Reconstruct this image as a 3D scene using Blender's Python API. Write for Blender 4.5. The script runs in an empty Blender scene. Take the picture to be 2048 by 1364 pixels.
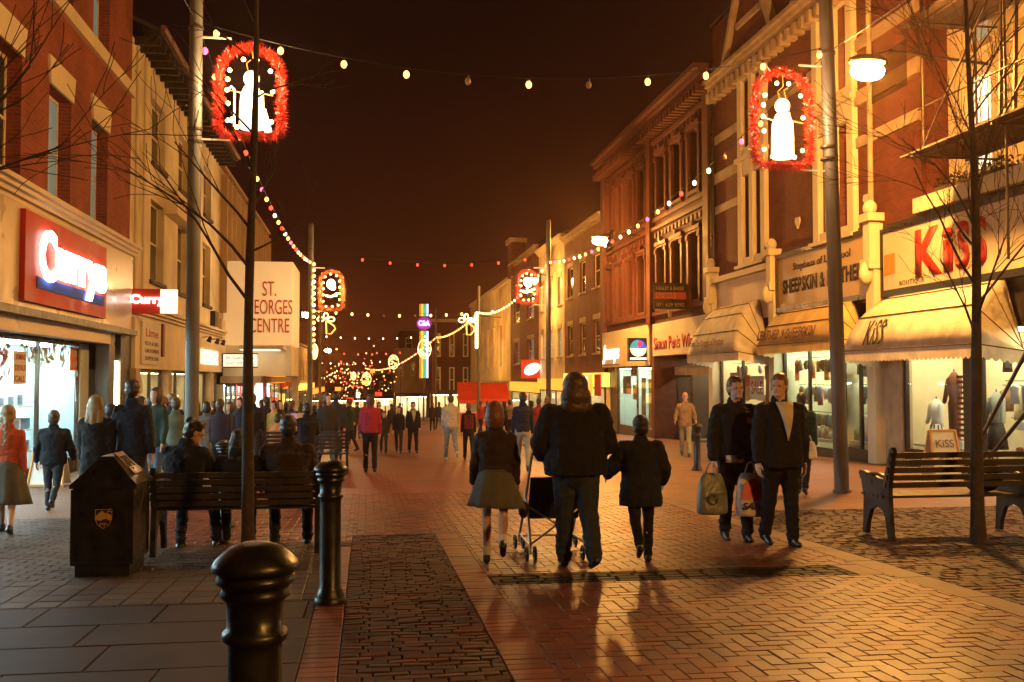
import bpy, bmesh, math, random
from math import sin, cos, pi, radians
from mathutils import Vector, Matrix, Euler
random.seed(7)
S = bpy.context.scene
COL = S.collection
# ------------------------------------------------------------------ camera
F = 1990.0; TH = radians(8.31); PH = radians(2.16); CZ = 1.45; SL = 0.0286   # SL: the street falls away from the camera
cd = bpy.data.cameras.new('camera'); cam = bpy.data.objects.new('camera', cd); COL.objects.link(cam)
cam.location = (0, 0, CZ); cam.rotation_euler = (pi/2 + PH, 0, -TH)
cd.sensor_width = 36; cd.lens = 36*F/2048; cd.clip_end = 2000; cd.clip_start = .05
S.camera = cam
# ------------------------------------------------------------------ world: night sky over a lit town, dull red brown
w = bpy.data.worlds.new('World'); S.world = w; w.use_nodes = True
nt = w.node_tree; nt.nodes.clear()
out = nt.nodes.new('ShaderNodeOutputWorld'); bg = nt.nodes.new('ShaderNodeBackground')
tc = nt.nodes.new('ShaderNodeTexCoord'); sp = nt.nodes.new('ShaderNodeSeparateXYZ'); rp = nt.nodes.new('ShaderNodeValToRGB')
nt.links.new(tc.outputs['Generated'], sp.inputs[0]); nt.links.new(sp.outputs['Z'], rp.inputs[0])
nt.links.new(rp.outputs[0], bg.inputs[0]); nt.links.new(bg.outputs[0], out.inputs[0])
e = rp.color_ramp.elements
e[0].position = 0.0; e[0].color = (.085, .013, .003, 1)
e[1].position = 1.0; e[1].color = (.0036, .0010, .0009, 1)
x = rp.color_ramp.elements.new(.12); x.color = (.021, .0032, .0015, 1)
x = rp.color_ramp.elements.new(.32); x.color = (.0068, .0015, .0011, 1)
bg.inputs[1].default_value = WORLD = 1.0
S.view_settings.view_transform = 'Standard'; S.view_settings.look = 'None'; S.view_settings.exposure = 0; S.view_settings.gamma = 1
S.cycles.max_bounces = 5; S.cycles.diffuse_bounces = 3; S.cycles.glossy_bounces = 3; S.cycles.transmission_bounces = 4
S.cycles.transparent_max_bounces = 8; S.cycles.sample_clamp_indirect = 2.5; S.cycles.use_light_tree = True
S.cycles.caustics_reflective = False; S.cycles.caustics_refractive = False; S.cycles.volume_bounces = 0
# ------------------------------------------------------------------ view geometry: a pixel of the photograph -> a point on a real plane
_fw = Vector((sin(TH)*cos(PH), cos(TH)*cos(PH), sin(PH))); _rt = Vector((cos(TH), -sin(TH), 0)); _up = Vector((-sin(TH)*sin(PH), -cos(TH)*sin(PH), cos(PH)))
def ray(px, py): return _fw + _rt*((px-1024)/F) + _up*((682-py)/F)
def FX(px, py, X):
    d = ray(px, py); t = X/d.x; return t*d.y, CZ+t*d.z            # (Y, z) on the facade plane x = X
def FY(px, X): return FX(px, 757, X)[0]
def G(px, py):
    d = ray(px, py); t = -CZ/(d.z+SL*d.y); return t*d.x, t*d.y     # (X, Y) on the street
def PY(px, py, Y):
    d = ray(px, py); t = Y/d.y; return t*d.x, CZ+t*d.z             # (X, z) on the plane y = Y
def gz(Y): return -SL*Y
# ------------------------------------------------------------------ materials
M = {}
def _new(name):
    m = bpy.data.materials.new(name); m.use_nodes = True; n = m.node_tree; b = n.nodes['Principled BSDF']; M[name] = m
    return m, n, b
def _obj(n):
    t = n.nodes.new('ShaderNodeTexCoord'); return t.outputs['Object']
def pm(name, col, rough=.6, metal=0, spec=.5, nz=None, bump=None, coat=0, sheen=0):
    m, n, b = _new(name)
    b.inputs['Base Color'].default_value = (*col, 1); b.inputs['Roughness'].default_value = rough
    b.inputs['Metallic'].default_value = metal; b.inputs['Specular IOR Level'].default_value = spec
    b.inputs['Coat Weight'].default_value = coat; b.inputs['Coat Roughness'].default_value = .15
    if nz:
        t = n.nodes.new('ShaderNodeTexNoise'); t.inputs['Scale'].default_value = nz[0]; t.inputs['Detail'].default_value = 6
        n.links.new(_obj(n), t.inputs['Vector'])
        mx = n.nodes.new('ShaderNodeMix'); mx.data_type = 'RGBA'; a = nz[1]
        mr = n.nodes.new('ShaderNodeMapRange'); mr.inputs[1].default_value = .3; mr.inputs[2].default_value = .7
        n.links.new(t.outputs[0], mr.inputs[0]); n.links.new(mr.outputs[0], mx.inputs[0])
        mx.inputs[6].default_value = (*[c*(1-a) for c in col], 1); mx.inputs[7].default_value = (*[min(.95, c*(1+a)) for c in col], 1)
        n.links.new(mx.outputs[2], b.inputs['Base Color'])
        mr2 = n.nodes.new('ShaderNodeMapRange'); mr2.inputs[1].default_value = .3; mr2.inputs[2].default_value = .7
        mr2.inputs[3].default_value = max(.03, rough-.12); mr2.inputs[4].default_value = min(1, rough+.12)
        n.links.new(t.outputs[0], mr2.inputs[0]); n.links.new(mr2.outputs[0], b.inputs['Roughness'])
    if bump:
        t = n.nodes.new('ShaderNodeTexNoise'); t.inputs['Scale'].default_value = bump[0]; t.inputs['Detail'].default_value = 5
        n.links.new(_obj(n), t.inputs['Vector'])
        bp = n.nodes.new('ShaderNodeBump'); bp.inputs['Strength'].default_value = bump[1]; bp.inputs['Distance'].default_value = bump[2] if len(bump) > 2 else .01
        n.links.new(t.outputs[0], bp.inputs['Height']); n.links.new(bp.outputs[0], b.inputs['Normal'])
    return m
def em(name, col, st, nee=True, base=None):
    m, n, b = _new(name)
    b.inputs['Base Color'].default_value = (*(base or col), 1); b.inputs['Emission Color'].default_value = (*col, 1)
    b.inputs['Emission Strength'].default_value = st; b.inputs['Roughness'].default_value = .5
    if not nee: m.cycles.emission_sampling = 'NONE'
    return m
def brickmat(name, c1, c2, mortar, bw=.225, rh=.075, msz=.009, rough=.85, flat=False, bump=.5, stain=.3):
    m, n, b = _new(name)
    sx = n.nodes.new('ShaderNodeSeparateXYZ'); n.links.new(_obj(n), sx.inputs[0])
    cb = n.nodes.new('ShaderNodeCombineXYZ')
    if flat:
        n.links.new(sx.outputs[0], cb.inputs[0]); n.links.new(sx.outputs[1], cb.inputs[1])
    else:
        ad = n.nodes.new('ShaderNodeMath'); n.links.new(sx.outputs[0], ad.inputs[0]); n.links.new(sx.outputs[1], ad.inputs[1])
        n.links.new(ad.outputs[0], cb.inputs[0]); n.links.new(sx.outputs[2], cb.inputs[1])
    t = n.nodes.new('ShaderNodeTexBrick'); n.links.new(cb.outputs[0], t.inputs['Vector'])
    t.inputs['Color1'].default_value = (*c1, 1); t.inputs['Color2'].default_value = (*c2, 1); t.inputs['Mortar'].default_value = (*mortar, 1)
    t.inputs['Scale'].default_value = 1; t.inputs['Brick Width'].default_value = bw; t.inputs['Row Height'].default_value = rh
    t.inputs['Mortar Size'].default_value = msz; t.inputs['Mortar Smooth'].default_value = .2
    nz = n.nodes.new('ShaderNodeTexNoise'); nz.inputs['Scale'].default_value = .9; nz.inputs['Detail'].default_value = 8
    n.links.new(_obj(n), nz.inputs['Vector'])
    mr = n.nodes.new('ShaderNodeMapRange'); mr.inputs[1].default_value = .3; mr.inputs[2].default_value = .7
    mr.inputs[3].default_value = 1-stain; mr.inputs[4].default_value = 1+stain*.6
    n.links.new(nz.outputs[0], mr.inputs[0])
    mx = n.nodes.new('ShaderNodeVectorMath'); mx.operation = 'SCALE'; n.links.new(t.outputs[0], mx.inputs[0]); n.links.new(mr.outputs[0], mx.inputs['Scale'])
    n.links.new(mx.outputs[0], b.inputs['Base Color'])
    b.inputs['Roughness'].default_value = rough; b.inputs['Specular IOR Level'].default_value = .2 if flat else .4
    bp = n.nodes.new('ShaderNodeBump'); bp.inputs['Strength'].default_value = bump; bp.inputs['Distance'].default_value = .008; bp.invert = True
    n.links.new(t.outputs['Fac'], bp.inputs['Height']); n.links.new(bp.outputs[0], b.inputs['Normal'])
    return m
def pavermat(name, c1, c2, rough=.45, spec=.2):
    """separate real bricks: every brick its own tint"""
    m, n, b = _new(name)
    g = n.nodes.new('ShaderNodeNewGeometry'); mx = n.nodes.new('ShaderNodeMix'); mx.data_type = 'RGBA'
    n.links.new(g.outputs['Random Per Island'], mx.inputs[0]); mx.inputs[6].default_value = (*c1, 1); mx.inputs[7].default_value = (*c2, 1)
    t = n.nodes.new('ShaderNodeTexNoise'); t.inputs['Scale'].default_value = 1.3; t.inputs['Detail'].default_value = 9; n.links.new(_obj(n), t.inputs['Vector'])
    mr = n.nodes.new('ShaderNodeMapRange'); mr.inputs[1].default_value = .3; mr.inputs[2].default_value = .7; mr.inputs[3].default_value = .65; mr.inputs[4].default_value = 1.2
    n.links.new(t.outputs[0], mr.inputs[0])
    v = n.nodes.new('ShaderNodeVectorMath'); v.operation = 'SCALE'; n.links.new(mx.outputs[2], v.inputs[0]); n.links.new(mr.outputs[0], v.inputs['Scale'])
    # trodden gum and spill marks
    vo = n.nodes.new('ShaderNodeTexVoronoi'); vo.inputs['Scale'].default_value = 2.1; n.links.new(_obj(n), vo.inputs['Vector'])
    gm = n.nodes.new('ShaderNodeMapRange'); gm.inputs[1].default_value = .045; gm.inputs[2].default_value = .065; gm.inputs[3].default_value = .42; gm.inputs[4].default_value = 1
    n.links.new(vo.outputs['Distance'], gm.inputs[0]); v2 = n.nodes.new('ShaderNodeVectorMath'); v2.operation = 'SCALE'; n.links.new(v.outputs[0], v2.inputs[0]); n.links.new(gm.outputs[0], v2.inputs['Scale'])
    sn = n.nodes.new('ShaderNodeTexNoise'); sn.inputs['Scale'].default_value = .55; sn.inputs['Detail'].default_value = 3; sn.inputs['Distortion'].default_value = 1.2; n.links.new(_obj(n), sn.inputs['Vector'])
    sm = n.nodes.new('ShaderNodeMapRange'); sm.inputs[1].default_value = .52; sm.inputs[2].default_value = .68; sm.inputs[3].default_value = 1; sm.inputs[4].default_value = .6; n.links.new(sn.outputs[0], sm.inputs[0])
    v3 = n.nodes.new('ShaderNodeVectorMath'); v3.operation = 'SCALE'; n.links.new(v2.outputs[0], v3.inputs[0]); n.links.new(sm.outputs[0], v3.inputs['Scale'])
    n.links.new(v3.outputs[0], b.inputs['Base Color'])
    t2 = n.nodes.new('ShaderNodeTexNoise'); t2.inputs['Scale'].default_value = 60; t2.inputs['Detail'].default_value = 4; n.links.new(_obj(n), t2.inputs['Vector'])
    bp = n.nodes.new('ShaderNodeBump'); bp.inputs['Strength'].default_value = .5; bp.inputs['Distance'].default_value = .003
    n.links.new(t2.outputs[0], bp.inputs['Height']); n.links.new(bp.outputs[0], b.inputs['Normal'])
    mr2 = n.nodes.new('ShaderNodeMapRange'); mr2.inputs[3].default_value = rough-.08; mr2.inputs[4].default_value = rough+.12
    n.links.new(t.outputs[0], mr2.inputs[0]); n.links.new(mr2.outputs[0], b.inputs['Roughness'])
    b.inputs['Specular IOR Level'].default_value = spec
    return m
def glassmat(name, tint=(1, 1, 1), gloss=1.0):
    m = bpy.data.materials.new(name); m.use_nodes = True; n = m.node_tree; n.nodes.clear(); M[name] = m
    o = n.nodes.new('ShaderNodeOutputMaterial'); tr = n.nodes.new('ShaderNodeBsdfTransparent'); gl = n.nodes.new('ShaderNodeBsdfGlossy')
    fr = n.nodes.new('ShaderNodeLayerWeight'); mx = n.nodes.new('ShaderNodeMixShader'); pw = n.nodes.new('ShaderNodeMath'); pw.operation = 'POWER'; pw.inputs[1].default_value = 5
    ml = n.nodes.new('ShaderNodeMath'); ml.operation = 'MULTIPLY_ADD'; fr.inputs[0].default_value = .5; ml.inputs[1].default_value = .9*gloss; ml.inputs[2].default_value = .05*gloss
    tr.inputs[0].default_value = (*tint, 1); gl.inputs['Roughness'].default_value = .03
    n.links.new(fr.outputs['Facing'], pw.inputs[0]); n.links.new(pw.outputs[0], ml.inputs[0]); n.links.new(ml.outputs[0], mx.inputs[0]); n.links.new(tr.outputs[0], mx.inputs[1]); n.links.new(gl.outputs[0], mx.inputs[2]); n.links.new(mx.outputs[0], o.inputs[0])
    return m
# ------------------------------------------------------------------ mesh builder
def wloc(o):
    v = Vector((0, 0, 0))
    while o is not None: v += o.location; o = o.parent
    return v
def setp(o, label=None, cat=None, group=None, kind=None):
    if label: o['label'] = label
    if cat: o['category'] = cat
    if group: o['group'] = group
    if kind: o['kind'] = kind
    return o
def thing(name, label, cat, loc=(0, 0, 0), group=None):
    o = bpy.data.objects.new(name, None); o.empty_display_size = .2; COL.objects.link(o); o.location = loc
    return setp(o, label, cat, group)
class MB:
    def __init__(s): s.v = []; s.f = []; s.sm = []
    def add(s, vs, fs, smooth=False):
        k = len(s.v); s.v += [tuple(v) for v in vs]; s.f += [tuple(i+k for i in f) for f in fs]; s.sm += [smooth]*len(fs); return s
    def box(s, x0, x1, y0, y1, z0, z1):
        if x0 > x1: x0, x1 = x1, x0
        if y0 > y1: y0, y1 = y1, y0
        if z0 > z1: z0, z1 = z1, z0
        return s.add([(x0,y0,z0),(x1,y0,z0),(x1,y1,z0),(x0,y1,z0),(x0,y0,z1),(x1,y0,z1),(x1,y1,z1),(x0,y1,z1)],
                     [(3,2,1,0),(4,5,6,7),(0,1,5,4),(1,2,6,5),(2,3,7,6),(3,0,4,7)])
    def mbox(s, mat, sx, sy, sz):
        """box of full size sx,sy,sz centred at the origin of matrix mat"""
        c = [(x*sx/2, y*sy/2, z*sz/2) for z in (-1, 1) for x, y in ((-1,-1),(1,-1),(1,1),(-1,1))]
        return s.add([mat @ Vector(p) for p in c], [(3,2,1,0),(4,5,6,7),(0,1,5,4),(1,2,6,5),(2,3,7,6),(3,0,4,7)])
    def bar(s, p, q, w_, h_=None):
        p = Vector(p); q = Vector(q); d = q-p; L = d.length
        if L < 1e-6: return s
        return s.mbox(Matrix.Translation((p+q)/2) @ d.to_track_quat('Y', 'Z').to_matrix().to_4x4(), w_, L, h_ or w_)
    def quad(s, *p): return s.add(p, [tuple(range(len(p)))])
    def tube(s, pts, rad, n=8, cap=True, smooth=True):
        pts = [Vector(p) for p in pts]; m = len(pts)
        if not isinstance(rad, (list, tuple)): rad = [rad]*m
        vs = []; fs = []; up = None
        for i, p in enumerate(pts):
            d = (pts[min(i+1, m-1)]-pts[max(i-1, 0)]).normalized()
            if up is None: up = Vector((0, 0, 1)) if abs(d.z) < .9 else Vector((1, 0, 0))
            a = d.cross(up).normalized(); b_ = a.cross(d); up = b_
            for k in range(n):
                t = 2*pi*k/n; vs.append(p+(a*cos(t)+b_*sin(t))*rad[i])
        for i in range(m-1):
            for k in range(n): fs.append((i*n+k, i*n+(k+1) % n, (i+1)*n+(k+1) % n, (i+1)*n+k))
        s.add(vs, fs, smooth)
        if cap: s.add(vs[:n], [tuple(range(n))][::-1]); s.add(vs[-n:], [tuple(range(n))])
        return s
    def lathe(s, prof, c=(0, 0, 0), n=24, smooth=True):
        vs = []; fs = []
        for r, z in prof:
            for k in range(n):
                t = 2*pi*k/n; vs.append((c[0]+r*cos(t), c[1]+r*sin(t), c[2]+z))
        for i in range(len(prof)-1):
            for k in range(n): fs.append((i*n+k, i*n+(k+1) % n, (i+1)*n+(k+1) % n, (i+1)*n+k))
        return s.add(vs, fs, smooth)
    def ball(s, c, r, n=10, m=7, mat=None):
        if not isinstance(r, (list, tuple)): r = (r, r, r)
        vs = []; fs = []
        for i in range(1, m):
            a = pi*i/m
            for k in range(n):
                t = 2*pi*k/n; vs.append(Vector((r[0]*sin(a)*cos(t), r[1]*sin(a)*sin(t), r[2]*cos(a))))
        vs += [Vector((0, 0, r[2])), Vector((0, 0, -r[2]))]; T, B = len(vs)-2, len(vs)-1
        for i in range(m-2):
            for k in range(n): fs.append((i*n+k, (i+1)*n+k, (i+1)*n+(k+1) % n, i*n+(k+1) % n))
        for k in range(n): fs.append((T, k, (k+1) % n)); fs.append((B, (m-2)*n+(k+1) % n, (m-2)*n+k))
        if mat is not None: vs = [mat @ v for v in vs]
        c = Vector(c); return s.add([v+c for v in vs], fs, True)
    def loft(s, secs, n=20, sq=.85):
        """closed solid through elliptical sections (centre, rx, ry)"""
        vs = []; fs = []
        for c, rx, ry in secs:
            for k in range(n):
                t = 2*pi*k/n; a, b_ = cos(t), sin(t); vs.append((c[0]+rx*abs(a)**sq*(1 if a > 0 else -1), c[1]+ry*abs(b_)**sq*(1 if b_ > 0 else -1), c[2]))
        m = len(secs)
        for i in range(m-1):
            for k in range(n): fs.append((i*n+k, i*n+(k+1) % n, (i+1)*n+(k+1) % n, (i+1)*n+k))
        fs += [tuple(range(n))[::-1], tuple((m-1)*n+k for k in range(n))]; return s.add(vs, fs, True)
    def cap2(s, p, r0, q, r1, n=10):
        """tapered capsule"""
        p = Vector(p); q = Vector(q); d = (q-p); L = max(d.length, 1e-5); d /= L
        pts = [p-d*r0*.98, p-d*r0*.7, p-d*r0*.35, p, q, q+d*r1*.35, q+d*r1*.7, q+d*r1*.98]
        return s.tube(pts, [r0*.15, r0*.7, r0*.93, r0, r1, r1*.93, r1*.7, r1*.15], n)
    def prism(s, poly, O, U, V, N, t):
        """2-D polygon extruded: point = O + U*u + V*v, thickness t along N"""
        O, U, V, N = Vector(O), Vector(U), Vector(V), Vector(N); n = len(poly)
        a = [O+U*u+V*v for u, v in poly]; b_ = [p+N*t for p in a]
        s.add(a+b_, [tuple(range(n))[::-1], tuple(range(n, 2*n))]+[(i, (i+1) % n, n+(i+1) % n, n+i) for i in range(n)]); return s
    def build(s, name, mat, parent=None, label=None):
        me = bpy.data.meshes.new(name); off = wloc(parent) if parent is not None else Vector((0, 0, 0))
        me.from_pydata([(v[0]-off.x, v[1]-off.y, v[2]-off.z) for v in s.v], [], s.f)
        me.polygons.foreach_set('use_smooth', s.sm)
        me.materials.append(M[mat] if isinstance(mat, str) else mat); me.update()
        o = bpy.data.objects.new(name, me); COL.objects.link(o); o.parent = parent
        if label: o['label'] = label
        return o
def struct(o): o['kind'] = 'structure'; return o
def copy_tree(o, loc=None, rz=None, parent=None, label=None):
    c = o.copy(); COL.objects.link(c); c.parent = parent
    if loc is not None: c.location = loc
    if rz is not None: c.rotation_euler = (0, 0, rz)
    if label: c['label'] = label
    for ch in list(o.children): copy_tree(ch, parent=c)
    return c
_font_cache = {}
def text(body, mat, parent, O, U, width, height, name='lettering', bold=0.0, shear=0.0, ext=.02, space=1.0, V=(0, 0, 1)):
    """real letters standing on a surface: O bottom left, U reading direction"""
    cu = bpy.data.curves.new(name, 'FONT'); cu.body = body; cu.size = 1; cu.offset = bold; cu.shear = shear; cu.extrude = 0; cu.space_character = space; cu.resolution_u = 4
    cu.align_x = 'CENTER'
    t = bpy.data.objects.new('tmp', cu); COL.objects.link(t)
    me = bpy.data.meshes.new_from_object(t.evaluated_get(bpy.context.evaluated_depsgraph_get()))
    bpy.data.objects.remove(t); bpy.data.curves.remove(cu)
    xs = [v.co.x for v in me.vertices]; ys = [v.co.y for v in me.vertices]
    x0, x1, y0, y1 = min(xs), max(xs), min(ys), max(ys)
    U = Vector(U).normalized(); V = Vector(V).normalized(); N = U.cross(V); O = Vector(O)
    off = wloc(parent) if parent is not None else Vector((0, 0, 0))
    bm = bmesh.new(); bm.from_mesh(me)
    if ext > 0:
        r = bmesh.ops.extrude_face_region(bm, geom=bm.faces[:])
        for v in [g for g in r['geom'] if isinstance(g, bmesh.types.BMVert)]: v.co.z = 1
    for v in bm.verts:
        u = (v.co.x-x0)/(x1-x0)*width; vv = (v.co.y-y0)/(y1-y0)*height; v.co = O+U*u+V*vv+N*(ext*v.co.z)-off
    bmesh.ops.recalc_face_normals(bm, faces=bm.faces[:])
    bm.to_mesh(me); bm.free(); me.materials.clear(); me.materials.append(M[mat]); me.name = name
    o = bpy.data.objects.new(name, me); COL.objects.link(o); o.parent = parent
    return o
# ------------------------------------------------------------------ the materials of the place
SOD = (1.0, .50, .105)
brickmat('brick_left', (.33, .066, .030), (.25, .047, .024), (.27, .13, .08))
brickmat('brick_right', (.20, .042, .022), (.145, .030, .017), (.13, .07, .05))
brickmat('brick_dark', (.10, .021, .013), (.07, .015, .010), (.06, .03, .022))
brickmat('brick_side', (.19, .048, .027), (.145, .036, .022), (.12, .065, .045))
pm('terracotta', (.11, .024, .014), .7, nz=(3, .3), bump=(20, .4))
pm('cream', (.78, .67, .46), .75, nz=(.8, .12), bump=(9, .25))
pm('cream_wall', (.78, .67, .46), .85, nz=(.6, .26), bump=(14, .35))
pm('stone', (.46, .35, .23), .8, nz=(2.5, .2), bump=(18, .4))
pm('tan_panel', (.52, .38, .24), .7, nz=(.7, .12), bump=(10, .2))
pm('beige_gloss', (.50, .38, .25), .35, nz=(1.2, .08))
pm('slate', (.045, .04, .045), .7, nz=(4, .3), bump=(20, .4))
pm('gutter', (.16, .05, .03), .6, nz=(4, .3))
pm('dark_wood', (.03, .022, .018), .45, nz=(6, .3), bump=(30, .2))
pm('black_gloss', (.012, .011, .010), .37, spec=.5, nz=(9, .6), bump=(30, .35, .004))
pm('bronze', (.10, .075, .05), .35, metal=.6, nz=(3, .2))
pm('pole_paint', (.135, .13, .105), .5, nz=(2, .25), bump=(30, .15))
pm('pole_dark', (.10, .085, .07), .55, nz=(2, .25), bump=(30, .15))
pm('white_paint', (.72, .70, .64), .5, nz=(4, .1))
pm('sill_dark', (.09, .06, .04), .8, nz=(8, .3))
pm('pane_dark', (.02, .022, .024), .08, spec=.7, nz=(1.5, .2))
pm('pane_teal', (.22, .33, .32), .12, spec=.6, nz=(.7, .35))
pm('louvre', (.03, .03, .03), .6)
pm('red_board', (.50, .025, .010), .6, nz=(2, .12))
pm('blue_paint', (.02, .10, .70), .8)
pm('plaster_pale', (.70, .66, .58), .8, nz=(2, .06))
pm('shop_floor', (.30, .26, .20), .5, nz=(3, .1))
pm('interior_cool', (.58, .68, .70), .7, nz=(2, .05))
pm('interior_warm', (.72, .62, .42), .7, nz=(2, .08))
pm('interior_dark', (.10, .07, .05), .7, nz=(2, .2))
pm('kiss_board', (.74, .62, .44), .5, nz=(1.5, .08), bump=(8, .15))
pm('kiss_red', (.55, .035, .015), .5)
pm('sheep_board', (.50, .32, .13), .45, nz=(1.5, .1))
pm('blank_board', (.68, .52, .42), .6, nz=(1.2, .08))
pm('ink', (.03, .022, .02), .6)
pm('brown_ink', (.16, .05, .02), .6)
pm('red_ink', (.50, .05, .02), .5)
pm('gold_ink', (.55, .33, .09), .4, nz=(10, .2))
pm('orange_tape', (.65, .28, .06), .6)
pm('awning_cream', (.66, .58, .46), .8, nz=(1.6, .28), bump=(4, .5, .05))
pm('awning_yellow', (.68, .46, .18), .8, nz=(1.6, .26), bump=(4, .5, .05))
pm('awning_pale', (.70, .62, .5), .8, nz=(1.6, .28), bump=(4, .5, .05))
pm('seam', (.10, .06, .03), .8)
pm('scaffold_tube', (.10, .075, .055), .45, metal=.5, nz=(6, .3))
pm('scaffold_board', (.07, .05, .035), .85, nz=(5, .35), bump=(30, .4))
pm('leaf', (.07, .10, .03), .7, nz=(8, .4))
pm('red_awning', (.62, .05, .02), .6, nz=(2, .15))
glassmat('shop_glass', (.93, .97, .97), 1.0)
# light sources
em('lamp_glow', (1, .44, .085), 2500); em('lamp_mid', (1, .44, .085), 2100); em('lamp_far', (1, .44, .085), 1200); em('lamp_near_back', (1, .44, .085), 2600)
em('tube_cool', (.70, .96, 1.0), 95); em('tube_warm', (1, .82, .46), 42); em('tube_green', (.92, 1, .66), 52)
glassmat('dimmer_tint', (.20, .17, .14), .0)
em('sign_white', (1, .93, .86), 5); em('sign_white_soft', (1, .86, .62), 1.3); em('glow_orange', (1, .33, .03), 1.6); em('glow_red', (1, .05, .015), 1.6)
em('glow_yellow', (1, .72, .12), 1.6); em('letter_glow', (1, .90, .80), 7)
em('cream_wash_glow', (1, .60, .24), .42, base=(.72, .61, .42)); em('board_back_light', (1, .9, .7), 4)  # sign tower cream: the floodlit wash on it is put in as emission
em('bulb_warm', (1, .46, .10), 5.0, nee=False); em('bulb_red', (1, .04, .02), 5, nee=False); em('bulb_pink', (1, .10, .22), 4, nee=False)
em('bulb_green', (.65, 1, .30), 11, nee=False); em('bulb_white', (1, .78, .45), 5, nee=False)
em('bulb_far', (1, .55, .18), 4.5, nee=False); em('bulb_farred', (1, .09, .03), 6, nee=False)
em('window_lit', (.62, .86, .62), .22, base=(.2, .25, .2)); em('window_bright', (.9, 1, .82), 1.3)
em('pane_glow_teal', (.36, .62, .56), .16, base=(.2, .28, .27))

XR, XL = 12.8, -6.3
# ------------------------------------------------------------------ ground
def slope_sheet(name, x0, x1, y0, y1, h, mat, nx=1, ny=1):
    m = MB(); vs = []; fs = []
    for j in range(ny+1):
        for i in range(nx+1):
            X = x0+(x1-x0)*i/nx; Y = y0+(y1-y0)*j/ny; vs.append((X, Y, gz(Y)+h))
    for j in range(ny):
        for i in range(nx):
            a = j*(nx+1)+i; fs.append((a, a+1, a+nx+2, a+nx+1))
    m.add(vs, fs); return struct(m.build(name, mat))
brickmat('street_brick', (.25, .066, .026), (.18, .045, .019), (.04, .025, .02), bw=.215, rh=.1075, msz=.006, rough=.46, flat=True, bump=.6, stain=.25)
brickmat('pavement_brick', (.22, .092, .046), (.16, .065, .034), (.06, .045, .035), bw=.215, rh=.1075, msz=.006, rough=.5, flat=True, bump=.6, stain=.3)
pm('mortar_bed', (.035, .026, .02), .9, nz=(20, .3))
pavermat('paver_red', (.185, .044, .016), (.105, .026, .012), .40, .20)
pavermat('band_red', (.22, .060, .030), (.15, .042, .023), .42)
pavermat('sett_dark', (.10, .030, .017), (.040, .020, .015), .6)
pavermat('flagstone', (.075, .040, .024), (.050, .028, .018), .6)
pavermat('band_dark', (.12, .075, .048), (.07, .045, .03), .5)
pavermat('strip_dark', (.030, .015, .010), (.018, .011, .008), .6, .1)
pavermat('kerb_stone', (.22, .115, .06), (.17, .09, .05), .55)
slope_sheet('ground', -400, 400, -60, 900, -.045, 'mortar_bed', 4, 8)
def bricks(name, rects, mat, gap=.0048, th=.03, bev=.0045, rough=.0, crown=0.0, jit=.0015):
    """rects: (x0,x1,y0,y1). every brick a separate bevelled block lying on the falling street"""
    m = MB(); r = random.Random(3)
    for x0, x1, y0, y1 in rects:
        g = gap/2; a, b_, c, d = x0+g, x1-g, y0+g, y1-g
        if b_-a < .015 or d-c < .015: continue
        h = r.uniform(-jit, jit); tx = r.uniform(-jit, jit); ty = r.uniform(-jit, jit); e_ = bev+rough*r.random()
        if rough: a += r.uniform(0, rough); b_ -= r.uniform(0, rough); c += r.uniform(0, rough); d -= r.uniform(0, rough)
        P = lambda X, Y, z: (X, Y, gz(Y)+z)
        vs = [P(a, c, -th), P(b_, c, -th), P(b_, d, -th), P(a, d, -th), P(a, c, h-e_), P(b_, c, h-e_), P(b_, d, h-e_), P(a, d, h-e_),
              P(a+e_, c+e_, h+tx+ty), P(b_-e_, c+e_, h-tx+ty), P(b_-e_, d-e_, h-tx-ty), P(a+e_, d-e_, h+tx-ty)]
        fs = [(0, 1, 5, 4), (1, 2, 6, 5), (2, 3, 7, 6), (3, 0, 4, 7), (4, 5, 9, 8), (5, 6, 10, 9), (6, 7, 11, 10), (7, 4, 8, 11)]
        if crown:
            vs.append(P((a+b_)/2, (c+d)/2, h+crown)); fs += [(8, 9, 12), (9, 10, 12), (10, 11, 12), (11, 8, 12)]
            m.add(vs, fs, True)
        else:
            fs.append((8, 9, 10, 11)); m.add(vs, fs)
    return struct(m.build(name, mat))
def herring(x0, x1, y0, y1, w=.1075):
    out_ = []
    i0, i1 = int(x0/w)-3, int(x1/w)+3; j0, j1 = int(y0/w)-3, int(y1/w)+3
    for i in range(i0, i1):
        for j in range(j0, j1):
            k = (i-j) % 4
            if k == 0: q = (i*w, (i+2)*w, j*w, (j+1)*w)
            elif k == 2: q = (i*w, (i+1)*w, (j-1)*w, (j+1)*w)
            else: continue
            q = (max(q[0], x0), min(q[1], x1), max(q[2], y0), min(q[3], y1))
            if q[1] > q[0] and q[3] > q[2]: out_.append(q)
    return out_
def rows(x0, x1, y0, y1, w, l, along='x', stag=.5, jw=0):
    """running rows; along='x': long side across the street"""
    out_ = []; r = random.Random(5)
    if along == 'x':
        y = y0; k = 0
        while y < y1-1e-6:
            x = x0-(l*stag if k % 2 else 0); yy = min(y+w, y1)
            while x < x1-1e-6:
                ll = l*(1+r.uniform(-jw, jw)); out_.append((max(x, x0), min(x+ll, x1), y, yy)); x += ll
            y += w; k += 1
    else:
        out_ = [(c, d, a, b_) for a, b_, c, d in [(q[0], q[1], q[2], q[3]) for q in rows(y0, y1, x0, x1, w, l, 'x', stag, jw)]]
        out_ = [(a, b_, c, d) for a, b_, c, d in out_]
    return [q for q in out_ if q[1]-q[0] > .02 and q[3]-q[2] > .02]
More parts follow.
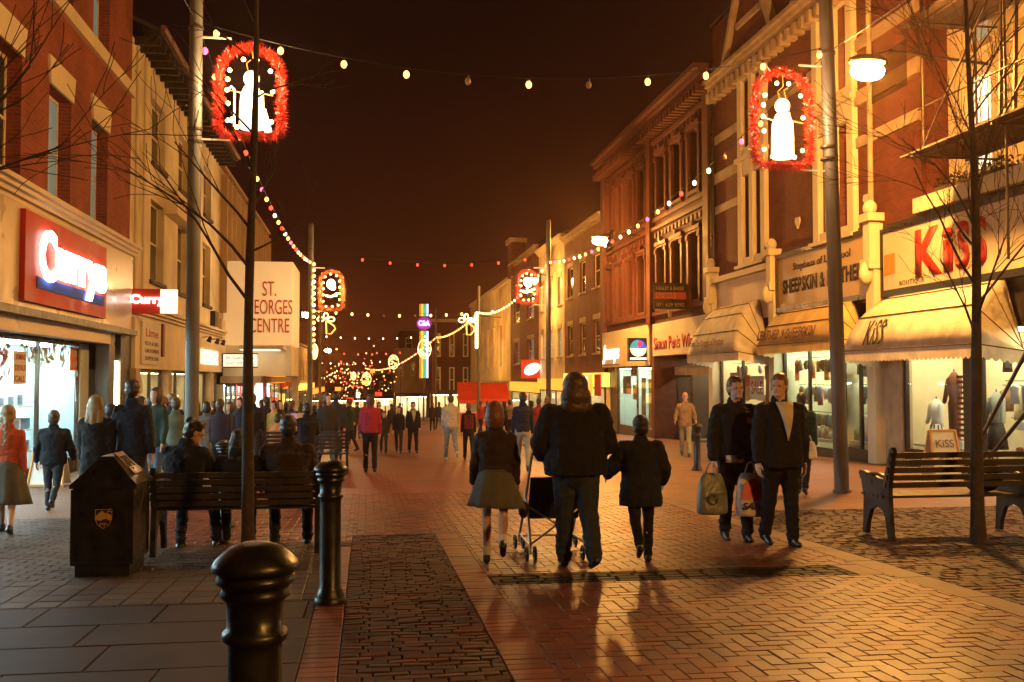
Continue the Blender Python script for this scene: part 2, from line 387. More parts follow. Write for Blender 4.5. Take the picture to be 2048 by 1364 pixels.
# brick carriageway: real bricks near the camera, a brick sheet further away
H = herring(1.04, 4.45, 2.5, 8.12)+herring(1.04, 4.45, 8.62, 17)+herring(-.15, 1.04, 11.52, 17)+herring(-3.0, -.15, 11.0, 17)
bricks('brick_paving', H, 'paver_red')
bricks('brick_edging', rows(.785, 1.04, 2.5, 11.52, .1075, .255, 'x', 0)+rows(-.365, -.15, 2.5, 10.6, .1075, .215, 'x', 0), 'band_red')
bricks('sett_panel', rows(-.15, .785, 2.5, 11.52, .088, .187, 'x', .35, .12)+rows(-.36, -.15, 10.6, 11.52, .115, .21, 'x', 0, .1), 'sett_dark', gap=.007, bev=.006, rough=.003, crown=.0, jit=.0035)
bricks('sett_strip', rows(1.04, 4.2, 8.12, 8.62, .125, .2, 'x', .5, .1), 'strip_dark', gap=.010, bev=.008, rough=.004, jit=.002)
bricks('stone_kerb', rows(4.45, 4.72, 2.5, 26, .27, .9, 'y', 0)+rows(4.2, 4.45, 8.12, 8.62, .25, .5, 'y', 0), 'kerb_stone', gap=.006, jit=.001)
bricks('sett_paving', rows(4.72, 9.2, 3.5, 13.2, .115, .16, 'x', .5, .15), 'sett_dark', gap=.007, bev=.006, rough=.003, crown=.0, jit=.0035)
bricks('flagstones', rows(-7.5, -.365, 1.5, 7.75, .62, .92, 'x', .5, .12), 'flagstone', gap=.010, bev=.005, jit=.0012)
bricks('brick_border', rows(-6.2, -.365, 7.75, 8.95, .22, .24, 'y', 0), 'band_dark', gap=.008, jit=.001)
bricks('footway_brick', rows(-6.2, -.365, 8.95, 11.0, .1075, .215, 'x', .5)+rows(-6.2, -3.0, 11.0, 14, .1075, .215, 'x', .5), 'band_dark', gap=.006)
slope_sheet('pavement_left', -6.6, -3.0, 14, 130, 0, 'pavement_brick', 1, 4)
slope_sheet('road', -3.0, 4.72, 17, 130, 0, 'street_brick', 1, 4)
slope_sheet('road_kerbside', 4.45, 4.72, 26, 130, .002, 'kerb_stone', 1, 2)
slope_sheet('pavement_right', 4.72, 13.2, 13.2, 130, 0, 'pavement_brick', 1, 4)
slope_sheet('pavement_right_near', 9.2, 13.2, 0, 13.2, 0, 'pavement_brick', 1, 4)
slope_sheet('road_far', -40, 40, 130, 420, -.002, 'street_brick', 1, 2)
# ------------------------------------------------------------------ facades
def cells(a0, a1, cuts):
    s_ = sorted({a0, a1, *[c for c in cuts if a0 < c < a1]}); return list(zip(s_[:-1], s_[1:]))
def wall(name, sd, X, y0, y1, z0, z1, holes, mat, parent, depth=.22):
    """front wall in the plane x=X with real openings; sd=+1 right side of the street, -1 left side"""
    m = MB(); D = X+sd*depth
    for a, b_ in cells(y0, y1, [v for h in holes for v in h[:2]]):
        for c, d in cells(z0, z1, [v for h in holes for v in h[2:4]]):
            if any(h[0] <= (a+b_)/2 <= h[1] and h[2] <= (c+d)/2 <= h[3] for h in holes): continue
            m.quad((X, a, c), (X, b_, c), (X, b_, d), (X, a, d))
    for a, b_, c, d in [h[:4] for h in holes]:
        m.quad((X, a, c), (D, a, c), (D, a, d), (X, a, d)); m.quad((X, b_, c), (D, b_, c), (D, b_, d), (X, b_, d))
        m.quad((X, a, d), (D, a, d), (D, b_, d), (X, b_, d)); m.quad((X, a, c), (D, a, c), (D, b_, c), (X, b_, c))
    m.quad((X, y0, z0), (D, y0, z0), (D, y0, z1), (X, y0, z1)); m.quad((X, y1, z0), (D, y1, z0), (D, y1, z1), (X, y1, z1))
    m.quad((X, y0, z1), (D, y0, z1), (D, y1, z1), (X, y1, z1))
    return m.build(name, mat, parent)
def body(sd, X, y0, y1, z0, z1, mat, parent, depth=9, off=.30, name='side_wall'):
    m = MB(); a = X+sd*off; b_ = X+sd*depth; m.box(a, b_, y0+.002, y1-.002, z0, z1); return m.build(name, mat, parent)
def window(sd, X, h, parent, frame='white_paint', pane='pane_dark', sill='stone', lintel=None, rec=.14, bars='sash', fw=.055, label=None):
    a, b_, c, d = h[:4]; xo = X+sd*rec; xi = X+sd*(rec+.05); m = MB()
    m.box(xo, xi, a, a+fw, c, d); m.box(xo, xi, b_-fw, b_, c, d); m.box(xo, xi, a+fw, b_-fw, c, c+fw*1.3); m.box(xo, xi, a+fw, b_-fw, d-fw, d)
    zm = (c+d)/2
    if bars in ('sash', 'sash2'):
        m.box(xo-sd*.012, xi, a+fw, b_-fw, zm-.03, zm+.03)
        if bars == 'sash2': ym = (a+b_)/2; m.box(xo+sd*.004, xi-sd*.004, ym-.018, ym+.018, c+fw*1.3, zm-.03); m.box(xo+sd*.004, xi-sd*.004, ym-.018, ym+.018, zm+.03, d-fw)
    if bars == 'grid':
        for k in (1, 2): y = a+(b_-a)*k/3; m.box(xo+sd*.004, xi-sd*.004, y-.015, y+.015, c+fw, d-fw)
        for k in (1, 2, 3): z = c+(d-c)*k/4; m.box(xo+sd*.006, xi-sd*.006, a+fw, b_-fw, z-.015, z+.015)
    f = m.build('window', frame, parent, label)
    p = MB().box(xo+sd*.02, xo+sd*.028, a+fw*.8, b_-fw*.8, c+fw*.8, d-fw*.8); p.build('pane', pane, f)
    if sill: MB().box(X-sd*.10, X+sd*(rec-.002), a-.08, b_+.08, c-.11, c).build('sill', sill, f)
    if lintel:
        lm, lh, fl, pr = lintel
        y = [(a-.02, d), (b_+.02, d), (b_+.02+fl, d+lh), (a-.02-fl, d+lh)]
        m = MB(); m.prism(y, (X-sd*pr, 0, 0), (0, 1, 0), (0, 0, 1), (sd, 0, 0), pr+.02); m.build('lintel', lm, f)
    return f
def gable_roof(sd, X, y0, y1, z1, mat, parent, depth=9, rise=2.6, over=.35):
    xm = X+sd*depth/2; m = MB()
    a = (X-sd*over, z1); b_ = (xm, z1+rise); c = (X+sd*(depth+over), z1)
    for (p, q) in ((a, b_), (b_, c)):
        m.add([(p[0], y0, p[1]), (q[0], y0, q[1]), (q[0], y1, q[1]), (p[0], y1, p[1]), (p[0], y0, p[1]+.12), (q[0], y0, q[1]+.12), (q[0], y1, q[1]+.12), (p[0], y1, p[1]+.12)],
              [(0, 1, 2, 3), (4, 5, 6, 7), (0, 1, 5, 4), (1, 2, 6, 5), (2, 3, 7, 6), (3, 0, 4, 7)])
    m.quad((a[0]+sd*over, y0+.01, a[1]), (c[0]-sd*over, y0+.01, c[1]), (b_[0], y0+.01, b_[1])); m.quad((a[0]+sd*over, y1-.01, a[1]), (c[0]-sd*over, y1-.01, c[1]), (b_[0], y1-.01, b_[1]))
    return m.build('roof', mat, parent)
def shoproom(sd, X, y0, y1, z0, z1, depth, parent, wallm, tube, ntube=3, floorm='shop_floor', tl=None):
    """a real room behind the shop glass with its own ceiling lights"""
    m = MB(); a, b_ = X+sd*.06, X+sd*depth; e_ = .04
    m.quad((b_, y0, z0), (b_, y1, z0), (b_, y1, z1), (b_, y0, z1)); m.quad((a, y0+e_, z0), (b_, y0+e_, z0), (b_, y0+e_, z1), (a, y0+e_, z1))
    m.quad((a, y1-e_, z0), (b_, y1-e_, z0), (b_, y1-e_, z1), (a, y1-e_, z1)); m.quad((a, y0, z1-.03), (b_, y0, z1-.03), (b_, y1, z1-.03), (a, y1, z1-.03))
    r = m.build('shop_room', wallm, parent)
    MB().quad((a, y0, z0+.02), (b_, y0, z0+.02), (b_, y1, z0+.02), (a, y1, z0+.02)).build('shop_floor', floorm, r)
    m = MB()
    for k in range(ntube):
        xx = a+(b_-a)*(k+.35)/ntube; m.box(xx-.09, xx+.09, y0+.3, y1-.3, z1-.09, z1-.05)
    m.build('ceiling_light', tube, r)
    return r
def glazing(sd, X, y0, y1, z0, z1, parent, frame='dark_wood', n=2, riser=.35, fw=.07, name='shop_window', transom=None):
    m = MB(); xa, xb = X, X+sd*.08
    m.box(xa, xb, y0, y1, z0, z0+riser); m.box(xa+sd*.004, xb, y0, y1, z1-fw, z1)
    for k in range(n+1):
        y = y0+(y1-y0-fw)*k/n; m.box(xa-sd*.003, xb, y, y+fw, z0+riser, z1-fw)
    if transom: m.box(xa+sd*.002, xb, y0+fw, y1-fw, transom, transom+.05)
    f = m.build(name, frame, parent)
    MB().box(X+sd*.035, X+sd*.043, y0+fw, y1-fw, z0+riser-.01, z1-fw*.8).build('pane', 'shop_glass', f)
    return f
def band(sd, X, y0, y1, z0, z1, pr, mat, parent, name='band'):
    return MB().box(X-sd*pr, X+sd*.05, y0, y1, z0, z1).build(name, mat, parent)
def cornice(sd, X, y0, y1, z0, h, pr, mat, parent, dent=0, name='cornice'):
    m = MB()
    for k in range(4):
        p = pr*(.25+.25*k); m.box(X-sd*p, X+sd*.03, y0-(.001*k), y1+(.001*k), z0+h*k/4, z0+h*(k+1)/4)
    o = m.build(name, mat, parent)
    if dent:
        m = MB(); y = y0+.1
        while y < y1-.2: m.box(X-sd*pr*.8, X-sd*.01, y, y+dent*.45, z0-dent*.7, z0-.002); y += dent
        m.build('dentils', mat, o)
    return o

# ---- left 1: red brick building with the electrical shop
y1 = FY(255, XL); B = thing('brick_building', 'red brick building with cream wedge lintels over the brightly lit electrical shop', 'building', (XL, y1, gz(y1)))
zc = 4.72; LX = XL
hol = [(17.75, 19.2, 5.0, 7.35), (20.8, 22.3, 5.0, 7.35), (23.9, 25.35, 5.05, 7.45), (17.75, 19.2, 9.45, 11.9), (20.8, 22.3, 9.45, 11.9), (23.9, 25.35, 9.45, 11.9), (14.6, 16.1, 5.0, 7.35), (14.6, 16.1, 9.45, 11.9)]
wall('wall', -1, LX, 8.0, y1, 4.6, 14.2, hol, 'brick_left', B, .32)
body(-1, LX, 8.0, y1, 2.9, 14.2, 'brick_left', B, 10, .45)
for k, h in enumerate(hol):
    window(-1, LX, h, B, 'cream', 'louvre' if k == 0 else 'pane_glow_teal', None, ('cream', .55, .12, .05) if h[2] < 8 else ('cream', .5, .12, .05), .26, 'sash2' if k in (1, 2) else 'sash', .075)
band(-1, LX, 8.0, y1+.02, 9.0, 9.32, .10, 'cream', B)
cornice(-1, LX, 8.0, y1+.05, 4.62, .34, .35, 'cream', B)
MB().box(LX+.0, LX+.10, 8.0, y1-.02, 2.72, 4.61).build('fascia', 'beige_gloss', B)
MB().box(LX+.0, LX+.30, 8.0, y1-.3, 2.58, 2.72).build('canopy_edge', 'dark_wood', B)
MB().box(LX-.25, LX+.05, 8.0, 25.7, 2.30, 2.58).build('lower_fascia', 'beige_gloss', B)
MB().box(LX-.30, LX+.02, 25.7, 26.25, -.9, 2.58).build('pier', 'bronze', B)
MB().box(LX-.30, LX+.08, 26.6, y1, -.9, 2.70).build('side_pier', 'black_gloss', B)
gz0 = gz(25)-.02
shoproom(-1, LX-.55, 9, 25.7, gz0-.02, 2.28, 5.5, B, 'interior_cool', 'tube_cool', 4)
glazing(-1, LX-.5, 9, 19.2, gz0, 2.28, B, 'bronze', 3, .35, .06)
glazing(-1, LX-.5, 19.2, 25.0, gz0, 2.28, B, 'bronze', 2, .35, .06)
MB().box(LX-.5, LX-.46, 25.0, 25.7, gz0, 2.28).build('reveal_panel', 'interior_cool', B)
m = MB(); m.box(LX+.0, LX+.02, 26.27, 26.58, .35, 1.9); m.build('display_case', 'tube_warm', B)
# its great red sign with glowing lettering
ya, za = FX(25, 600, XL); yb, zb = FX(196, 490, XL); za = 2.86; zb = 4.52
T = thing('shop_sign', 'large red board with swollen white glowing script above the electrical shop window', 'sign', (LX, (ya+yb)/2, za))
MB().box(LX+.102, LX+.20, ya, yb, za, zb).build('board', 'red_board', T)
L0, Z0 = FX(50, 585, XL); L1, Z1 = FX(190, 590, XL)
MB().box(LX+.203, LX+.222, L0-.02, L1-.1, 3.14, 3.36).build('underline', 'blue_paint', T)
text('C', 'letter_glow', T, (LX+.24, L0, 3.30), (0, 1, 0), .95, 1.0, bold=.03, ext=.04)
text('urrys', 'letter_glow', T, (LX+.24, L0+.98, 3.16), (0, 1, 0), L1-L0-1.05, .88, bold=.05, ext=.04, space=.92)
# projecting sign
xa, z0_ = PY(253, 627, y1+.05); xb, z1_ = PY(355, 578, y1+.05); z0_ = PY(300, 627, y1)[1]; z1_ = PY(300, 578, y1)[1]
T = thing('projecting_sign', 'small red and white lit box sign jutting from the brick building corner', 'sign', (xa, y1, z0_))
MB().box(xa+.02, xb-.42, y1-.06, y1+.12, z0_, z1_).build('red_half', 'red_board', T)
MB().box(xb-.42, xb, y1-.058, y1+.118, z0_+.01, z1_-.01).build('lit_half', 'sign_white_soft', T)
text('Currys', 'letter_glow', T, (xa+.12, y1-.085, z0_+.2), (1, 0, 0), xb-xa-.3, .30, bold=.04, ext=.02)
MB().box(XL+.0, xa+.04, y1+.0, y1+.05, z1_-.12, z1_-.06).build('bracket', 'dark_wood', T)

# ---- left 2: cream building with eaves
y2 = FY(435, XL); B = thing('cream_building', 'cream rendered building with dark overhanging eaves beside the red brick one', 'building', (XL, y1, gz(y1)))
hol = []
for px0, px1 in ((297, 324), (352, 372), (403, 418)):
    a, b_ = FY(px0, XL), FY(px1, XL); hol += [(a, b_, 4.35, 6.75), (a, b_, 7.85, 9.75)]
wall('wall', -1, XL, y1, y2, 3.3, 10.7, hol, 'cream_wall', B, .25)
body(-1, XL, y1, y2, 3.3, 10.7, 'cream_wall', B)
for h in hol: window(-1, XL, h, B, 'cream', 'pane_dark', 'sill_dark', None, .2, 'sash', .06)
gable_roof(-1, XL, y1, y2, 10.8, 'slate', B, 9, 2.4, .75)
m = MB(); m.tube([(XL+.80, y1, 10.95), (XL+.80, y2, 10.95)], .09, 8); m.build('gutter', 'gutter', B)
m = MB()
for k in range(24):
    y = y1+.3+k*(y2-y1-.6)/23; m.box(XL, XL+.68, y-.05, y+.05, 10.55, 10.78)
m.build('rafter_ends', 'dark_wood', B)
for yy in (y1+.3, FY(277, XL), FY(376, XL)): MB().tube([(XL+.09, yy, 3.4), (XL+.09, yy, 10.5)], .05, 6).build('drainpipe', 'cream', B)
cornice(-1, XL, y1+.02, y2, 3.12, .34, .42, 'cream', B)
MB().box(XL, XL+.18, y1+.02, y2, 1.72, 3.12).build('fascia', 'cream', B)
for y in (31.2, 37.5): MB().box(XL+.181, XL+.25, y-.12, y+.12, 2.1, 3.1).build('console', 'gutter', B)
gq = gz(y2)-.05
shoproom(-1, XL, y1+.1, y2-.1, gq, 1.7, 5, B, 'interior_warm', 'tube_warm', 2)
for a, b_ in ((28.9, 32.0), (32.4, 36.5), (37.2, 40.4), (40.7, 43.4)):
    glazing(-1, XL+.02, a, b_, gq, 1.7, B, 'dark_wood', 2, .45, .09)
for a in (27.6, 32.0, 36.5, 40.42): MB().box(XL+.0, XL+.24, a, a+.55, gq, 1.72).build('pilaster', 'stone', B)
m = MB()
for k in range(9):
    a0 = pi*k/9; a1 = pi*(k+1)/9
    m.bar((XL+.1, 28.5-.33*cos(a0)*1, 1.05+.45*sin(a0)), (XL+.1, 28.5-.33*cos(a1), 1.05+.45*sin(a1)), .09)
m.build('door_arch', 'stone', B)
T = thing('notice_board', 'tall cream notice board with a red heading on the cream fascia', 'sign', (XL, 28.4, 1.8))
yb0, yb1 = FY(264, XL), FY(304, XL)
MB().box(XL+.19, XL+.24, yb0+.1, yb1, 1.85, 3.02).build('board', 'plaster_pale', T)
text('Lime', 'red_ink', T, (XL+.243, yb0+.5, 2.62), (0, 1, 0), yb1-yb0-.9, .24, ext=.006, bold=.01)
for k, s_ in enumerate(('RESTAURANT', 'PIZZA & GRILL', 'LUNCH DINNER', 'SUPPER BAR')[1:]):
    text(s_, 'brown_ink', T, (XL+.243, yb0+.4, 2.38-.21*k), (0, 1, 0), yb1-yb0-.7, .11, ext=.006)
T = thing('fascia_light', 'pale green glowing panel let into the cream fascia', 'lamp', (XL, 39, 2.1))
MB().box(XL+.185, XL+.23, 38.3, 42.4, 2.0, 2.55).build('diffuser', 'sign_white_soft', T)
for k, y in enumerate((38.6, 40.6, 42.2)):
    T = thing('spotlight', ('nearest', 'middle', 'farthest')[k]+' of three dark spotlights over the cream fascia', 'lamp', (XL+.3, y, 2.95), 'spotlights over the cream fascia')
    m = MB(); m.tube([(XL+.18, y, 3.0), (XL+.5, y, 3.02)], .018, 6); m.build('arm', 'dark_wood', T)
    m = MB(); m.tube([(XL+.5, y, 3.03), (XL+.42, y, 2.82)], [.05, .10], 10); m.build('shade', 'dark_wood', T)
# small projecting box sign on the first floor
xs0, zt = PY(326, 352, 31.2); 
T = thing('blade_sign', 'faded cream box sign with red lettering high on the cream building', 'sign', (XL, 31.5, 6.2))
m = MB(); a0, b0 = FX(328, 355, XL); a1, b1 = FX(374, 440, XL)
m.box(XL+.0, XL+.42, a0, a1, 6.6, 7.35); m.build('box', 'cream', T)
text('LEATHER', 'red_ink', T, (XL+.425, a0+.5, 6.82), (0, 1, 0), a1-a0-1.0, .34, ext=.005)
T = thing('alarm_box', 'small dark alarm box on the far end of the cream building', 'alarm', (XL, 42.3, 3.6)); MB().box(XL, XL+.2, 41.7, 42.6, 3.6, 4.2).build('case', 'black_gloss', T); MB().box(XL+.2, XL+.22, 41.9, 42.4, 3.85, 3.95).build('slot', 'bronze', T)

# ---- left 3: tan building with vertical fins, then the shopping centre sign tower
y3 = FY(532, XL); B = thing('finned_building', 'tan building clad in vertical fins with a sloping roof edge', 'building', (XL, y2, gz(y2)))
wall('wall', -1, XL, y2, y3, 4.0, 10.6, [], 'tan_panel', B); body(-1, XL, y2, y3, -3, 10.6, 'tan_panel', B)
m = MB(); 
for k in range(14):
    y = y2+.5+k*(y3-y2-1)/13; m.box(XL, XL+.28, y-.08, y+.08, 4.3, 10.3)
m.build('fins', 'tan_panel', B); gable_roof(-1, XL, y2, y3, 10.6, 'tan_panel', B, 9, 1.5, .2)
MB().box(XL, XL+.16, y2, y3, 1.9, 4.0).build('fascia', 'cream', B)
MB().box(XL, XL+1.7, y2+.8, y3-1, 1.25, 1.55).build('canopy', 'stone', B)
shoproom(-1, XL+.3, y2+.2, y3-.2, gz(y3)-.1, 1.2, 1.0, B, 'interior_cool', 'tube_cool', 1)
for k in range(5):
    a = y2+.6+k*3.6; glazing(-1, XL+.3, a, a+3.2, gz(y3)-.1, 1.2, B, ('dark_wood', 'red_board', 'bronze', 'red_board', 'dark_wood')[k], 2, .3, .12)
yt = y2+1.2; x0_ = XL; x1_, zt_ = PY(586, 524, yt); zb_ = PY(560, 752, yt)[1]
B = thing('sign_tower', 'cream tower panel reading ST. GEORGES CENTRE standing out from the left facades', 'sign', (x0_, yt, gz(yt)))
MB().box(x0_+.05, x1_, yt, yt+4.5, PY(560, 690, yt)[1], zt_).build('panel', 'cream_wash_glow', B)
MB().box(x0_+.05, x1_-.02, yt+.02, yt+4.48, zb_, PY(560, 692, yt)[1]).build('lower_panel', 'cream', B)
MB().box(x1_-.3, x1_-.01, yt+4.0, yt+4.45, gz(yt), zb_).build('post', 'stone', B)
def tx(s_, pl, pr, pt, pb, mat, P_, Y, **k):
    a = PY(pl, pb, Y); b_ = PY(pr, pt, Y); return text(s_, mat, P_, (a[0], Y-.03, a[1]), (1, 0, 0), b_[0]-a[0], b_[1]-a[1], **k)
tx('ST.', 525, 553, 563, 592, 'red_ink', B, yt, bold=.0); tx('GEORGES', 493, 585, 600, 628, 'red_ink', B, yt); tx('CENTRE', 499, 579, 637, 665, 'red_ink', B, yt)
MB().box(PY(495, 0, yt)[0], x1_-.25, yt-1.6, yt-.02, PY(500, 700, yt)[1], PY(500, 693, yt)[1]).build('canopy', 'white_paint', B)
MB().box(PY(495, 0, yt)[0], x1_-.5, yt-1.5, yt-.05, PY(500, 702, yt)[1], PY(500, 700.5, yt)[1]).build('canopy_light', 'sign_white_soft', B)
T = thing('street_sign_lit', 'green and white lit box sign half hidden by the left tree trunk', 'sign', (XL+.6, y2, 1.6))
a = PY(447, 733, y2); b_ = PY(514, 709, y2); MB().box(a[0], b_[0], y2-.1, y2+.1, a[1], b_[1]).build('box', 'sign_white_soft', T)
m = MB(); m.box(a[0]-.03, b_[0]+.03, y2-.12, y2+.12, b_[1], b_[1]+.05); m.box(a[0]-.03, b_[0]+.03, y2-.12, y2+.12, a[1]-.05, a[1]); m.box(a[0]-.09, a[0], y2-.12, y2+.12, a[1], b_[1]); m.build('frame', 'dark_wood', T)
pm('green_ink', (.02, .22, .08), .5)
text('St Georges', 'green_ink', T, (a[0]+.1, y2-.115, a[1]+.28), (1, 0, 0), b_[0]-a[0]-.2, .16, ext=.006, bold=.01); text('SHOPPING', 'green_ink', T, (a[0]+.1, y2-.115, a[1]+.08), (1, 0, 0), b_[0]-a[0]-.2, .12, ext=.006)
# two lit posters by the centre entrance
for k, (pl, pr, pt, pb, mt, lb) in enumerate(((455, 472, 765, 815, 'window_bright', 'tall glowing white shop doorway left of the tree trunk'), (508, 526, 755, 830, 'window_bright', 'tall glowing white doorway right of the tree trunk'))):
    a = PY(pl, pb, 56); b_ = PY(pr, pt, 56); T = thing('lit_doorway', lb, 'doorway', (a[0], 56, gz(56)))
    MB().box(a[0], b_[0], 56, 56.1, gz(56), b_[1]).build('pane', mt, T); m = MB(); m.box(a[0]-.12, a[0], 55.95, 56.2, gz(56), b_[1]+.1); m.box(b_[0], b_[0]+.12, 55.95, 56.2, gz(56), b_[1]+.1); m.box(a[0], b_[0], 55.95, 56.2, b_[1], b_[1]+.1); m.build('frame', 'red_board', T)

# ---- left 4.. far row
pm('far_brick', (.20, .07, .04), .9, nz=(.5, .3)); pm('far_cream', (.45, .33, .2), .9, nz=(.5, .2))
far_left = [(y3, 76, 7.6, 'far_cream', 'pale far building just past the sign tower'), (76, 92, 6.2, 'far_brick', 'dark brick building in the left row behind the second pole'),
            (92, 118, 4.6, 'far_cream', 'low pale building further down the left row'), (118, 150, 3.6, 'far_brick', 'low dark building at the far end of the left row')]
for k, (a, b_, z, mt, lb) in enumerate(far_left):
    B = thing('shop_building', lb, 'building', (XL, a, gz(a)), 'left row beyond the sign tower'); hs = []
    n = max(2, int((b_-a)/4))
    for i in range(n):
        c = a+(i+.5)*(b_-a)/n; hs.append((c-.6, c+.6, z-3.2, z-1.3))
    wall('wall', -1, XL, a, b_, gz(a)+3.1, z, hs, mt, B); body(-1, XL, a, b_, gz(b_)-1, z, mt, B, 9, 1.6); MB().box(XL-.3, XL-1.6, a, b_, gz(a)+3.1, z-.01).build('backing', mt, B)
    for h in hs: window(-1, XL, h, B, 'cream', 'pane_dark', 'stone', None, .1, 'sash', .07)
    shoproom(-1, XL, a+.1, b_-.1, gz(b_)-.1, gz(a)+3.0, 1.5, B, 'interior_warm', 'tube_warm', 1)
    glazing(-1, XL+.05, a+.2, b_-.2, gz(b_)-.05, gz(a)+3.05, B, 'dark_wood', n, .4, .12)
    MB().box(XL, XL+.3, a, b_, gz(a)+3.0, gz(a)+3.6).build('fascia', ('glow_orange', 'red_board', 'glow_yellow', 'glow_orange')[k] if k != 1 else 'red_board', B)
    gable_roof(-1, XL, a, b_, z, 'slate', B, 9, 1.6, .3)

# ---- right: the large banded brick building over three shops
ya, yb = FY(1430, XR), FY(1850, XR)
yk = yb
B = thing('banded_building', 'large brick building with pale stone bands and cream window surrounds behind the near lamp', 'building', (XR, yk, gz(yk)))
wa0, wa1 = FY(1541, XR), FY(1487, XR); wb0, wb1 = FY(1722, XR), FY(1640, XR)
hol = []
for a, b_ in ((wa0, wa1), (wb0, wb1)):
    w_ = (b_-a)
    for q in (a+.35, a+w_/2+.15): hol += [(q, q+w_/2-.5, 5.55, 8.35), (q, q+w_/2-.5, 9.3, 11.6)]
wall('wall', 1, XR, yk, ya, 3.4, 14.6, hol, 'brick_right', B, .3); body(1, XR, yk, ya, 3.4, 14.6, 'brick_right', B, 10, .42)
for h in hol: window(1, XR, h, B, 'cream', 'pane_dark', None, None, .22, 'sash', .06)
for a, b_ in ((wa0, wa1), (wb0, wb1)):                      # cream stone surrounds with piers
    w_ = b_-a; m = MB()
    for p, q in ((a, a+.33), (a+w_/2-.14, a+w_/2+.14), (b_-.33, b_)): m.box(XR-.16, XR+.02, p, q, 5.2, 12.0)
    for z0_, z1_ in ((5.2, 5.54), (8.36, 9.28), (11.62, 12.0)): m.box(XR-.13, XR+.02, a+.01, b_-.01, z0_, z1_)
    m.box(XR-.26, XR+.02, a-.08, b_+.08, 8.85, 9.0); m.box(XR-.28, XR+.02, a-.08, b_+.08, 5.2, 5.3)
    m.build('window_surround', 'cream', B)
def bands(segs, z0_, z1_, pr=.07):
    for p, q in segs: MB().box(XR-pr, XR+.02, p, q, z0_, z1_).build('stone_band', 'stone', B)
segs = [(yk, wb0-.0), (wb1, wa0), (wa1, ya-.02)]
bands([(yk, wb0-.01), (wa1+.01, ya-.02)], 7.5, 7.78); bands([(yk, wb0-.01), (wa1+.01, ya-.02)], 8.62, 9.0, .09); bands(segs, 10.1, 10.4)
cornice(1, XR, yk, ya-.01, 12.0, .55, .45, 'stone', B, .5)
for a, c in ((wa0, wa1), (wb0, wb1)):                       # gables over the bays
    ym = (a+c)/2; hw = (c-a)/2+.9
    m = MB(); m.prism([(ym-hw, 12.56), (ym+hw, 12.56), (ym, 16.0)], (XR-.15, 0, 0), (0, 1, 0), (0, 0, 1), (1, 0, 0), .5); m.build('gable', 'brick_right', B)
    m = MB(); m.bar((XR-.2, ym-hw-.1, 12.5), (XR-.2, ym, 16.1), .3, .22); m.bar((XR-.2, ym+hw+.1, 12.5), (XR-.2, ym, 16.1), .3, .22); m.bar((XR-.19, ym-hw*.5, 13.6), (XR-.19, ym+hw*.5, 13.6), .1, .2); m.build('gable_coping', 'stone', B)
gable_roof(1, XR, yk, ya, 14.6, 'slate', B, 10, 3, .1)
MB().tube([(XR-.14, FY(1757, XR), 5.3), (XR-.14, FY(1757, XR), 14.5)], .07, 8).build('drainpipe', 'stone', B)
MB().tube([(XR-.12, ya-.25, 4.3), (XR-.12, ya-.25, 13.2)], .09, 8).build('drainpipe', 'black_gloss', B)
for px, py in ((1735, 398), (1597, 443)):                       # small pale ornaments on the brick
    a, c = FX(px, py, XR); MB().prism([(-.12, .12), (.12, .12), (.16, 0), (0, -.22), (-.16, 0)], (XR-.05, a, c), (0, 1, 0), (0, 0, 1), (1, 0, 0), .05).build('ornament', 'cream', B)
# shopfront pilasters with knobbly console heads
ypil = [FY(1431, XR)-.25, FY(1560, XR), FY(1763, XR)]
for k, y in enumerate(ypil):
    m = MB(); m.box(XR-.28, XR+.05, y-.2, y+.2, gz(y)-.2, 4.2)
    zt_ = (5.7, 5.65, 5.75)[k]
    m.box(XR-.42, XR, y-.24, y+.24, 4.2, 4.45); m.box(XR-.36, XR, y-.17, y+.17, 4.45, zt_-.35); m.box(XR-.44, XR, y-.25, y+.25, zt_-.35, zt_-.15); m.ball((XR-.25, y, zt_), (.17, .2, .2)); m.ball((XR-.36, y, 4.1), (.2, .17, .3))
    m.build('console_pilaster', 'cream', B)
# three shops
def shop(y0, y1_, ztop, wallm, tube, n=2, depth=2.6, nt=2, frame='dark_wood', riser=.35):
    g = gz(y1_)-.02
    MB().box(XR+.02, XR+.3, y0, y1_, ztop, 3.42).build('lintel_beam', 'dark_wood', B)
    shoproom(1, XR, y0, y1_, g, ztop, depth, B, wallm, tube, nt)
    return glazing(1, XR+.03, y0, y1_, g, ztop, B, frame, n, riser, .09)
s1 = (ypil[1]+.2, ypil[0]-.2); s2 = (ypil[2]+.2, ypil[1]-.2)
d0 = FY(1660, XR)
shop(s1[0]+.9, s1[1], 2.35, 'interior_warm', 'tube_warm', 2, 2.4)
shop(FY(1622, XR)-1.6, s2[1], 2.5, 'interior_warm', 'tube_green', 2, 2.4)
shop(s2[0], FY(1683, XR), 2.5, 'interior_warm', 'tube_green', 2, 2.4)
MB().box(XR+.6, XR+.66, FY(1683, XR), FY(1622, XR)-1.6, gz(26), 2.5).build('recessed_door', 'bronze', B)
MB().box(XR+.02, XR+.3, s2[0], s2[1], 2.5, 3.43).build('lintel_beam', 'dark_wood', B)
MB().box(XR+.02, XR+.3, s1[0], s1[0]+.88, gz(30)-.1, 3.43).build('door_panel', 'bronze', B)
m = MB(); m.box(XR-.1, XR+.28, s1[0], s1[1], 3.42, 4.92); m.build('blank_fascia', 'blank_board', B); band(1, XR, s1[0], s1[1], 4.93, 5.12, .3, 'cream', B, 'fascia_moulding')
m = MB(); m.box(XR-.03, XR+.28, s2[0], s2[1], 3.43, 5.4); m.build('fascia_backing', 'dark_wood', B)
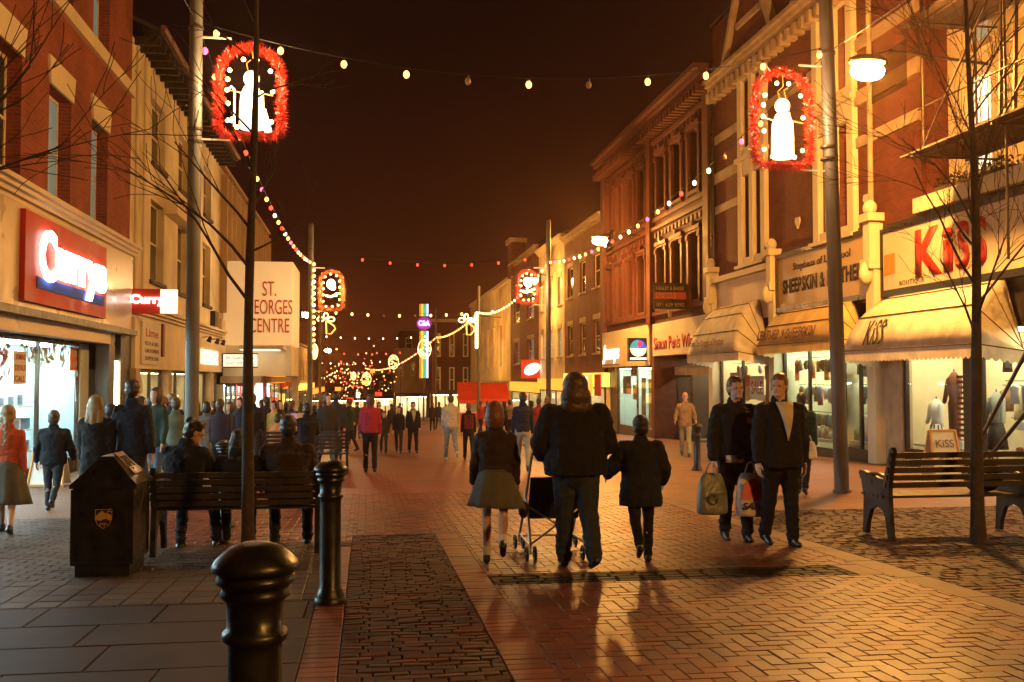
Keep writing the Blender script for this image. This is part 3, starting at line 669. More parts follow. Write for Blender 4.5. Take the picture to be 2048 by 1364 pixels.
# sheepskin shop sign
T = thing('fascia_sign', 'tan sign board reading SHEEPSKIN & LEATHER between two cream pilasters', 'sign', (XR, s2[0], 3.6))
sa, sb_ = s2[0]+.12, s2[1]-.12
MB().box(XR-.16, XR-.04, sa, sb_, 3.62, 5.15).build('board', 'sheep_board', T)
m = MB(); m.box(XR-.22, XR-.03, sa-.08, sb_+.08, 5.15, 5.28); m.box(XR-.22, XR-.03, sa-.08, sb_+.08, 3.48, 3.62); m.box(XR-.22, XR-.03, sa-.08, sa, 3.62, 5.15); m.box(XR-.22, XR-.03, sb_, sb_+.08, 3.62, 5.15); m.build('frame', 'bronze', T)
text('Stephens of Liverpool', 'ink', T, (XR-.165, sb_-1.1, 4.62), (0, -1, 0), sb_-sa-2.0, .28, ext=.01, bold=.015)
text('SHEEPSKIN & LEATHER', 'ink', T, (XR-.165, sb_-.35, 4.02), (0, -1, 0), sb_-sa-.6, .44, ext=.01, bold=.04)
# ---- right 0: cream building with the boutique, under scaffold
y0k = 11.0
B = thing('cream_corner_building', 'cream painted building with lit upper windows behind the scaffold', 'building', (XR, yk, gz(yk)))
hol = []
for c in (19.9, 17.9, 15.9, 13.9): hol += [(c-.42, c+.42, 6.0, 8.2), (c-.42, c+.42, 8.8, 10.6)]
wall('wall', 1, XR+.45, y0k, yk-.01, 3.4, 13.8, hol, 'cream_wall', B); body(1, XR+.45, y0k, yk-.01, 3.4, 13.8, 'cream_wall', B, 10, .32)
for k, h in enumerate(hol): window(1, XR+.45, h, B, 'cream', 'window_bright' if k in (2, 3, 5, 0) else 'window_lit', 'stone', None, .12, 'grid', .06)
MB().box(XR+.1, XR+.75, yk-.38, yk+.0, 3.4, 13.8).build('brick_pier', 'brick_right', B)
MB().box(XR-.25, XR+.45, y0k, yk-.01, 5.28, 5.62).build('ledge', 'cream', B)
m = MB(); m.box(XR-.02, XR+.45, y0k, ypil[2]-.2, 3.3, 5.28); m.build('fascia_backing', 'dark_wood', B)
g = gz(ypil[2])
MB().box(XR+.02, XR+.3, y0k, ypil[2]-.2, 2.6, 3.3).build('lintel_beam', 'dark_wood', B)
shoproom(1, XR, y0k, ypil[2]-.2, g-.02, 2.6, 2.4, B, 'interior_warm', 'tube_warm', 2)
kw = [FY(1805, XR)+.0, FY(1930, XR), FY(1955, XR), 15.2]
glazing(1, XR+.03, kw[1], kw[0], g, 2.6, B, 'dark_wood', 1, .45, .12)
glazing(1, XR+.03, y0k, kw[2], g, 2.6, B, 'dark_wood', 4, .45, .12)
MB().box(XR+.0, XR+.2, kw[2], kw[1], g, 2.6).build('door_post', 'black_gloss', B)
MB().box(XR-.02, XR+.25, kw[0], ypil[2]-.2, g, 2.6).build('stone_pier', 'stone', B)
T = thing('boutique_sign', 'cream board with tall red KiSS lettering behind the right tree', 'sign', (XR, 18, 3.5))
ka = ypil[2]-.38
MB().box(XR-.12, XR-.03, 12, ka, 3.62, 5.05).build('board', 'kiss_board', T)
m = MB(); m.box(XR-.16, XR-.02, 12, ka+.08, 3.46, 3.62); m.box(XR-.16, XR-.02, 12, ka+.08, 5.05, 5.15); m.box(XR-.16, XR-.02, ka, ka+.08, 3.62, 5.05); m.build('frame', 'black_gloss', T)
kl = FY(1845, XR)
for s_, p, q, hh in (('K', 1845, 1898, 1.10), ('i', 1901, 1922, .98), ('S', 1926, 1955, 1.05), ('S', 1960, 1990, 1.05)):
    a, c = FY(p, XR), FY(q, XR); text(s_, 'kiss_red', T, (XR-.125, a, 3.80), (0, -1, 0), a-c, hh, bold=.03, ext=.02)
text('BOUTIQUE', 'ink', T, (XR-.125, FY(1812, XR), 3.66), (0, -1, 0), FY(1812, XR)-FY(1862, XR), .13, ext=.008, space=1.2)
MB().box(XR-.13, XR-.12, ka-.55, ka-.05, 4.0, 4.5).build('tape_patch', 'orange_tape', T)
# window boxes of greenery on the ledge
for k, y in enumerate((20.3, 18.6, 16.4)):
    r = random.Random(k); T = thing('window_box', ('farthest', 'middle', 'nearest')[k]+' leafy planter on the ledge above the boutique sign', 'planter', (XR, y, 5.62), 'planters on the ledge above the boutique sign')
    MB().box(XR-.12, XR+.1, y-.5, y+.5, 5.621, 5.75).build('trough', 'sill_dark', T); m = MB()
    for i in range(160):
        c = Vector((XR+r.uniform(-.16, .14), y+r.uniform(-.52, .52), 5.75+r.uniform(0, .22))); a = r.uniform(0, 6.3)
        d1 = Vector((cos(a), sin(a), r.uniform(-.5, .8)))*.05; d2 = Vector((-sin(a), cos(a), r.uniform(-.3, .3)))*.03; m.quad(c-d1, c+d2, c+d1, c-d2)
    m.build('foliage', 'leaf', T)

# ---- right 3: ornate dark red terracotta building
ye = FY(1209, XR); ym = FY(1306, XR)
B = thing('terracotta_building', 'ornate dark red three storey building with a deep toothed cornice', 'building', (XR, ya, gz(ya)))
hol = []
for a0, a1, n in ((ya+1.0, ym-.5, 3), (ym+.5, ye-.6, 4)):
    for i in range(n):
        c = a0+(i+.5)*(a1-a0)/n; w_ = (a1-a0)/n*.25; hol += [(c-w_, c+w_, 4.55, 7.2), (c-w_, c+w_, 8.9, 11.3)]
wall('wall', 1, XR, ya, ye, 3.9, 12.9, hol, 'brick_dark', B, .4); body(1, XR, ya, ye, 3.9, 12.9, 'brick_dark', B, 10, .5)
for h in hol: window(1, XR, h, B, 'cream', 'pane_dark', 'terracotta', None, .3, 'sash2', .09)
for y in (ya+.35, ym, ye-.35): MB().box(XR-.22, XR+.02, y-.3, y+.3, 3.9, 12.6).build('pilaster', 'terracotta', B)
m = MB()
for h in hol:
    a, c = h[0], h[1]; z = h[3]
    m.box(XR-.16, XR+.01, a-.26, c+.26, z+.10, z+.26); m.box(XR-.10, XR+.01, a-.2, c+.2, z+.02, z+.098); m.box(XR-.20, XR+.01, (a+c)/2-.12, (a+c)/2+.12, z+.262, z+.44); m.box(XR-.14, XR+.01, a-.2, c+.2, h[2]-.16, h[2]-.02)
    for y in (a-.14, c+.14): m.box(XR-.12, XR+.01, y-.1, y+.1, h[2]-.2, z+.02); m.box(XR-.17, XR+.01, y-.13, y+.13, z-.22, z-.04)
m.build('window_moulding', 'terracotta', B)
for z, p in ((8.05, .16), (8.45, .1), (11.95, .14), (4.25, .12)): band(1, XR, ya+.05, ye-.05, z, z+.16, p, 'terracotta', B)
for z, a0, a1 in ((3.0, 0, 0),): pass
m = MB()
y = ya+.8
while y < ye-.6: m.box(XR-.07, XR+.01, y, y+.28, 7.72, 7.95); m.box(XR-.07, XR+.01, y+.05, y+.24, 11.7, 11.9); y += .5
m.build('frieze_blocks', 'terracotta', B)
cornice(1, XR, ya, ye+.2, 12.55, .75, .75, 'terracotta', B, .42)
gable_roof(1, XR, ya, ye, 12.9, 'slate', B, 10, 2.2, .1)
MB().tube([(XR-.1, ym+.35, 4), (XR-.1, ym+.35, 12.3)], .07, 6).build('drainpipe', 'black_gloss', B)
# its two shops
g = gz(ye)-.02
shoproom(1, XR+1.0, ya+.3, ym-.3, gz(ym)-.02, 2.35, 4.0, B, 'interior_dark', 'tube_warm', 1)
MB().box(XR, XR+1.05, ya+.05, ya+.4, gz(ym), 2.5).build('pier', 'stone', B); MB().box(XR-.05, XR+1.05, ym-.35, ym+.1, gz(ym)-.2, 3.9).build('pier', 'gutter', B)
glazing(1, XR+1.0, ya+.4, ya+3.0, gz(ym)-.02, 1.6, B, 'bronze', 2, .4, .08); glazing(1, XR+1.0, ym-2.4, ym-.3, gz(ym)-.02, 1.6, B, 'bronze', 1, .4, .08)
MB().box(XR+.9, XR+1.06, ya+.4, ym-.35, 1.6, 2.0).build('porch_beam', 'stone', B)
shoproom(1, XR+.3, ym+.2, ye-.1, g, 2.05, 2.6, B, 'interior_cool', 'tube_green', 2)
glazing(1, XR+.35, ym+.3, ye-1.6, g, 2.05, B, 'bronze', 2, .6, .09); MB().box(XR+.3, XR+.4, ye-1.6, ye-.1, g, 2.05).build('door_panel', 'bronze', B)
MB().box(XR-.12, XR+.5, ya+.05, ym-.38, 2.45, 3.88).build('fascia', 'cream', B); MB().box(XR-.14, XR+.5, ym+.12, ye-.05, 2.05, 3.9).build('fascia', 'cream', B)
T = thing('lettered_fascia', 'cream fascia with red lettering over the recessed dark shop entrance', 'sign', (XR, ym, 2.6))
text('Simon Peris Win', 'red_ink', T, (XR-.125, ym-.6, 2.72), (0, -1, 0), (ym-ya)*.66, .56, bold=.015, ext=.02)
MB().box(XR-.121, XR-.117, ya+.1, ym-.42, 2.5, 3.8).build('board', 'cream', T)
T = thing('script_sign', 'glowing white script sign on the cream fascia left of the round blue logo', 'sign', (XR, ye-2, 2.4))
text('Jessops', 'letter_glow', T, (XR-.16, ye-.35, 2.25), (0, -1, 0), 3.4, .95, shear=.25, bold=.01, ext=.02)
MB().box(XR-.159, XR-.15, ye-3.8, ye-.3, 2.15, 2.2).build('rail', 'bronze', T)
em('logo_teal', (.05, .45, .55), .8); em('logo_blue', (.05, .10, .75), .9); em('logo_red', (1, .05, .12), 1.2); em('logo_cream', (1, .9, .6), 1.4)
T = thing('logo_box', 'black box sign with a round blue and cream globe emblem', 'sign', (XR-.5, ym, 2.6))
Yl = ym+.5; a = PY(1257, 722, Yl); b_ = PY(1296, 676, Yl)
MB().box(a[0], b_[0], Yl, Yl+.25, a[1], b_[1]).build('box', 'black_gloss', T)
cx, cz = (a[0]+b_[0])/2, (a[1]+b_[1])/2+.06; r_ = (b_[0]-a[0])*.42
def disc(poly, mt, nm, o): MB().prism(poly, (cx, Yl-.002-o, cz), (1, 0, 0), (0, 0, 1), (0, -1, 0), .01).build(nm, mt, T)
disc([(r_*cos(t), r_*sin(t)) for t in [pi*k/12 for k in range(13)]], 'logo_teal', 'emblem_top', 0)
disc([(r_*cos(t), r_*sin(t)) for t in [-pi*k/12 for k in range(13)]][::-1], 'logo_cream', 'emblem_base', .0)
disc([(0, 0)]+[(r_*.99*cos(t), r_*.99*sin(t)) for t in [pi*k/24 for k in range(13)]], 'logo_blue', 'emblem_segment', .012)
disc([(r_*.15+r_*.33*cos(t), r_*.5+r_*.33*sin(t)) for t in [2*pi*k/16 for k in range(16)]], 'logo_red', 'emblem_spot', .024)
MB().box(cx-r_, cx+r_, Yl-.012, Yl-.002, a[1]+.06, a[1]+.16).build('caption_bar', 'logo_cream', T)
MB().box(b_[0]+.02, b_[0]+.24, Yl-.05, Yl+.3, PY(1300, 735, Yl)[1], PY(1300, 650, Yl)[1]).build('mount', 'black_gloss', T)
# for-sale board
T = thing('sale_board', 'dark estate board with a red stripe jutting over the cream fascia', 'sign', (XR, ym, 4.2))
Yl = FY(1378, XR); a = PY(1308, 618, Yl); b_ = PY(1373, 566, Yl)
MB().box(a[0], b_[0], Yl, Yl+.05, a[1], b_[1]).build('board', 'black_gloss', T)
hh = b_[1]-a[1]; MB().box(a[0]+.03, b_[0]-.03, Yl-.012, Yl-.002, a[1]+hh*.38, a[1]+hh*.64).build('stripe', 'red_ink', T)
for s_, q, r_, mt in (('HEALEY & BAKER', .72, .86, 'gold_ink'), ('FREEHOLD', .53, .62, 'gold_ink'), ('FOR SALE', .41, .50, 'gold_ink'), ('071 629 9292', .10, .24, 'gold_ink')):
    text(s_, mt, T, (a[0]+.1, Yl-.014 if q < .4 or q > .64 else Yl-.016, a[1]+hh*q), (1, 0, 0), (b_[0]-a[0])*(.85 if q > .7 or q < .2 else .6), hh*(r_-q), ext=.004, bold=.01)
MB().box((a[0]+b_[0])/2-.06, (a[0]+b_[0])/2+.06, Yl+.05, Yl+.12, 3.9, b_[1]).build('post', 'stone', T)

# ---- right 4..7
def rowhouse(px0, px1, z, mt, lb, n, floors, nm='terrace_building', frame='cream', zs=None, roof=True, fasc='glow_orange', room='interior_warm', tube='tube_warm', pane='pane_dark'):
    a, b_ = FY(px1, XR), FY(px0, XR); B = thing(nm, lb, 'building', (XR, a, gz(a))); hs = []; sh = gz(a)+3.3
    for i in range(n):
        c = a+(i+.5)*(b_-a)/n
        for zz in floors: hs.append((c-(b_-a)/n*.22, c+(b_-a)/n*.22, zz, zz+1.9))
    wall('wall', 1, XR, a, b_, sh, z, hs, mt, B); body(1, XR, a, b_, sh, z, mt, B)
    for h in hs: window(1, XR, h, B, frame, pane, 'stone', ('stone', .3, .03, .03), .12, 'sash', .08)
    cornice(1, XR, a, b_, z-.4, .4, .35, 'stone' if mt != 'cream_wall' else 'cream', B)
    if roof: gable_roof(1, XR, a, b_, z, 'slate', B, 9, 1.8, .1)
    shoproom(1, XR, a+.1, b_-.1, gz(b_)-.02, sh-.8, 2.6, B, room, tube, 2); glazing(1, XR+.03, a+.1, b_-.1, gz(b_)-.02, sh-.8, B, 'dark_wood', 3, .4, .1)
    MB().box(XR-.12, XR+.3, a+.02, b_-.02, sh-.8, sh-.02).build('fascia', fasc, B)
    return B, a, b_, sh
B, a, b_, sh = rowhouse(1130, 1209, 10.6, 'brick_side', 'brick building of three bays with an orange lit shop fascia', 3, (2.9, 6.6), fasc='glow_yellow')
T = thing('glowing_sign', 'orange framed sign with a blazing white centre on the three bay brick building', 'sign', (XR, a, sh-.6))
MB().box(XR-.2, XR-.13, a+2.2, b_-2.6, sh-1.3, sh-.1).build('board', 'glow_orange', T); MB().box(XR-.26, XR-.21, a+3.4, b_-3.4, sh-.85, sh-.25).build('panel', 'sign_white', T)
MB().box(XR-.2, XR-.13, a+.2, a+1.6, sh-1.3, sh-.1).build('end_board', 'red_board', T)
B, a, b_, sh = rowhouse(1078, 1129, 11.0, 'cream_wall', 'pale building with lit bay windows under the second lamp glow', 3, (2.9, 6.4), fasc='glow_orange', pane='window_lit')
T = thing('oval_sign', 'tilted white glowing oval sign in a red surround', 'sign', (XR-.5, b_, sh-1))
Yo = b_-.5; c = PY(1064, 738, Yo); m = MB(); mt_ = Matrix.Rotation(-.5, 4, 'Y'); m.ball((c[0], Yo, c[1]), (.62, .08, .38), 16, 9, mt_); m.build('oval', 'sign_white', T)
MB().box(c[0]-.8, c[0]+.8, Yo+.1, Yo+.2, c[1]-.7, c[1]+.7).build('surround', 'red_board', T)
B, a, b_, sh = rowhouse(1022, 1077, 11.6, 'brick_side', 'narrow brick building with a cream parapet beside the pale bays', 2, (2.7, 6.2), fasc='glow_orange')
MB().box(XR-.3, XR+.9, b_-2.2, b_, 10.4, 13.4).build('chimney', 'brick_side', B); MB().box(XR-.5, XR+1.1, b_-2.4, b_+.1, 13.4, 13.8).build('chimney_cap', 'stone', B)
a, b_ = FY(1021, XR), FY(941, XR)
B = thing('plain_building', 'plain cream windowless building with slit recesses above the red stall', 'building', (XR, a, gz(a)))
hs = [(a+6+k*5, a+7.2+k*5, 2.6, 6.6) for k in range(4)]
wall('wall', 1, XR, a, b_, -3, 10.6, hs, 'cream_wall', B); body(1, XR, a, b_, -6, 10.6, 'cream_wall', B); band(1, XR, a, b_, 1.2, 1.35, .1, 'cream', B); band(1, XR, a, b_, 10.3, 10.65, .2, 'cream', B)
MB().box(XR, XR+.2, a, b_, -6, -3).build('plinth', 'stone', B)
for h in hs: MB().box(XR+.2, XR+.22, *h).build('recess_panel', 'tan_panel', B)
# ---- buildings closing the street where it bends left (their fronts face us)
def frontal(px0, px1, Y, ztop, mt, lb, nx, floors, lit=None, nm='end_building', dep=10, sidez=None, frame='stone'):
    x0 = PY(px0, 757, Y)[0]; x1 = PY(px1, 757, Y)[0]; g = gz(Y); B = thing(nm, lb, 'building', ((x0+x1)/2, Y, g)); m = MB(); hs = []
    for i in range(nx):
        c = x0+(i+.5)*(x1-x0)/nx; w_ = (x1-x0)/nx*.2
        for z, h in floors: hs.append((c-w_, c+w_, z, z+h))
    for p, q in cells(x0, x1, [v for h in hs for v in h[:2]]):
        for c, d in cells(g+3.6, ztop, [v for h in hs for v in h[2:]]):
            if any(h[0] <= (p+q)/2 <= h[1] and h[2] <= (c+d)/2 <= h[3] for h in hs): continue
            m.quad((p, Y, c), (q, Y, c), (q, Y, d), (p, Y, d))
    m.build('wall', mt, B); MB().box(x0, x1, Y+.35, Y+dep, g+3.6, ztop).build('side_wall', mt, B); MB().box(x0, x1, Y+2.5, Y+dep, g-3, g+3.6).build('rear_wall', mt, B)
    MB().box(x0-.1, x1+.1, Y-.4, Y+dep, ztop, ztop+.4).build('parapet', frame, B)
    for h in hs:
        m = MB(); m.box(h[0], h[0]+.15, Y+.05, Y+.2, h[2], h[3]); m.box(h[1]-.15, h[1], Y+.05, Y+.2, h[2], h[3]); m.box(h[0], h[1], Y+.06, Y+.19, h[3]-.15, h[3]); m.box(h[0], h[1], Y+.06, Y+.19, h[2], h[2]+.15); m.box(h[0], h[1], Y+.07, Y+.18, (h[2]+h[3])/2-.06, (h[2]+h[3])/2+.06)
        f = m.build('window', 'cream', B); MB().box(h[0], h[1], Y+.22, Y+.25, h[2], h[3]).build('pane', 'pane_dark', f)
    mm = MB(); mm.box(x0, x1, Y+2.4, Y+2.45, g-.2, g+3.1); mm.box(x0, x0+.2, Y, Y+2.4, g-.2, g+3.1); mm.box(x1-.2, x1, Y, Y+2.4, g-.2, g+3.1); mm.build('shop_room', 'interior_warm', B)
    MB().box(x0+.4, x1-.4, Y+.8, Y+1.1, g+2.9, g+2.98).build('ceiling_light', lit or 'tube_warm', B)
    m = MB(); m.box(x0, x1, Y-.1, Y+.3, g+3.0, g+3.6)
    n = max(3, int((x1-x0)/2.2))
    for i in range(n+1): xx = x0+(x1-x0-.15)*i/n; m.box(xx, xx+.15, Y-.05, Y+.05, g-.2, g+3.0)
    m.build('shop_frame', 'dark_wood', B)
    return B, x0, x1
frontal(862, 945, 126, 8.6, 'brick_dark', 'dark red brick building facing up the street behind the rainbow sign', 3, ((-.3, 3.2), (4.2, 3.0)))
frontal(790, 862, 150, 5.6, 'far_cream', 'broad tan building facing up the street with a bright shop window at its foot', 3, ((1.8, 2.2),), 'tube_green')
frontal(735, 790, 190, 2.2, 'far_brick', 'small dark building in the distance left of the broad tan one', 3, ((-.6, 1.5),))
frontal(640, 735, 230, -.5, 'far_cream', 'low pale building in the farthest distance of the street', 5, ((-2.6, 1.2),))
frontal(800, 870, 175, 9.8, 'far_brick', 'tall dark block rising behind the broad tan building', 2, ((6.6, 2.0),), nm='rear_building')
# ------------------------------------------------------------------ street lamps on wall brackets
def street_lamp(x, y, z, wallx, label, mat='lamp_glow', sd=1):
    T = thing('street_lamp', label, 'street lamp', (wallx, y, z), 'amber street lamps on wall brackets')
    m = MB(); m.tube([(wallx, y, z+.25), (x+sd*.5, y, z+.42), (x+sd*.1, y, z+.30)], .035, 8); m.bar((wallx, y, z+1.2), (x+sd*.9, y, z+.42), .03)
    m.build('bracket', 'scaffold_tube', T)
    m = MB(); m.ball((x, y, z+.19), (.42, .23, .13), 16, 8); m.build('housing', 'pole_paint', T)
    m = MB(); m.ball((x, y, z-.02), (.36, .20, .20), 16, 10); m.build('bowl', mat, T)
    xs_ = x+sd*.46; MB().quad((xs_, y-.70, z-.50), (xs_, y+.70, z-.50), (xs_, y+.70, z+.44), (xs_, y-.70, z+.44)).build('added_dimmer', 'dimmer_tint', T)  # added tinted sheet, dims the lamp towards its own wall
    return T
LX1, LZ1 = PY(1735, 140, 18.9)
street_lamp(LX1, 18.9, LZ1, XR, 'blazing amber street lamp right of the tall near pole on the right')
LX2, LZ2 = PY(1200, 481, 45.0)
street_lamp(LX2, 45.0, LZ2, XR, 'amber street lamp glaring at the far corner of the dark red building', 'lamp_mid')
LX3, LZ3 = PY(1066, 560, 68.0)
street_lamp(LX3, 68.0, LZ3, XR, 'amber street lamp blazing behind the right middle hanging frame', 'lamp_far')
LX4, LZ4 = PY(945, 640, 95.0)
street_lamp(LX4, 95.0, LZ4, XR, 'amber street lamp blazing beside the third right pole', 'lamp_far')
street_lamp(9.6, -7.0, 7.6, XR, 'street lamp behind the viewer on the right side', 'lamp_near_back')
street_lamp(-4.2, 72.0, 6.0, XL, 'street lamp on the left row behind the second left pole', 'lamp_far', -1)
street_lamp(-4.2, 110.0, 4.5, XL, 'distant street lamp on the left row', 'lamp_far', -1)

# ------------------------------------------------------------------ tall poles that carry the decorations
def pole(x, y, top, label, r=.115, mat='pole_paint', band_z=None, lean=0):
    T = thing('decoration_pole', label, 'pole', (x, y, gz(y)), 'tall poles carrying the decorations')
    MB().tube([(x, y, gz(y)-.05), (x-lean*.5, y, (top+gz(y))/2), (x-lean, y, top)], [r*1.02, r, r*.92], 20, smooth=True).build('shaft', mat, T)
    m = MB(); m.tube([(x, y, gz(y)-.02), (x, y, gz(y)+.05)], r*1.25, 20); m.build('base_ring', mat, T)
    for z in (5.35, 5.15, 6.95): MB().tube([(x-lean*.75, y, z-.02), (x-lean*.75, y, z+.02)], r*1.12, 16).build('clamp', 'scaffold_tube', T)
    return T
PRX, PRY = G(1684, 985); PLY = 16.0; PLX = PY(384, 757, PLY)[0]
PR2Y = FY(1097, PRX); PR3Y = FY(957, PRX); PR4Y = FY(872, PRX)
pole(PLX, PLY, 9.4, 'pale grey pole rising in front of the cream building left of the near left tree', .105)
pole(PRX, PRY, 9.4, 'tall brown grey pole standing beside the two men with carrier bags', .12, 'pole_dark', lean=.22)
PL2Y = 43.0; PL2X = PY(620, 757, PL2Y)[0]
pole(PL2X, PL2Y, PY(620, 448, PL2Y)[1], 'middle left pole wrapped in lights beside the sign tower')
pole(PRX, PR2Y, PY(1096, 440, PR2Y)[1], 'middle right pole in front of the narrow brick building', .11, 'pole_dark')
pole(PRX, PR3Y, PY(957, 572, PR3Y)[1], 'third right pole in front of the plain cream building', .12)
pole(PRX, PR4Y, PY(871, 618, PR4Y)[1], 'fourth right pole near the rainbow sign', .12, 'pole_dark')
PL3Y = 69.0; PL3X = PY(640, 757, PL3Y)[0]; pole(PL3X, PL3Y, PY(640, 590, PL3Y)[1], 'third left pole just behind the middle left one', .1)

# ------------------------------------------------------------------ festoons of coloured bulbs
def catenary(p, q, sag, n):
    p = Vector(p); q = Vector(q); return [p.lerp(q, i/n)-Vector((0, 0, 4*sag*(i/n)*(1-i/n))) for i in range(n+1)]
def festoon(name, label, p, q, sag, nb, cols, group, r=.05, t0=.02, t1=.98, unlit=(), far=False, wire=.008):
    T = thing(name, label, 'festoon lights', p, group); pts = catenary(p, q, sag, 24)
    MB().tube(pts, wire, 5).build('cable', 'black_gloss', T)
    for i in range(nb):
        t = t0+(t1-t0)*i/max(1, nb-1); f = t*24; k = min(23, int(f)); c = pts[k].lerp(pts[k+1], f-k); m = MB()
        if not far:
            m2 = MB(); m2.tube([c, c-Vector((0, 0, .06))], .018, 6); h = None
        m.ball(c-Vector((0, 0, .06+r*.9)), (r, r, r*1.25), 8, 6)
        b_ = m.build('bulb', 'bulb_dead' if i in unlit else cols[i % len(cols)], T)
        if not far: m2.build('holder', 'black_gloss', b_)
pm('bulb_dead', (.35, .25, .18), .2)
ztl = PY(388, 42, PLY)[1]; ztr = PY(1648, 108, PRY)[1]
festoon('festoon_string', 'amber string light swagged across the street between the two near poles', (PLX, PLY, ztl), (PRX-.2, PRY, ztr+.12), .72, 11, ['bulb_warm'], 'strings across the street', .05, .03, .99, (4, 6))
# strings running down each side of the street from pole to pole
mix = ['bulb_pink', 'bulb_warm', 'bulb_red', 'bulb_white', 'bulb_warm', 'bulb_red', 'bulb_green', 'bulb_warm']
zl2 = PY(620, 520, PL2Y)[1]; zr2 = PY(1097, 520, PR2Y)[1]
festoon('festoon_string', 'coloured string light running along the left side past the near tree top', (PLX, PLY, ztl), (PL2X, PL2Y, zl2), .75, 26, mix, 'strings along the street', .05, .03, .98)
festoon('festoon_string', 'coloured string light running along the right side past the dark red building', (PRX-.2, PRY, ztr), (PRX, PR2Y, zr2), .85, 26, ['bulb_red', 'bulb_white', 'bulb_warm', 'bulb_pink', 'bulb_warm', 'bulb_green', 'bulb_white'], 'strings along the street', .05, .03, .98, (4, ))
festoon('festoon_string', 'string light on the left running in toward the viewer overhead', (PLX, PLY, ztl), (PLX-.5, -8, 8.6), .5, 14, ['bulb_red', 'bulb_warm'], 'strings along the street', .05, .06, .98)
festoon('festoon_string', 'string light on the right running in toward the viewer overhead', (PRX-.2, PRY, ztr), (PRX+.3, -8, 8.6), .5, 14, ['bulb_warm', 'bulb_red'], 'strings along the street', .05, .13, .98)
festoon('festoon_string', 'string light on the right from the middle pole to the third pole', (PRX, PR2Y, zr2), (PRX, PR3Y, PY(957, 622, PR3Y)[1]), .8, 26, ['bulb_warm', 'bulb_white'], 'strings along the street', .055, .02, .98, far=True)
festoon('festoon_string', 'string light on the right from the third pole to the fourth pole', (PRX, PR3Y, PY(957, 622, PR3Y)[1]), (PRX, PR4Y, PY(872, 673, PR4Y)[1]), .5, 24, ['bulb_warm'], 'strings along the street', .065, .02, .98, far=True)
festoon('festoon_string', 'dense string light sweeping away beyond the fourth pole', (PRX, PR4Y, PY(872, 673, PR4Y)[1]), (PY(730, 742, 190)[0], 190, PY(730, 735, 190)[1]), 1.6, 80, ['bulb_far', 'bulb_far', 'bulb_red'], 'strings along the street', .075, .01, .99, far=True)
festoon('festoon_string', 'vertical run of bulbs wound down the middle left pole', (PL2X+.14, PL2Y-.15, zl2), (PL2X+.16, PL2Y-.15, 2.6), 0, 16, ['bulb_warm', 'bulb_far', 'bulb_warm', 'bulb_white'], 'strings along the street', .06, .02, .98, far=True)
festoon('festoon_string', 'vertical run of bulbs wound down the third right pole', (PRX-.16, PR3Y-.15, PY(957, 622, PR3Y)[1]), (PRX-.16, PR3Y-.15, PY(945, 690, PR3Y)[1]), 0, 12, ['bulb_white'], 'strings along the street', .12, .02, .98, far=True)
# strings across the street further down
def cross(pl, pr, py, Y, n, cols, label, r=.07, sag=.25, unlit=()):
    a = PY(pl, py, Y); b_ = PY(pr, py, Y)
    festoon('festoon_string', label, (a[0], Y, a[1]+sag*.8), (b_[0], Y, b_[1]+sag*.8), sag, n, cols, 'strings across the street', r, .0, 1., unlit, True, .012)
cross(725, 1050, 524, PL2Y, 7, ['bulb_red'], 'second string across the street, of seven red bulbs', .05, .25)
cross(640, 985, 626, 70, 12, ['bulb_far'], 'third string across the street, of pale amber bulbs below the red one', .09, .3, (4, 6))
cross(653, 850, 674, 97, 8, ['bulb_white'], 'fourth string across the street, of small white bulbs', .075, .2)
cross(660, 800, 706, 120, 6, ['bulb_farred', 'bulb_red'], 'fifth string across the street, of dim red bulbs', .09, .2)
cross(628, 760, 725, 145, 9, ['bulb_white', 'bulb_far'], 'sixth string across the street, faint and white', .10, .3)
cross(622, 780, 743, 175, 11, ['bulb_farred', 'bulb_far'], 'lowest string across the far end of the street', .12, .3)
r = random.Random(11)

# ------------------------------------------------------------------ hanging tinsel frames with lit figures
pm('tinsel', (.75, .035, .012), .28, spec=.8)
pm('tinsel_gold', (.80, .20, .04), .3, spec=.8)
em('figure_glow', (1, .74, .42), 3.0); em('figure_far', (1, .9, .7), 3.0); em('neon_yellow', (1, .80, .32), 3.0); em('neon_orange', (1, .50, .08), 2.6)
em('bulb_frame', (1, .60, .22), 14, nee=True)
def arch(wd, ht, n=24):
    """closed path: straight foot, straight sides, round head; origin = centre foot"""
    r_ = wd/2; pts = [(-r_+.12, 0), (0, 0), (r_-.12, 0), (r_, .12)]
    for i in range(1, 5): pts.append((r_, .12+(ht-r_-.12)*i/5))
    for i in range(0, n//2+1): a = pi*i/(n//2); pts.append((r_*cos(a), ht-r_+r_*sin(a)))
    for i in range(1, 5): pts.append((-r_, ht-r_-(ht-r_-.12)*i/5))
    pts.append((-r_, .12)); return pts
def resample(pts, n):
    pts = pts+[pts[0]]; L = [0]
    for a, b_ in zip(pts, pts[1:]): L.append(L[-1]+math.hypot(b_[0]-a[0], b_[1]-a[1]))
    o = []; k = 0
    for i in range(n):
        s_ = L[-1]*i/n
        while L[k+1] < s_: k += 1
        t = (s_-L[k])/(L[k+1]-L[k]); o.append((pts[k][0]+(pts[k+1][0]-pts[k][0])*t, pts[k][1]+(pts[k+1][1]-pts[k][1])*t))
    return o
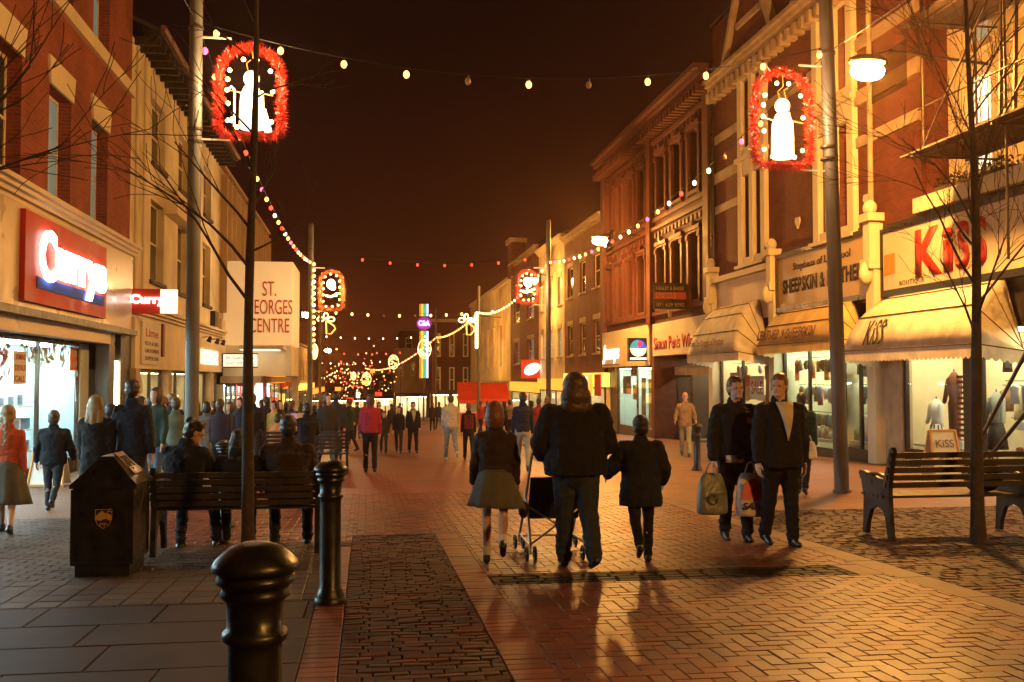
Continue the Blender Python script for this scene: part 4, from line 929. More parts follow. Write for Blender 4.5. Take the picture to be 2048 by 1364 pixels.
def motif(px0, px1, pyt, pyb, Y, label, kind, side, polex, dens=6500, tin='tinsel', tl=.125, light=420, group='tinsel arches hung from the poles'):
    x0, zt = PY(px0, pyt, Y); x1, zb = PY(px1, pyb, Y); cx = (x0+x1)/2; wd = (x1-x0)-tl*1.6; ht = (zt-zb)-tl*1.6; zb += tl*.8
    T = thing('hanging_frame', label, 'light decoration', (cx, Y, zb), group)
    path = resample(arch(wd, ht), 72)
    MB().tube([(cx+u, Y, zb+v) for u, v in path+path[:1]], .014, 6).build('frame', 'black_gloss', T)
    r = random.Random(int(px0)); m = MB()
    for i in range(dens):
        u, v = path[int(r.random()*72)]; c = Vector((cx+u+r.uniform(-.03, .03), Y+r.uniform(-.02, .02), zb+v+r.uniform(-.03, .03)))
        d = Vector((r.gauss(0, 1), r.gauss(0, .8), r.gauss(0, 1))).normalized()*tl*r.uniform(.5, 1.15); q = d.cross(Vector((r.gauss(0, 1), r.gauss(0, 1), r.gauss(0, 1)))).normalized()*.006
        m.add([c-q, c+q, c+d], [(0, 1, 2)])
    m.build('tinsel', tin, T)
    inner = arch(wd-.26, ht-.26); inner = [(u, v+.13) for u, v in inner]
    if kind in ('figure', 'figure2'):
        fr = [(-.30, .40), (-.30, .62), (-.30, .78), (-.26, .95), (-.22, .965)] if 0 else None
        bl = [(-.45, .12), (-.45, .36), (-.47, .55), (-.46, .70), (-.42, .83), (-.14, .99), (.14, .99), (.42, .84), (.47, .55), (.45, .12), (-.26, .03), (.26, .03)]
        for u, v in bl:
            o = MB().ball((cx+u*(wd-.24), Y-.03, zb+.10+v*(ht-.30)), .036, 8, 6).build('bulb', 'bulb_frame', T)
        bw = wd*.19; m = MB()
        h0 = .12; H_ = ht*.50; s_ = cx+(.0 if kind == 'figure2' else .02)
        m.lathe([(bw*.9, 0), (bw*1.0, .03), (bw*.98, H_*.45), (bw*.90, H_*.75), (bw*.62, H_*.92), (bw*.28, H_)], (s_, Y, zb+h0), 18); m.lathe([(.001, 0), (bw*.9, 0)], (s_, Y, zb+h0), 18)
        m.build('body', 'figure_glow', T); m = MB(); m.ball((s_, Y, zb+h0+H_+.09), (bw*.68, bw*.6, bw*.68), 14, 9); m.build('head', 'figure_glow', T)
        m = MB(); m.tube([(s_-.05, Y-.02, zb+h0+H_+.2), (s_-.08, Y, zb+h0+H_+.33), (s_+.02, Y, zb+h0+H_+.42), (s_, Y, zb+ht)], .008, 5); m.tube([(s_+.06, Y-.02, zb+h0+H_+.2), (s_+.03, Y, zb+h0+H_+.36), (s_+.1, Y, zb+h0+H_+.40)], .008, 5)
        m.build('crown_wire', 'tinsel_gold', T)
        m = MB(); m.bar((s_-bw*.9, Y, zb+h0+H_*.8), (cx-wd*.36, Y, zb+h0+H_*.86), .012); m.bar((s_+bw*.9, Y, zb+h0+H_*.8), (cx+wd*.36, Y, zb+h0+H_*.76), .012); m.build('arm_wire', 'tinsel_gold', T)
        m = MB(); m.prism([(-.03, .03), (.05, .03), (.06, -.08), (.0, -.12)], (s_, Y-bw*.93-.01, zb+h0+H_*.88), (1, 0, 0), (0, 0, 1), (0, 1, 0), .01); m.build('collar', 'tinsel_gold', T)
        if kind == 'figure':
            m = MB(); m.tube([(cx-wd*.24, Y-.02, zb+.15), (cx-wd*.24, Y-.02, zb+h0+H_*.85), (cx-wd*.29, Y-.02, zb+h0+H_*.93), (cx-wd*.33, Y-.02, zb+h0+H_*.85)], .016, 6); m.build('crook', 'figure_glow', T); MB().tube([(cx+wd*.22, Y, zb+.12), (cx+wd*.18, Y, zb+h0+H_*.85)], .03, 6).build('staff', 'figure_glow', T)
            m = MB(); m.tube([(cx+wd*.29, Y, zb+.08), (cx+wd*.24, Y, zb+.45)], [.06, .01], 8); m.build('candle', 'figure_glow', T)
    else:
        for u, v in resample(inner, 14): MB().ball((cx+u, Y-.05, zb+v), .05, 8, 6).build('bulb', 'bulb_far', T)
        m = MB(); s_ = wd*.20
        m.ball((cx-.02, Y, zb+ht*.66), (s_, .08, s_*1.15), 12, 8); m.ball((cx+s_*.35, Y, zb+ht*.58), (s_*.6, .07, s_*.7), 12, 8); m.build('head', 'figure_far', T)
        m = MB(); m.tube([(cx-wd*.25, Y, zb+ht*.36), (cx-wd*.05, Y, zb+ht*.33), (cx+wd*.1, Y, zb+ht*.36), (cx+wd*.24, Y, zb+ht*.42), (cx+wd*.2, Y, zb+ht*.34)], .05, 6); m.build('scroll', 'neon_yellow', T)
    # bracket arms to the pole
    m = MB(); xe = polex
    for z in (zb+ht+.12, zb-.07): m.bar((xe, Y, z), (cx+(-side)*wd*.30, Y, z), .028)
    m.build('bracket', 'white_paint', T)
    ld = bpy.data.lights.new('frame_bulbs', 'POINT'); ld.energy = light; ld.color = (1, .60, .26); ld.shadow_soft_size = .25
    lo = bpy.data.objects.new('frame_light', ld); COL.objects.link(lo); lo.parent = T; lo.location = (0, -.25, ht*.5)
motif(424, 576, 78, 288, PLY-.0, 'near left tinsel arch with glowing robed figure beside a crook', 'figure', 1, PLX)
motif(1496, 1633, 128, 345, PRY, 'near right red tinsel arch with glowing bell shaped figure', 'figure2', -1, PRX-.15)
motif(634, 692, 535, 626, PL2Y, 'middle left arch with glowing face and scroll', 'face', 1, PL2X, 2000, 'tinsel_gold', .17, 500)
motif(1030, 1080, 535, 612, PR2Y, 'middle right arch lit from behind by a street lamp', 'face', -1, PRX, 2000, 'tinsel', .15, 500)
def bow(px0, px1, pyt, pyb, Y, label):
    x0, zt = PY(px0, pyt, Y); x1, zb = PY(px1, pyb, Y); cx = (x0+x1)/2; wd = x1-x0; ht = zt-zb
    T = thing('neon_bow', label, 'light decoration', (cx, Y, zb), 'neon bows with a bell'); P = lambda u, v: (cx+u*wd, Y, zb+v*ht); m = MB()
    for c, a, b_ in (((-.28, .72), .16, .10), ((.22, .72), .16, .10), ((-.03, .88), .10, .13)):
        m.tube([P(c[0]+a*cos(t), c[1]+b_*sin(t)) for t in [2*pi*k/12 for k in range(13)]], .055, 6)
    m.build('bow_loops', 'neon_yellow', T)
    m = MB(); m.tube([P(-.02, .66), P(.0, .05), P(.22, .06), P(.42, .28), P(.36, .42), P(.04, .62)], .05, 6); m.build('bell_outline', 'neon_orange', T)
    m = MB()
    for a, b_ in ((P(-.5, 0), P(.5, 0)), (P(-.5, 1), P(.5, 1)), (P(-.5, 0), P(-.5, 1)), (P(.5, 0), P(.5, 1))): m.bar(a, b_, .03)
    m.build('frame', 'gutter', T)
bow(632, 674, 626, 670, 69, 'neon bow and bell below the middle left arch')
bow(915, 952, 628, 672, PR3Y, 'neon bow and bell beside the third right pole')
for px, py, sx, sy, Y, lb in ((849, 698, 26, 38, 105, 'blazing yellow star cluster across the foot of the rainbow sign'), (787, 724, 20, 28, 130, 'blazing yellow cluster on a far building left of the rainbow sign'),
                              (629, 703, 12, 30, 85, 'yellow arch shaped light just right of the middle left pole'), (733, 758, 18, 26, 165, 'far white cluster where the long string dips'), (707, 752, 10, 16, 165, 'far orange arch light left of the white cluster')):
    c = PY(px, py, Y); k = Y/1990; T = thing('light_cluster', lb, 'light decoration', (c[0], Y, c[1]), 'clusters of lights far down the street'); m = MB(); r = random.Random(px); q = MB()
    for i in range(34):
        a = r.uniform(0, 6.3); s_ = r.random()**.5; q.ball((c[0]+cos(a)*s_*sx*k*.45, Y+r.uniform(-.1, .1), c[1]+sin(a)*s_*sy*k*.45), .085, 6, 4)
    q.build('bulbs', 'bulb_far', T)
    m.tube([(c[0]+sx*k*.5*cos(t), Y, c[1]+sy*k*.5*sin(t)) for t in [2*pi*i/16 for i in range(17)]], .04, 6); m.build('ring', 'neon_yellow', T)
    m = MB(); m.bar((c[0], Y+.1, c[1]), (c[0]+(.9 if px > 740 or px < 650 else -.9), Y+.1, c[1]), .04); m.bar((c[0]+(.9 if px > 740 or px < 650 else -.9), Y+.1, c[1]), (c[0]+(.9 if px > 740 or px < 650 else -.9), Y+.1, gz(Y)), .08); m.build('pole', 'gutter', T)
# rainbow blade sign
Yc = 112.0; T = thing('rainbow_sign', 'tall vertical rainbow striped sign with a round purple emblem', 'sign', (PY(848, 690, Yc)[0], Yc, 2))
for k, (nm, cl, st) in enumerate((('orange', (1, .22, .02), .9), ('yellow', (1, .65, .05), 1.2), ('green', (.05, .50, .22), .8), ('blue', (.12, .40, .9), .9), ('white', (.8, .85, 1), 1.3))):
    em('stripe_'+nm, cl, st)
    for pt, pb in ((608, 632), (662, 756)):
        a = PY(839+k*3.6, pb, Yc); b_ = PY(839+(k+1)*3.6, pt, Yc); MB().box(a[0], b_[0], Yc, Yc+.3, a[1], b_[1]).build('stripe', 'stripe_'+nm, T)
em('emblem_purple', (.35, .03, .45), .8); em('emblem_white', (.9, .9, 1), 2.5)
c = PY(848, 647, Yc); MB().ball((c[0], Yc-.1, c[1]), (.85, .2, .72), 20, 10).build('emblem', 'emblem_purple', T)
text('C&A', 'emblem_white', T, (c[0]-.62, Yc-.36, c[1]-.28), (1, 0, 0), 1.25, .6, bold=.03, ext=.05)
MB().box(c[0]+.5, c[0]+1.2, Yc+.05, Yc+.2, c[1]-.1, c[1]+.1).build('bracket', 'gutter', T); MB().box(c[0]-.1, c[0]+.1, Yc+.31, Yc+.4, gz(Yc), PY(848, 608, Yc)[1]).build('post', 'gutter', T)
# red stall canopies
for pl, pr, pt, pb, Y, lb in ((918, 962, 772, 800, 80, 'red market stall canopy left of the third right pole'), (963, 1020, 774, 798, 76, 'red market stall canopy right of the third right pole')):
    a = PY(pl, pb, Y); b_ = PY(pr, pt, Y); T = thing('market_stall', lb, 'stall', ((a[0]+b_[0])/2, Y, gz(Y)), 'red canopied stalls'); m = MB()
    m.quad((a[0], Y, a[1]), (b_[0], Y, a[1]), (b_[0], Y+1.8, b_[1]+.3), (a[0], Y+1.8, b_[1]+.3)); m.box(a[0], b_[0], Y-.01, Y+.01, a[1]-.3, a[1]); m.quad((a[0], Y, a[1]), (a[0], Y+1.8, b_[1]+.3), (a[0], Y+1.8, a[1])); m.quad((b_[0], Y, a[1]), (b_[0], Y+1.8, b_[1]+.3), (b_[0], Y+1.8, a[1]))
    m.build('canopy', 'red_awning', T)
    for x in (a[0]+.03, b_[0]-.03): MB().bar((x, Y+.05, gz(Y)), (x, Y+.05, a[1]), .05).build('post', 'gutter', T)
    MB().box(a[0]+.1, b_[0]-.1, Y+.3, Y+1.5, gz(Y), gz(Y)+.95).build('counter', 'red_awning', T)
    MB().box(a[0]+.3, b_[0]-.3, Y+.6, Y+.75, a[1]-.25, a[1]-.18).build('light_tube', 'tube_warm', T)

# ------------------------------------------------------------------ awnings
def awning(y0, y1, zb, zt, r_, mat, T, nf=3, lean=.5, seg=(4, 34, 62, 90), val=.22):
    """folding canopy: hoops turning about the wall; y1 is the far end"""
    m = MB(); s_ = MB(); hoops = []
    for t in seg:
        a = radians(t); k = sin(a)*lean; x = XR-r_*cos(a)-.12; z = zb+(zt-zb)*sin(a)
        hoops.append([(XR-.1, y1-k*.3, zb+.0), (x, y1-k, z), (x, y0+k, z), (XR-.1, y0+k*.3, zb+.0)])
    # soft bulge: insert a middle row between hoops
    rows_ = []
    for h, g_ in zip(hoops, hoops[1:]):
        rows_.append(h); mid = []
        for i, (p, q) in enumerate(zip(h, g_)):
            v = (Vector(p)+Vector(q))/2
            if i in (1, 2): v += (v-Vector((XR, v.y, zb))).normalized()*.035*r_
            mid.append(tuple(v))
        rows_.append(mid)
    rows_.append(hoops[-1])
    def strip(h):
        P = [Vector(p) for p in h]; o = []
        n0 = 6
        for i in range(n0): o.append(P[0].lerp(P[1], i/n0))
        n1 = 10
        for i in range(n1): o.append(P[1].lerp(P[2], i/n1))
        for i in range(n0+1): o.append(P[2].lerp(P[3], i/n0))
        return o
    G_ = [strip(h) for h in rows_]; n = len(G_[0]); vs = [p for g_ in G_ for p in g_]; fs = []
    for j in range(len(G_)-1):
        for i in range(n-1): fs.append((j*n+i, j*n+i+1, (j+1)*n+i+1, (j+1)*n+i))
    m.add(vs, fs, True)
    c = m.build('canopy_fabric', mat, T)
    md = c.modifiers.new('thick', 'SOLIDIFY'); md.thickness = .012
    for h in hoops: s_.tube([Vector(p)+Vector((-.012, 0, .012)) for p in h], .014, 5, smooth=True)
    s_.build('hoop_seam', 'seam', T)
    # scalloped valance along the front and the near end
    h = hoops[0]; v = MB()
    def val_(p, q, w_=.16):
        p, q = Vector(p), Vector(q); L = (q-p).length; n_ = max(2, int(L/w_)); vs = []; N = n_*6
        for i in range(N+1):
            t = i/N; b_ = p.lerp(q, t); ph = (i % 6)/6; d = val+.055*sin(pi*ph); vs += [b_, b_-Vector((0, 0, d))]
        v.add(vs, [(2*i, 2*i+1, 2*i+3, 2*i+2) for i in range(N)])
    val_(h[1], h[2]); val_(h[2], h[3]); val_(h[0], h[1]); o = v.build('valance', mat, T); md = o.modifiers.new('thick', 'SOLIDIFY'); md.thickness = .008
    return hoops
def aw_text(s_, hoops, u0, u1, lo, hi, mat, T, **k):
    """lettering lying on the lowest facet of a canopy; u runs from the far end to the near end"""
    a, b_ = Vector(hoops[0][1]), Vector(hoops[0][2]); c, d = Vector(hoops[1][1]), Vector(hoops[1][2])
    mid = (Vector(hoops[0][1])+Vector(hoops[1][1]))/2; up_ = (Vector((c.x, 0, c.z))-Vector((a.x, 0, a.z)))
    L = up_.length; V = up_.normalized(); U = Vector((0, -1, 0)); N = U.cross(V)
    yy = a.y+(b_.y-a.y)*u0; O = Vector((a.x, yy, a.z))+V*L*lo+N*.075
    text(s_, mat, T, O, U, (a.y-b_.y)*(u1-u0), L*(hi-lo), V=V, ext=.006, **k)
def fitaw(px, py, y1): return PY(px, py, y1)
kx, kz = PY(905, 730, 22.6) if 0 else PY(1710, 715, 22.6)
T = thing('awning', 'large cream folding awning lettered KiSS over the boutique windows', 'awning', (XR, 20, kz), 'folding shop awnings')
H_ = awning(FY(2075, XR), FY(1775, XR), kz, 3.42, XR-kx, 'awning_cream', T, lean=.75, seg=(6, 40, 72, 90))
aw_text('KiSS', H_, .20, .36, .12, .86, 'ink', T, bold=.01, shear=.15)
kx, kz = PY(1530, 700, 29.0)
T = thing('awning', 'yellow folding awning lettered LEATHER & SHEEPSKIN behind the right pole', 'awning', (XR, 27, kz), 'folding shop awnings')
H_ = awning(ypil[2]+.25, ypil[1]-.15, kz, 3.5, XR-kx, 'awning_yellow', T, lean=.9, seg=(6, 36, 66, 90))
aw_text('LEATHER & SHEEPSKIN', H_, .02, .72, .25, .78, 'brown_ink', T, bold=.03)
kx, kz = PY(1386, 722, 34.6)
T = thing('awning', 'pale striped folding awning with faint script below the blank pink fascia', 'awning', (XR, 32, kz), 'folding shop awnings')
H_ = awning(ypil[1]+.15, ypil[0]-.15, kz, 4.0, XR-kx, 'awning_pale', T, lean=1.1, seg=(6, 28, 50, 70, 90))
aw_text('from De Kruger of Preston', H_, .06, .74, .3, .72, 'brown_ink', T, bold=.0)

# ------------------------------------------------------------------ scaffold in front of the boutique building
T = thing('scaffold', 'steel tube scaffold with board decks and a ladder in front of the cream building', 'scaffold', (12, 16, gz(16)))
sx0, sx1 = 11.45, 12.65
ys = [FY(1858, 11.6)-.2, 16.4, 13.6, 10.8]
for i, y in enumerate(ys):
    for x in (sx0, sx1):
        if i == 0 and x == sx0: zb_ = 5.9
        else: zb_ = gz(y) if x == sx0 and i > 1 else 3.6
        MB().tube([(x, y, zb_), (x, y, 13.5)], .026, 8).build('standard', 'scaffold_tube', T)
for z in (6.1, 8.9, 11.6):
    for x in (sx0, sx1):
        MB().tube([(x, ys[0]+.4, z), (x, ys[-1], z)], .026, 8).build('ledger', 'scaffold_tube', T)
        MB().tube([(x, ys[0]+.2, z+1.0), (x, ys[-1], z+1.0)], .024, 8).build('guard_rail', 'scaffold_tube', T) if x == sx0 else None
    for y in ys: MB().tube([(sx0-.35, y-.08, z-.06), (XR+.3, y-.08, z-.06)], .024, 8).build('transom', 'scaffold_tube', T)
    m = MB()
    for k in range(5):
        x = sx0-.25+k*.31
        m.box(x, x+.29, ys[-1], ys[0]+.5-.03*k, z+.03, z+.07)
    m.build('deck_boards', 'scaffold_board', T)
for y0_, y1_, z0_, z1_ in ((ys[0], ys[1], 6.2, 8.9), (ys[1], ys[2], 8.9, 11.6), (ys[1], ys[2], 6.2, 8.9)): MB().tube([(sx0-.05, y0_, z0_), (sx0-.05, y1_, z1_)], .024, 8).build('brace', 'scaffold_tube', T)
a = PY(1925, 945, 12.6); b_ = PY(2060, 690, 11.4); MB().tube([(a[0], 12.6, max(a[1], gz(12.6))), (b_[0], 11.4, b_[1])], .026, 8).build('raker', 'scaffold_tube', T)
a = PY(1970, 925, 12.2); b_ = PY(2060, 815, 11.2); MB().tube([(a[0], 12.2, a[1]), (b_[0], 11.2, b_[1])], .026, 8).build('raker', 'scaffold_tube', T)
T = thing('ladder', 'steel ladder standing on the scaffold deck among the right tree branches', 'ladder', (11.9, 15, 6.2)); yl = 17.0
for y in (yl, yl-.42): MB().bar((11.75, y, 6.2), (11.95, y, 12.6), .05, .07).build('rail', 'scaffold_tube', T)
for k in range(20): MB().tube([(11.76+.01*k, yl, 6.5+.31*k), (11.76+.01*k, yl-.42, 6.5+.31*k)], .016, 6).build('rung', 'scaffold_tube', T)
# ------------------------------------------------------------------ people
def vox(shapes, size, smooth=4, fac=.5):
    """union of simple volumes -> one continuous skin"""
    me = bpy.data.meshes.new('t'); me.from_pydata([tuple(v) for v in shapes.v], [], shapes.f); o = bpy.data.objects.new('t', me); COL.objects.link(o)
    r = o.modifiers.new('r', 'REMESH'); r.mode = 'VOXEL'; r.voxel_size = size; r.use_smooth_shade = True
    s_ = o.modifiers.new('s', 'SMOOTH'); s_.iterations = smooth; s_.factor = fac
    n = bpy.data.meshes.new_from_object(o.evaluated_get(bpy.context.evaluated_depsgraph_get()))
    bpy.data.objects.remove(o); bpy.data.meshes.remove(me)
    n.polygons.foreach_set('use_smooth', [True]*len(n.polygons)); return n
def link(name, me, mat, parent):
    me.name = name; me.materials.clear(); me.materials.append(M[mat]); o = bpy.data.objects.new(name, me); COL.objects.link(o); o.parent = parent; return o
SK = pm('skin', (.55, .33, .24), .55, nz=(9, .1)); pm('skin_red', (.62, .27, .17), .55, nz=(9, .1))
def cloth(name, col, rough=.85, a=.18): return pm(name, col, rough, nz=(7, a), bump=(11, .55, .03), spec=.25)
for nm, c in dict(black_cloth=(.012, .012, .015), navy_cloth=(.014, .018, .032), charcoal=(.03, .03, .033), dark_brown=(.035, .022, .017), orange_coat=(.52, .10, .045), red_coat=(.42, .035, .03), crimson_jacket=(.30, .02, .035),
                  denim_dark=(.030, .038, .052), grey_skirt=(.11, .105, .085), green_jacket=(.10, .125, .09), denim=(.075, .10, .135), light_denim=(.20, .22, .22), pale_top=(.42, .36, .28), tan_coat=(.26, .17, .10), white_cloth=(.62, .60, .54), orange_shirt=(.50, .19, .07),
                  red_shirt=(.36, .03, .02), khaki=(.26, .24, .17), dark_green=(.02, .04, .03), grey_coat=(.10, .105, .095), yellow_cloth=(.5, .33, .08), purple_cloth=(.03, .018, .028)).items(): cloth(nm, c)
pm('poster_badge', (.50, .16, .08), .6); cloth('shirt_pale', (.62, .55, .42)); pm('shoe', (.012, .011, .011), .35); pm('white_shoe', (.5, .48, .44), .5)
for nm, c in dict(hair_dark=(.018, .012, .009), hair_brown=(.06, .032, .017), hair_blonde=(.30, .20, .09), hair_grey=(.25, .22, .19), hair_ginger=(.16, .06, .02), cap_white=(.6, .58, .5), cap_red=(.45, .03, .02)).items():
    m_, n_, b_ = _new(nm); b_.inputs['Base Color'].default_value = (*c, 1); b_.inputs['Roughness'].default_value = .45
    t = n_.nodes.new('ShaderNodeTexNoise'); mp = n_.nodes.new('ShaderNodeMapping'); mp.inputs['Scale'].default_value = (90, 90, 7); n_.links.new(_obj(n_), mp.inputs[0]); n_.links.new(mp.outputs[0], t.inputs['Vector']); t.inputs['Scale'].default_value = 1
    bp = n_.nodes.new('ShaderNodeBump'); bp.inputs['Strength'].default_value = .9; bp.inputs['Distance'].default_value = .006; n_.links.new(t.outputs[0], bp.inputs['Height']); n_.links.new(bp.outputs[0], b_.inputs['Normal'])
FOLDS = bpy.data.textures.new('cloth_folds', 'CLOUDS'); FOLDS.noise_scale = .085; FOLDS.noise_depth = 2; FOLDS.noise_basis = 'ORIGINAL_PERLIN'
LOCKS = bpy.data.textures.new('hair_locks', 'CLOUDS'); LOCKS.noise_scale = .03; LOCKS.noise_depth = 2
def limb(o, ang, out_, L):
    """end point of a bone hanging down from o: ang swings it forward, out_ sideways (+x)"""
    return Vector(o)+Vector((sin(out_)*cos(ang), sin(ang)*cos(out_), -cos(ang)*cos(out_)))*L
def person(label, x, y, rz, h, top='black_cloth', low='charcoal', hair='hair_dark', hairstyle='short', legs=((.25, .1), (-.25, .3)), arms=((.1, .12, .2), (-.1, .12, .2)), lean=0.0, head=(0, 0), coat=0.0,
           skirt=None, skirt_len=.5, sit=None, bulk=1.0, child=False, near=1, group=None, hat=None, hood=False, bare_legs=False, socks=False, collar=None, armyaw=(0, 0), stripes=False, skin='skin', shoes='shoe', shirt=None, z=None, name='person', legbulk=1.0, slv=1.0, box=0.0, patch=None):
    """legs/arms: (left, right); a leg is (swing, knee bend), an arm is (swing, outward, elbow bend); body faces +y before rz"""
    T = thing(name, label, 'person', (0, 0, 0), group); k = 1.0; H = 1.75; hs = 1.22 if child else 1.08
    vs = {1: .014, 2: .02, 3: .028, 0: .009}[near]
    hipz = .93; sh = 1.43; bw = bulk
    if sit is not None: hipz = sit*H/h+.13
    up = Vector((0, sin(lean), cos(lean))); P0 = Vector((0, 0, hipz))
    T1 = P0+up*.20; CH = P0+up*.38; SHc = P0+up*.50; NK = P0+up*.56; HD = NK+Vector((0, sin(lean)*.5, 1)).normalized()*.145+Vector((0, .012, 0))
    J = []
    zmin = 9
    for sgn, (sw, kb) in zip((-1, 1), legs):
        hp = P0+Vector((sgn*.088, 0, -.02))
        if sit is not None: kn = hp+Vector((sgn*.06+sgn*.05*kb, .42, .02)); an = Vector((kn.x, kn.y+.05+sw, .035)); fa = 0
        else:
            kn = limb(hp, sw, sgn*.02, .43); an = limb(kn, sw-kb, sgn*.0, .43); fa = sw-kb
        J.append((hp, kn, an, fa)); zmin = min(zmin, an.z)
    # arms
    A = []
    for i, (sgn, (sw, ow, eb)) in enumerate(zip((-1, 1), arms)):
        so = SHc+Vector((sgn*(.160*bw**.8), 0, -.045)); el = limb(so, sw+lean*.5, sgn*ow, .285)
        d = (Vector((0, sin(sw+eb), -cos(sw+eb)))); d.rotate(Euler((0, 0, armyaw[i]*sgn))); d.x += sgn*ow*.35; d.normalize(); wr = el+d*.255; A.append((so, el, wr, d, sgn))
    # ---- skin: one continuous body
    m = MB()
    m.cap2(P0, .10, CH, .11); m.cap2(SHc, .07, NK, .055); m.cap2(NK-Vector((0, 0, .03)), .056, HD-Vector((0, 0, .05)), .052)
    hr = Matrix.Rotation(head[0], 4, 'Z') @ Matrix.Rotation(head[1], 4, 'X'); piv = NK
    HD2 = piv+(hr @ (HD-piv)); q = lambda a, b_, c: HD2+(hr @ Vector((a, b_, c)))*hs
    m.ball(HD2+(hr @ Vector((0, -.012, .022)))*hs, (.074*hs, .095*hs, .100*hs), 16, 12, hr); m.ball(q(0, .018, -.045), (.056*hs, .070*hs, .072*hs), 14, 10, hr)
    if near <= 1:
        m.ball(q(0, .092, -.018), (.013, .020, .022), 8, 6, hr); m.ball(q(0, .078, -.085), (.026, .018, .018), 8, 6, hr); m.ball(q(0, .082, -.052), (.022, .012, .009), 8, 6, hr)
        for s_ in (-1, 1): m.ball(q(s_*.077, -.008, -.015), (.010, .020, .032), 8, 6, hr); m.ball(q(s_*.030, .076, .018), (.020, .012, .008), 8, 6, hr)
    for so, el, wr, d, sgn in A:
        m.cap2(SHc, .055, so, .05); m.cap2(so, .045, el, .036); m.cap2(el, .036, wr, .026)
        ax = Vector((0, 1, 0)) if abs(d.y) < .9 else Vector((0, 0, 1)); pn = Vector((1, 0, 0)); fwd = pn.cross(d).normalized()  # fingers spread along fwd, palm faces inward
        pc = wr+d*.055; m.cap2(wr, .026, wr+d*.03, .03); rot = Matrix((pn, fwd, d)).transposed().to_4x4(); m.ball(pc, (.017, .040, .052), 10, 8, rot)
        if near <= 1:
            for f_, (o_, ln) in enumerate(((-.030, .062), (-.010, .074), (.011, .078), (.031, .070))):
                a0 = pc+fwd*o_+d*.042; a1 = a0+d*ln*.52-pn*sgn*.010; a2 = a1+d*ln*.40-pn*sgn*.026; m.cap2(a0, .0095, a1, .009, 6); m.cap2(a1, .009, a2, .0078, 6)
            t0 = pc+fwd*.034-d*.02; t1 = t0+fwd*.026+d*.030-pn*sgn*.010; m.cap2(t0, .012, t1, .010, 6); m.cap2(t1, .010, t1+d*.028-pn*sgn*.008, .0085, 6)
        else: m.cap2(pc+d*.03, .028, pc+d*.085, .02, 6)
    for hp, kn, an, fa in J: m.cap2(P0, .09, hp, .085); m.cap2(hp, .078*legbulk, kn, .052); m.cap2(kn+Vector((0, 0, -.02)), .052, kn.lerp(an, .35)+Vector((0, -.012, 0)), .052); m.cap2(kn.lerp(an, .35), .05, an, .034)
    b_ = link('body', vox(m, {0: .0075, 1: .009}.get(near, vs), 2, .35), skin, T)
    if near <= 1:
        e_ = MB()
        for s_ in (-1, 1): e_.ball(q(s_*.030, .0805, .004), (.011, .007, .007), 8, 6, hr)
        e_.build('eyes', 'ink', b_)
    # ---- trousers or skirt
    if not bare_legs:
        m = MB(); m.cap2(P0+Vector((0, 0, .02)), .125*bw, P0+Vector((0, -.01, -.06 if sit is None else .0)), (.125 if sit is None else .10)*bw)
        for hp, kn, an, fa in J:
            m.cap2(hp, .098*legbulk*min(bw, 1.15), kn, .068*legbulk); e2 = kn.lerp(an, 1.0); m.cap2(kn, .068*legbulk, e2, .054*legbulk, 12)
            r_ = random.Random(int(x*100)+int(kn.x*1000))
            for t in (.55, .75, .92): m.ball(kn.lerp(e2, t)+Vector((r_.uniform(-.008, .008), r_.uniform(-.008, .008), 0)), (.066*legbulk, .068*legbulk, .03), 10, 6)
        link('trousers', vox(m, vs, 3), low, T)
    for hp, kn, an, fa in J:
        d = Vector((0, cos(fa*.6), sin(fa*.6))) if sit is None else Vector((0, 1, 0)); dn = Vector((0, d.z, -d.y)); m = MB()
        heel = an+dn*.045-d*.035; m.cap2(an, .044, heel, .045); m.cap2(heel, .040, an+d*.10+dn*.055, .036); m.cap2(an+d*.02+dn*.02, .045, an+d*.13+dn*.062, .033)
        link('shoe', vox(m, .011 if near < 3 else .02, 3), shoes, T)
        if socks: mm = MB(); mm.tube([an+Vector((0, 0, -.01)), an.lerp(kn, .24)], [.042, .050], 12); mm.build('sock', 'white_cloth', T)
    if skirt:
        m = MB(); n = 40; rws = 8; vv = []; ff = []
        ln = skirt_len; z0 = P0+Vector((0, 0, .10)); swing = (J[0][1].y+J[1][1].y)/2
        for j in range(rws+1):
            t = j/rws; rad = .135*bw+(.125+.06*ln)*t**.8
            for i in range(n):
                a = 2*pi*i/n; rr = rad*(1+.075*t*(1 if (i//2) % 2 else -1)+.02*sin(i*2.3)*t)+.012*sin(a*3+2)*t
                yy = sin(a)*rr*.88+swing*.35*t; vv.append((z0.x+cos(a)*rr, z0.y+yy, z0.z-ln*t-.02*sin(a+1)*t))
        for j in range(rws):
            for i in range(n): ff.append((j*n+i, j*n+(i+1) % n, (j+1)*n+(i+1) % n, (j+1)*n+i))
        m.add(vv, ff, True); o = m.build('skirt', skirt, T); md = o.modifiers.new('t', 'SOLIDIFY'); md.thickness = .008
    # ---- jacket: torso and sleeves in one piece
    m = MB()
    sw_ = sum(j[1].y for j in J)/2*.4 if sit is None else 0; ca = max(coat, .05) if sit is None else .0
    lo = P0+Vector((0, sw_*ca, -ca-(.0 if sit is None else -.0)))
    if sit is not None: lo = P0-Vector((0, 0, .03))
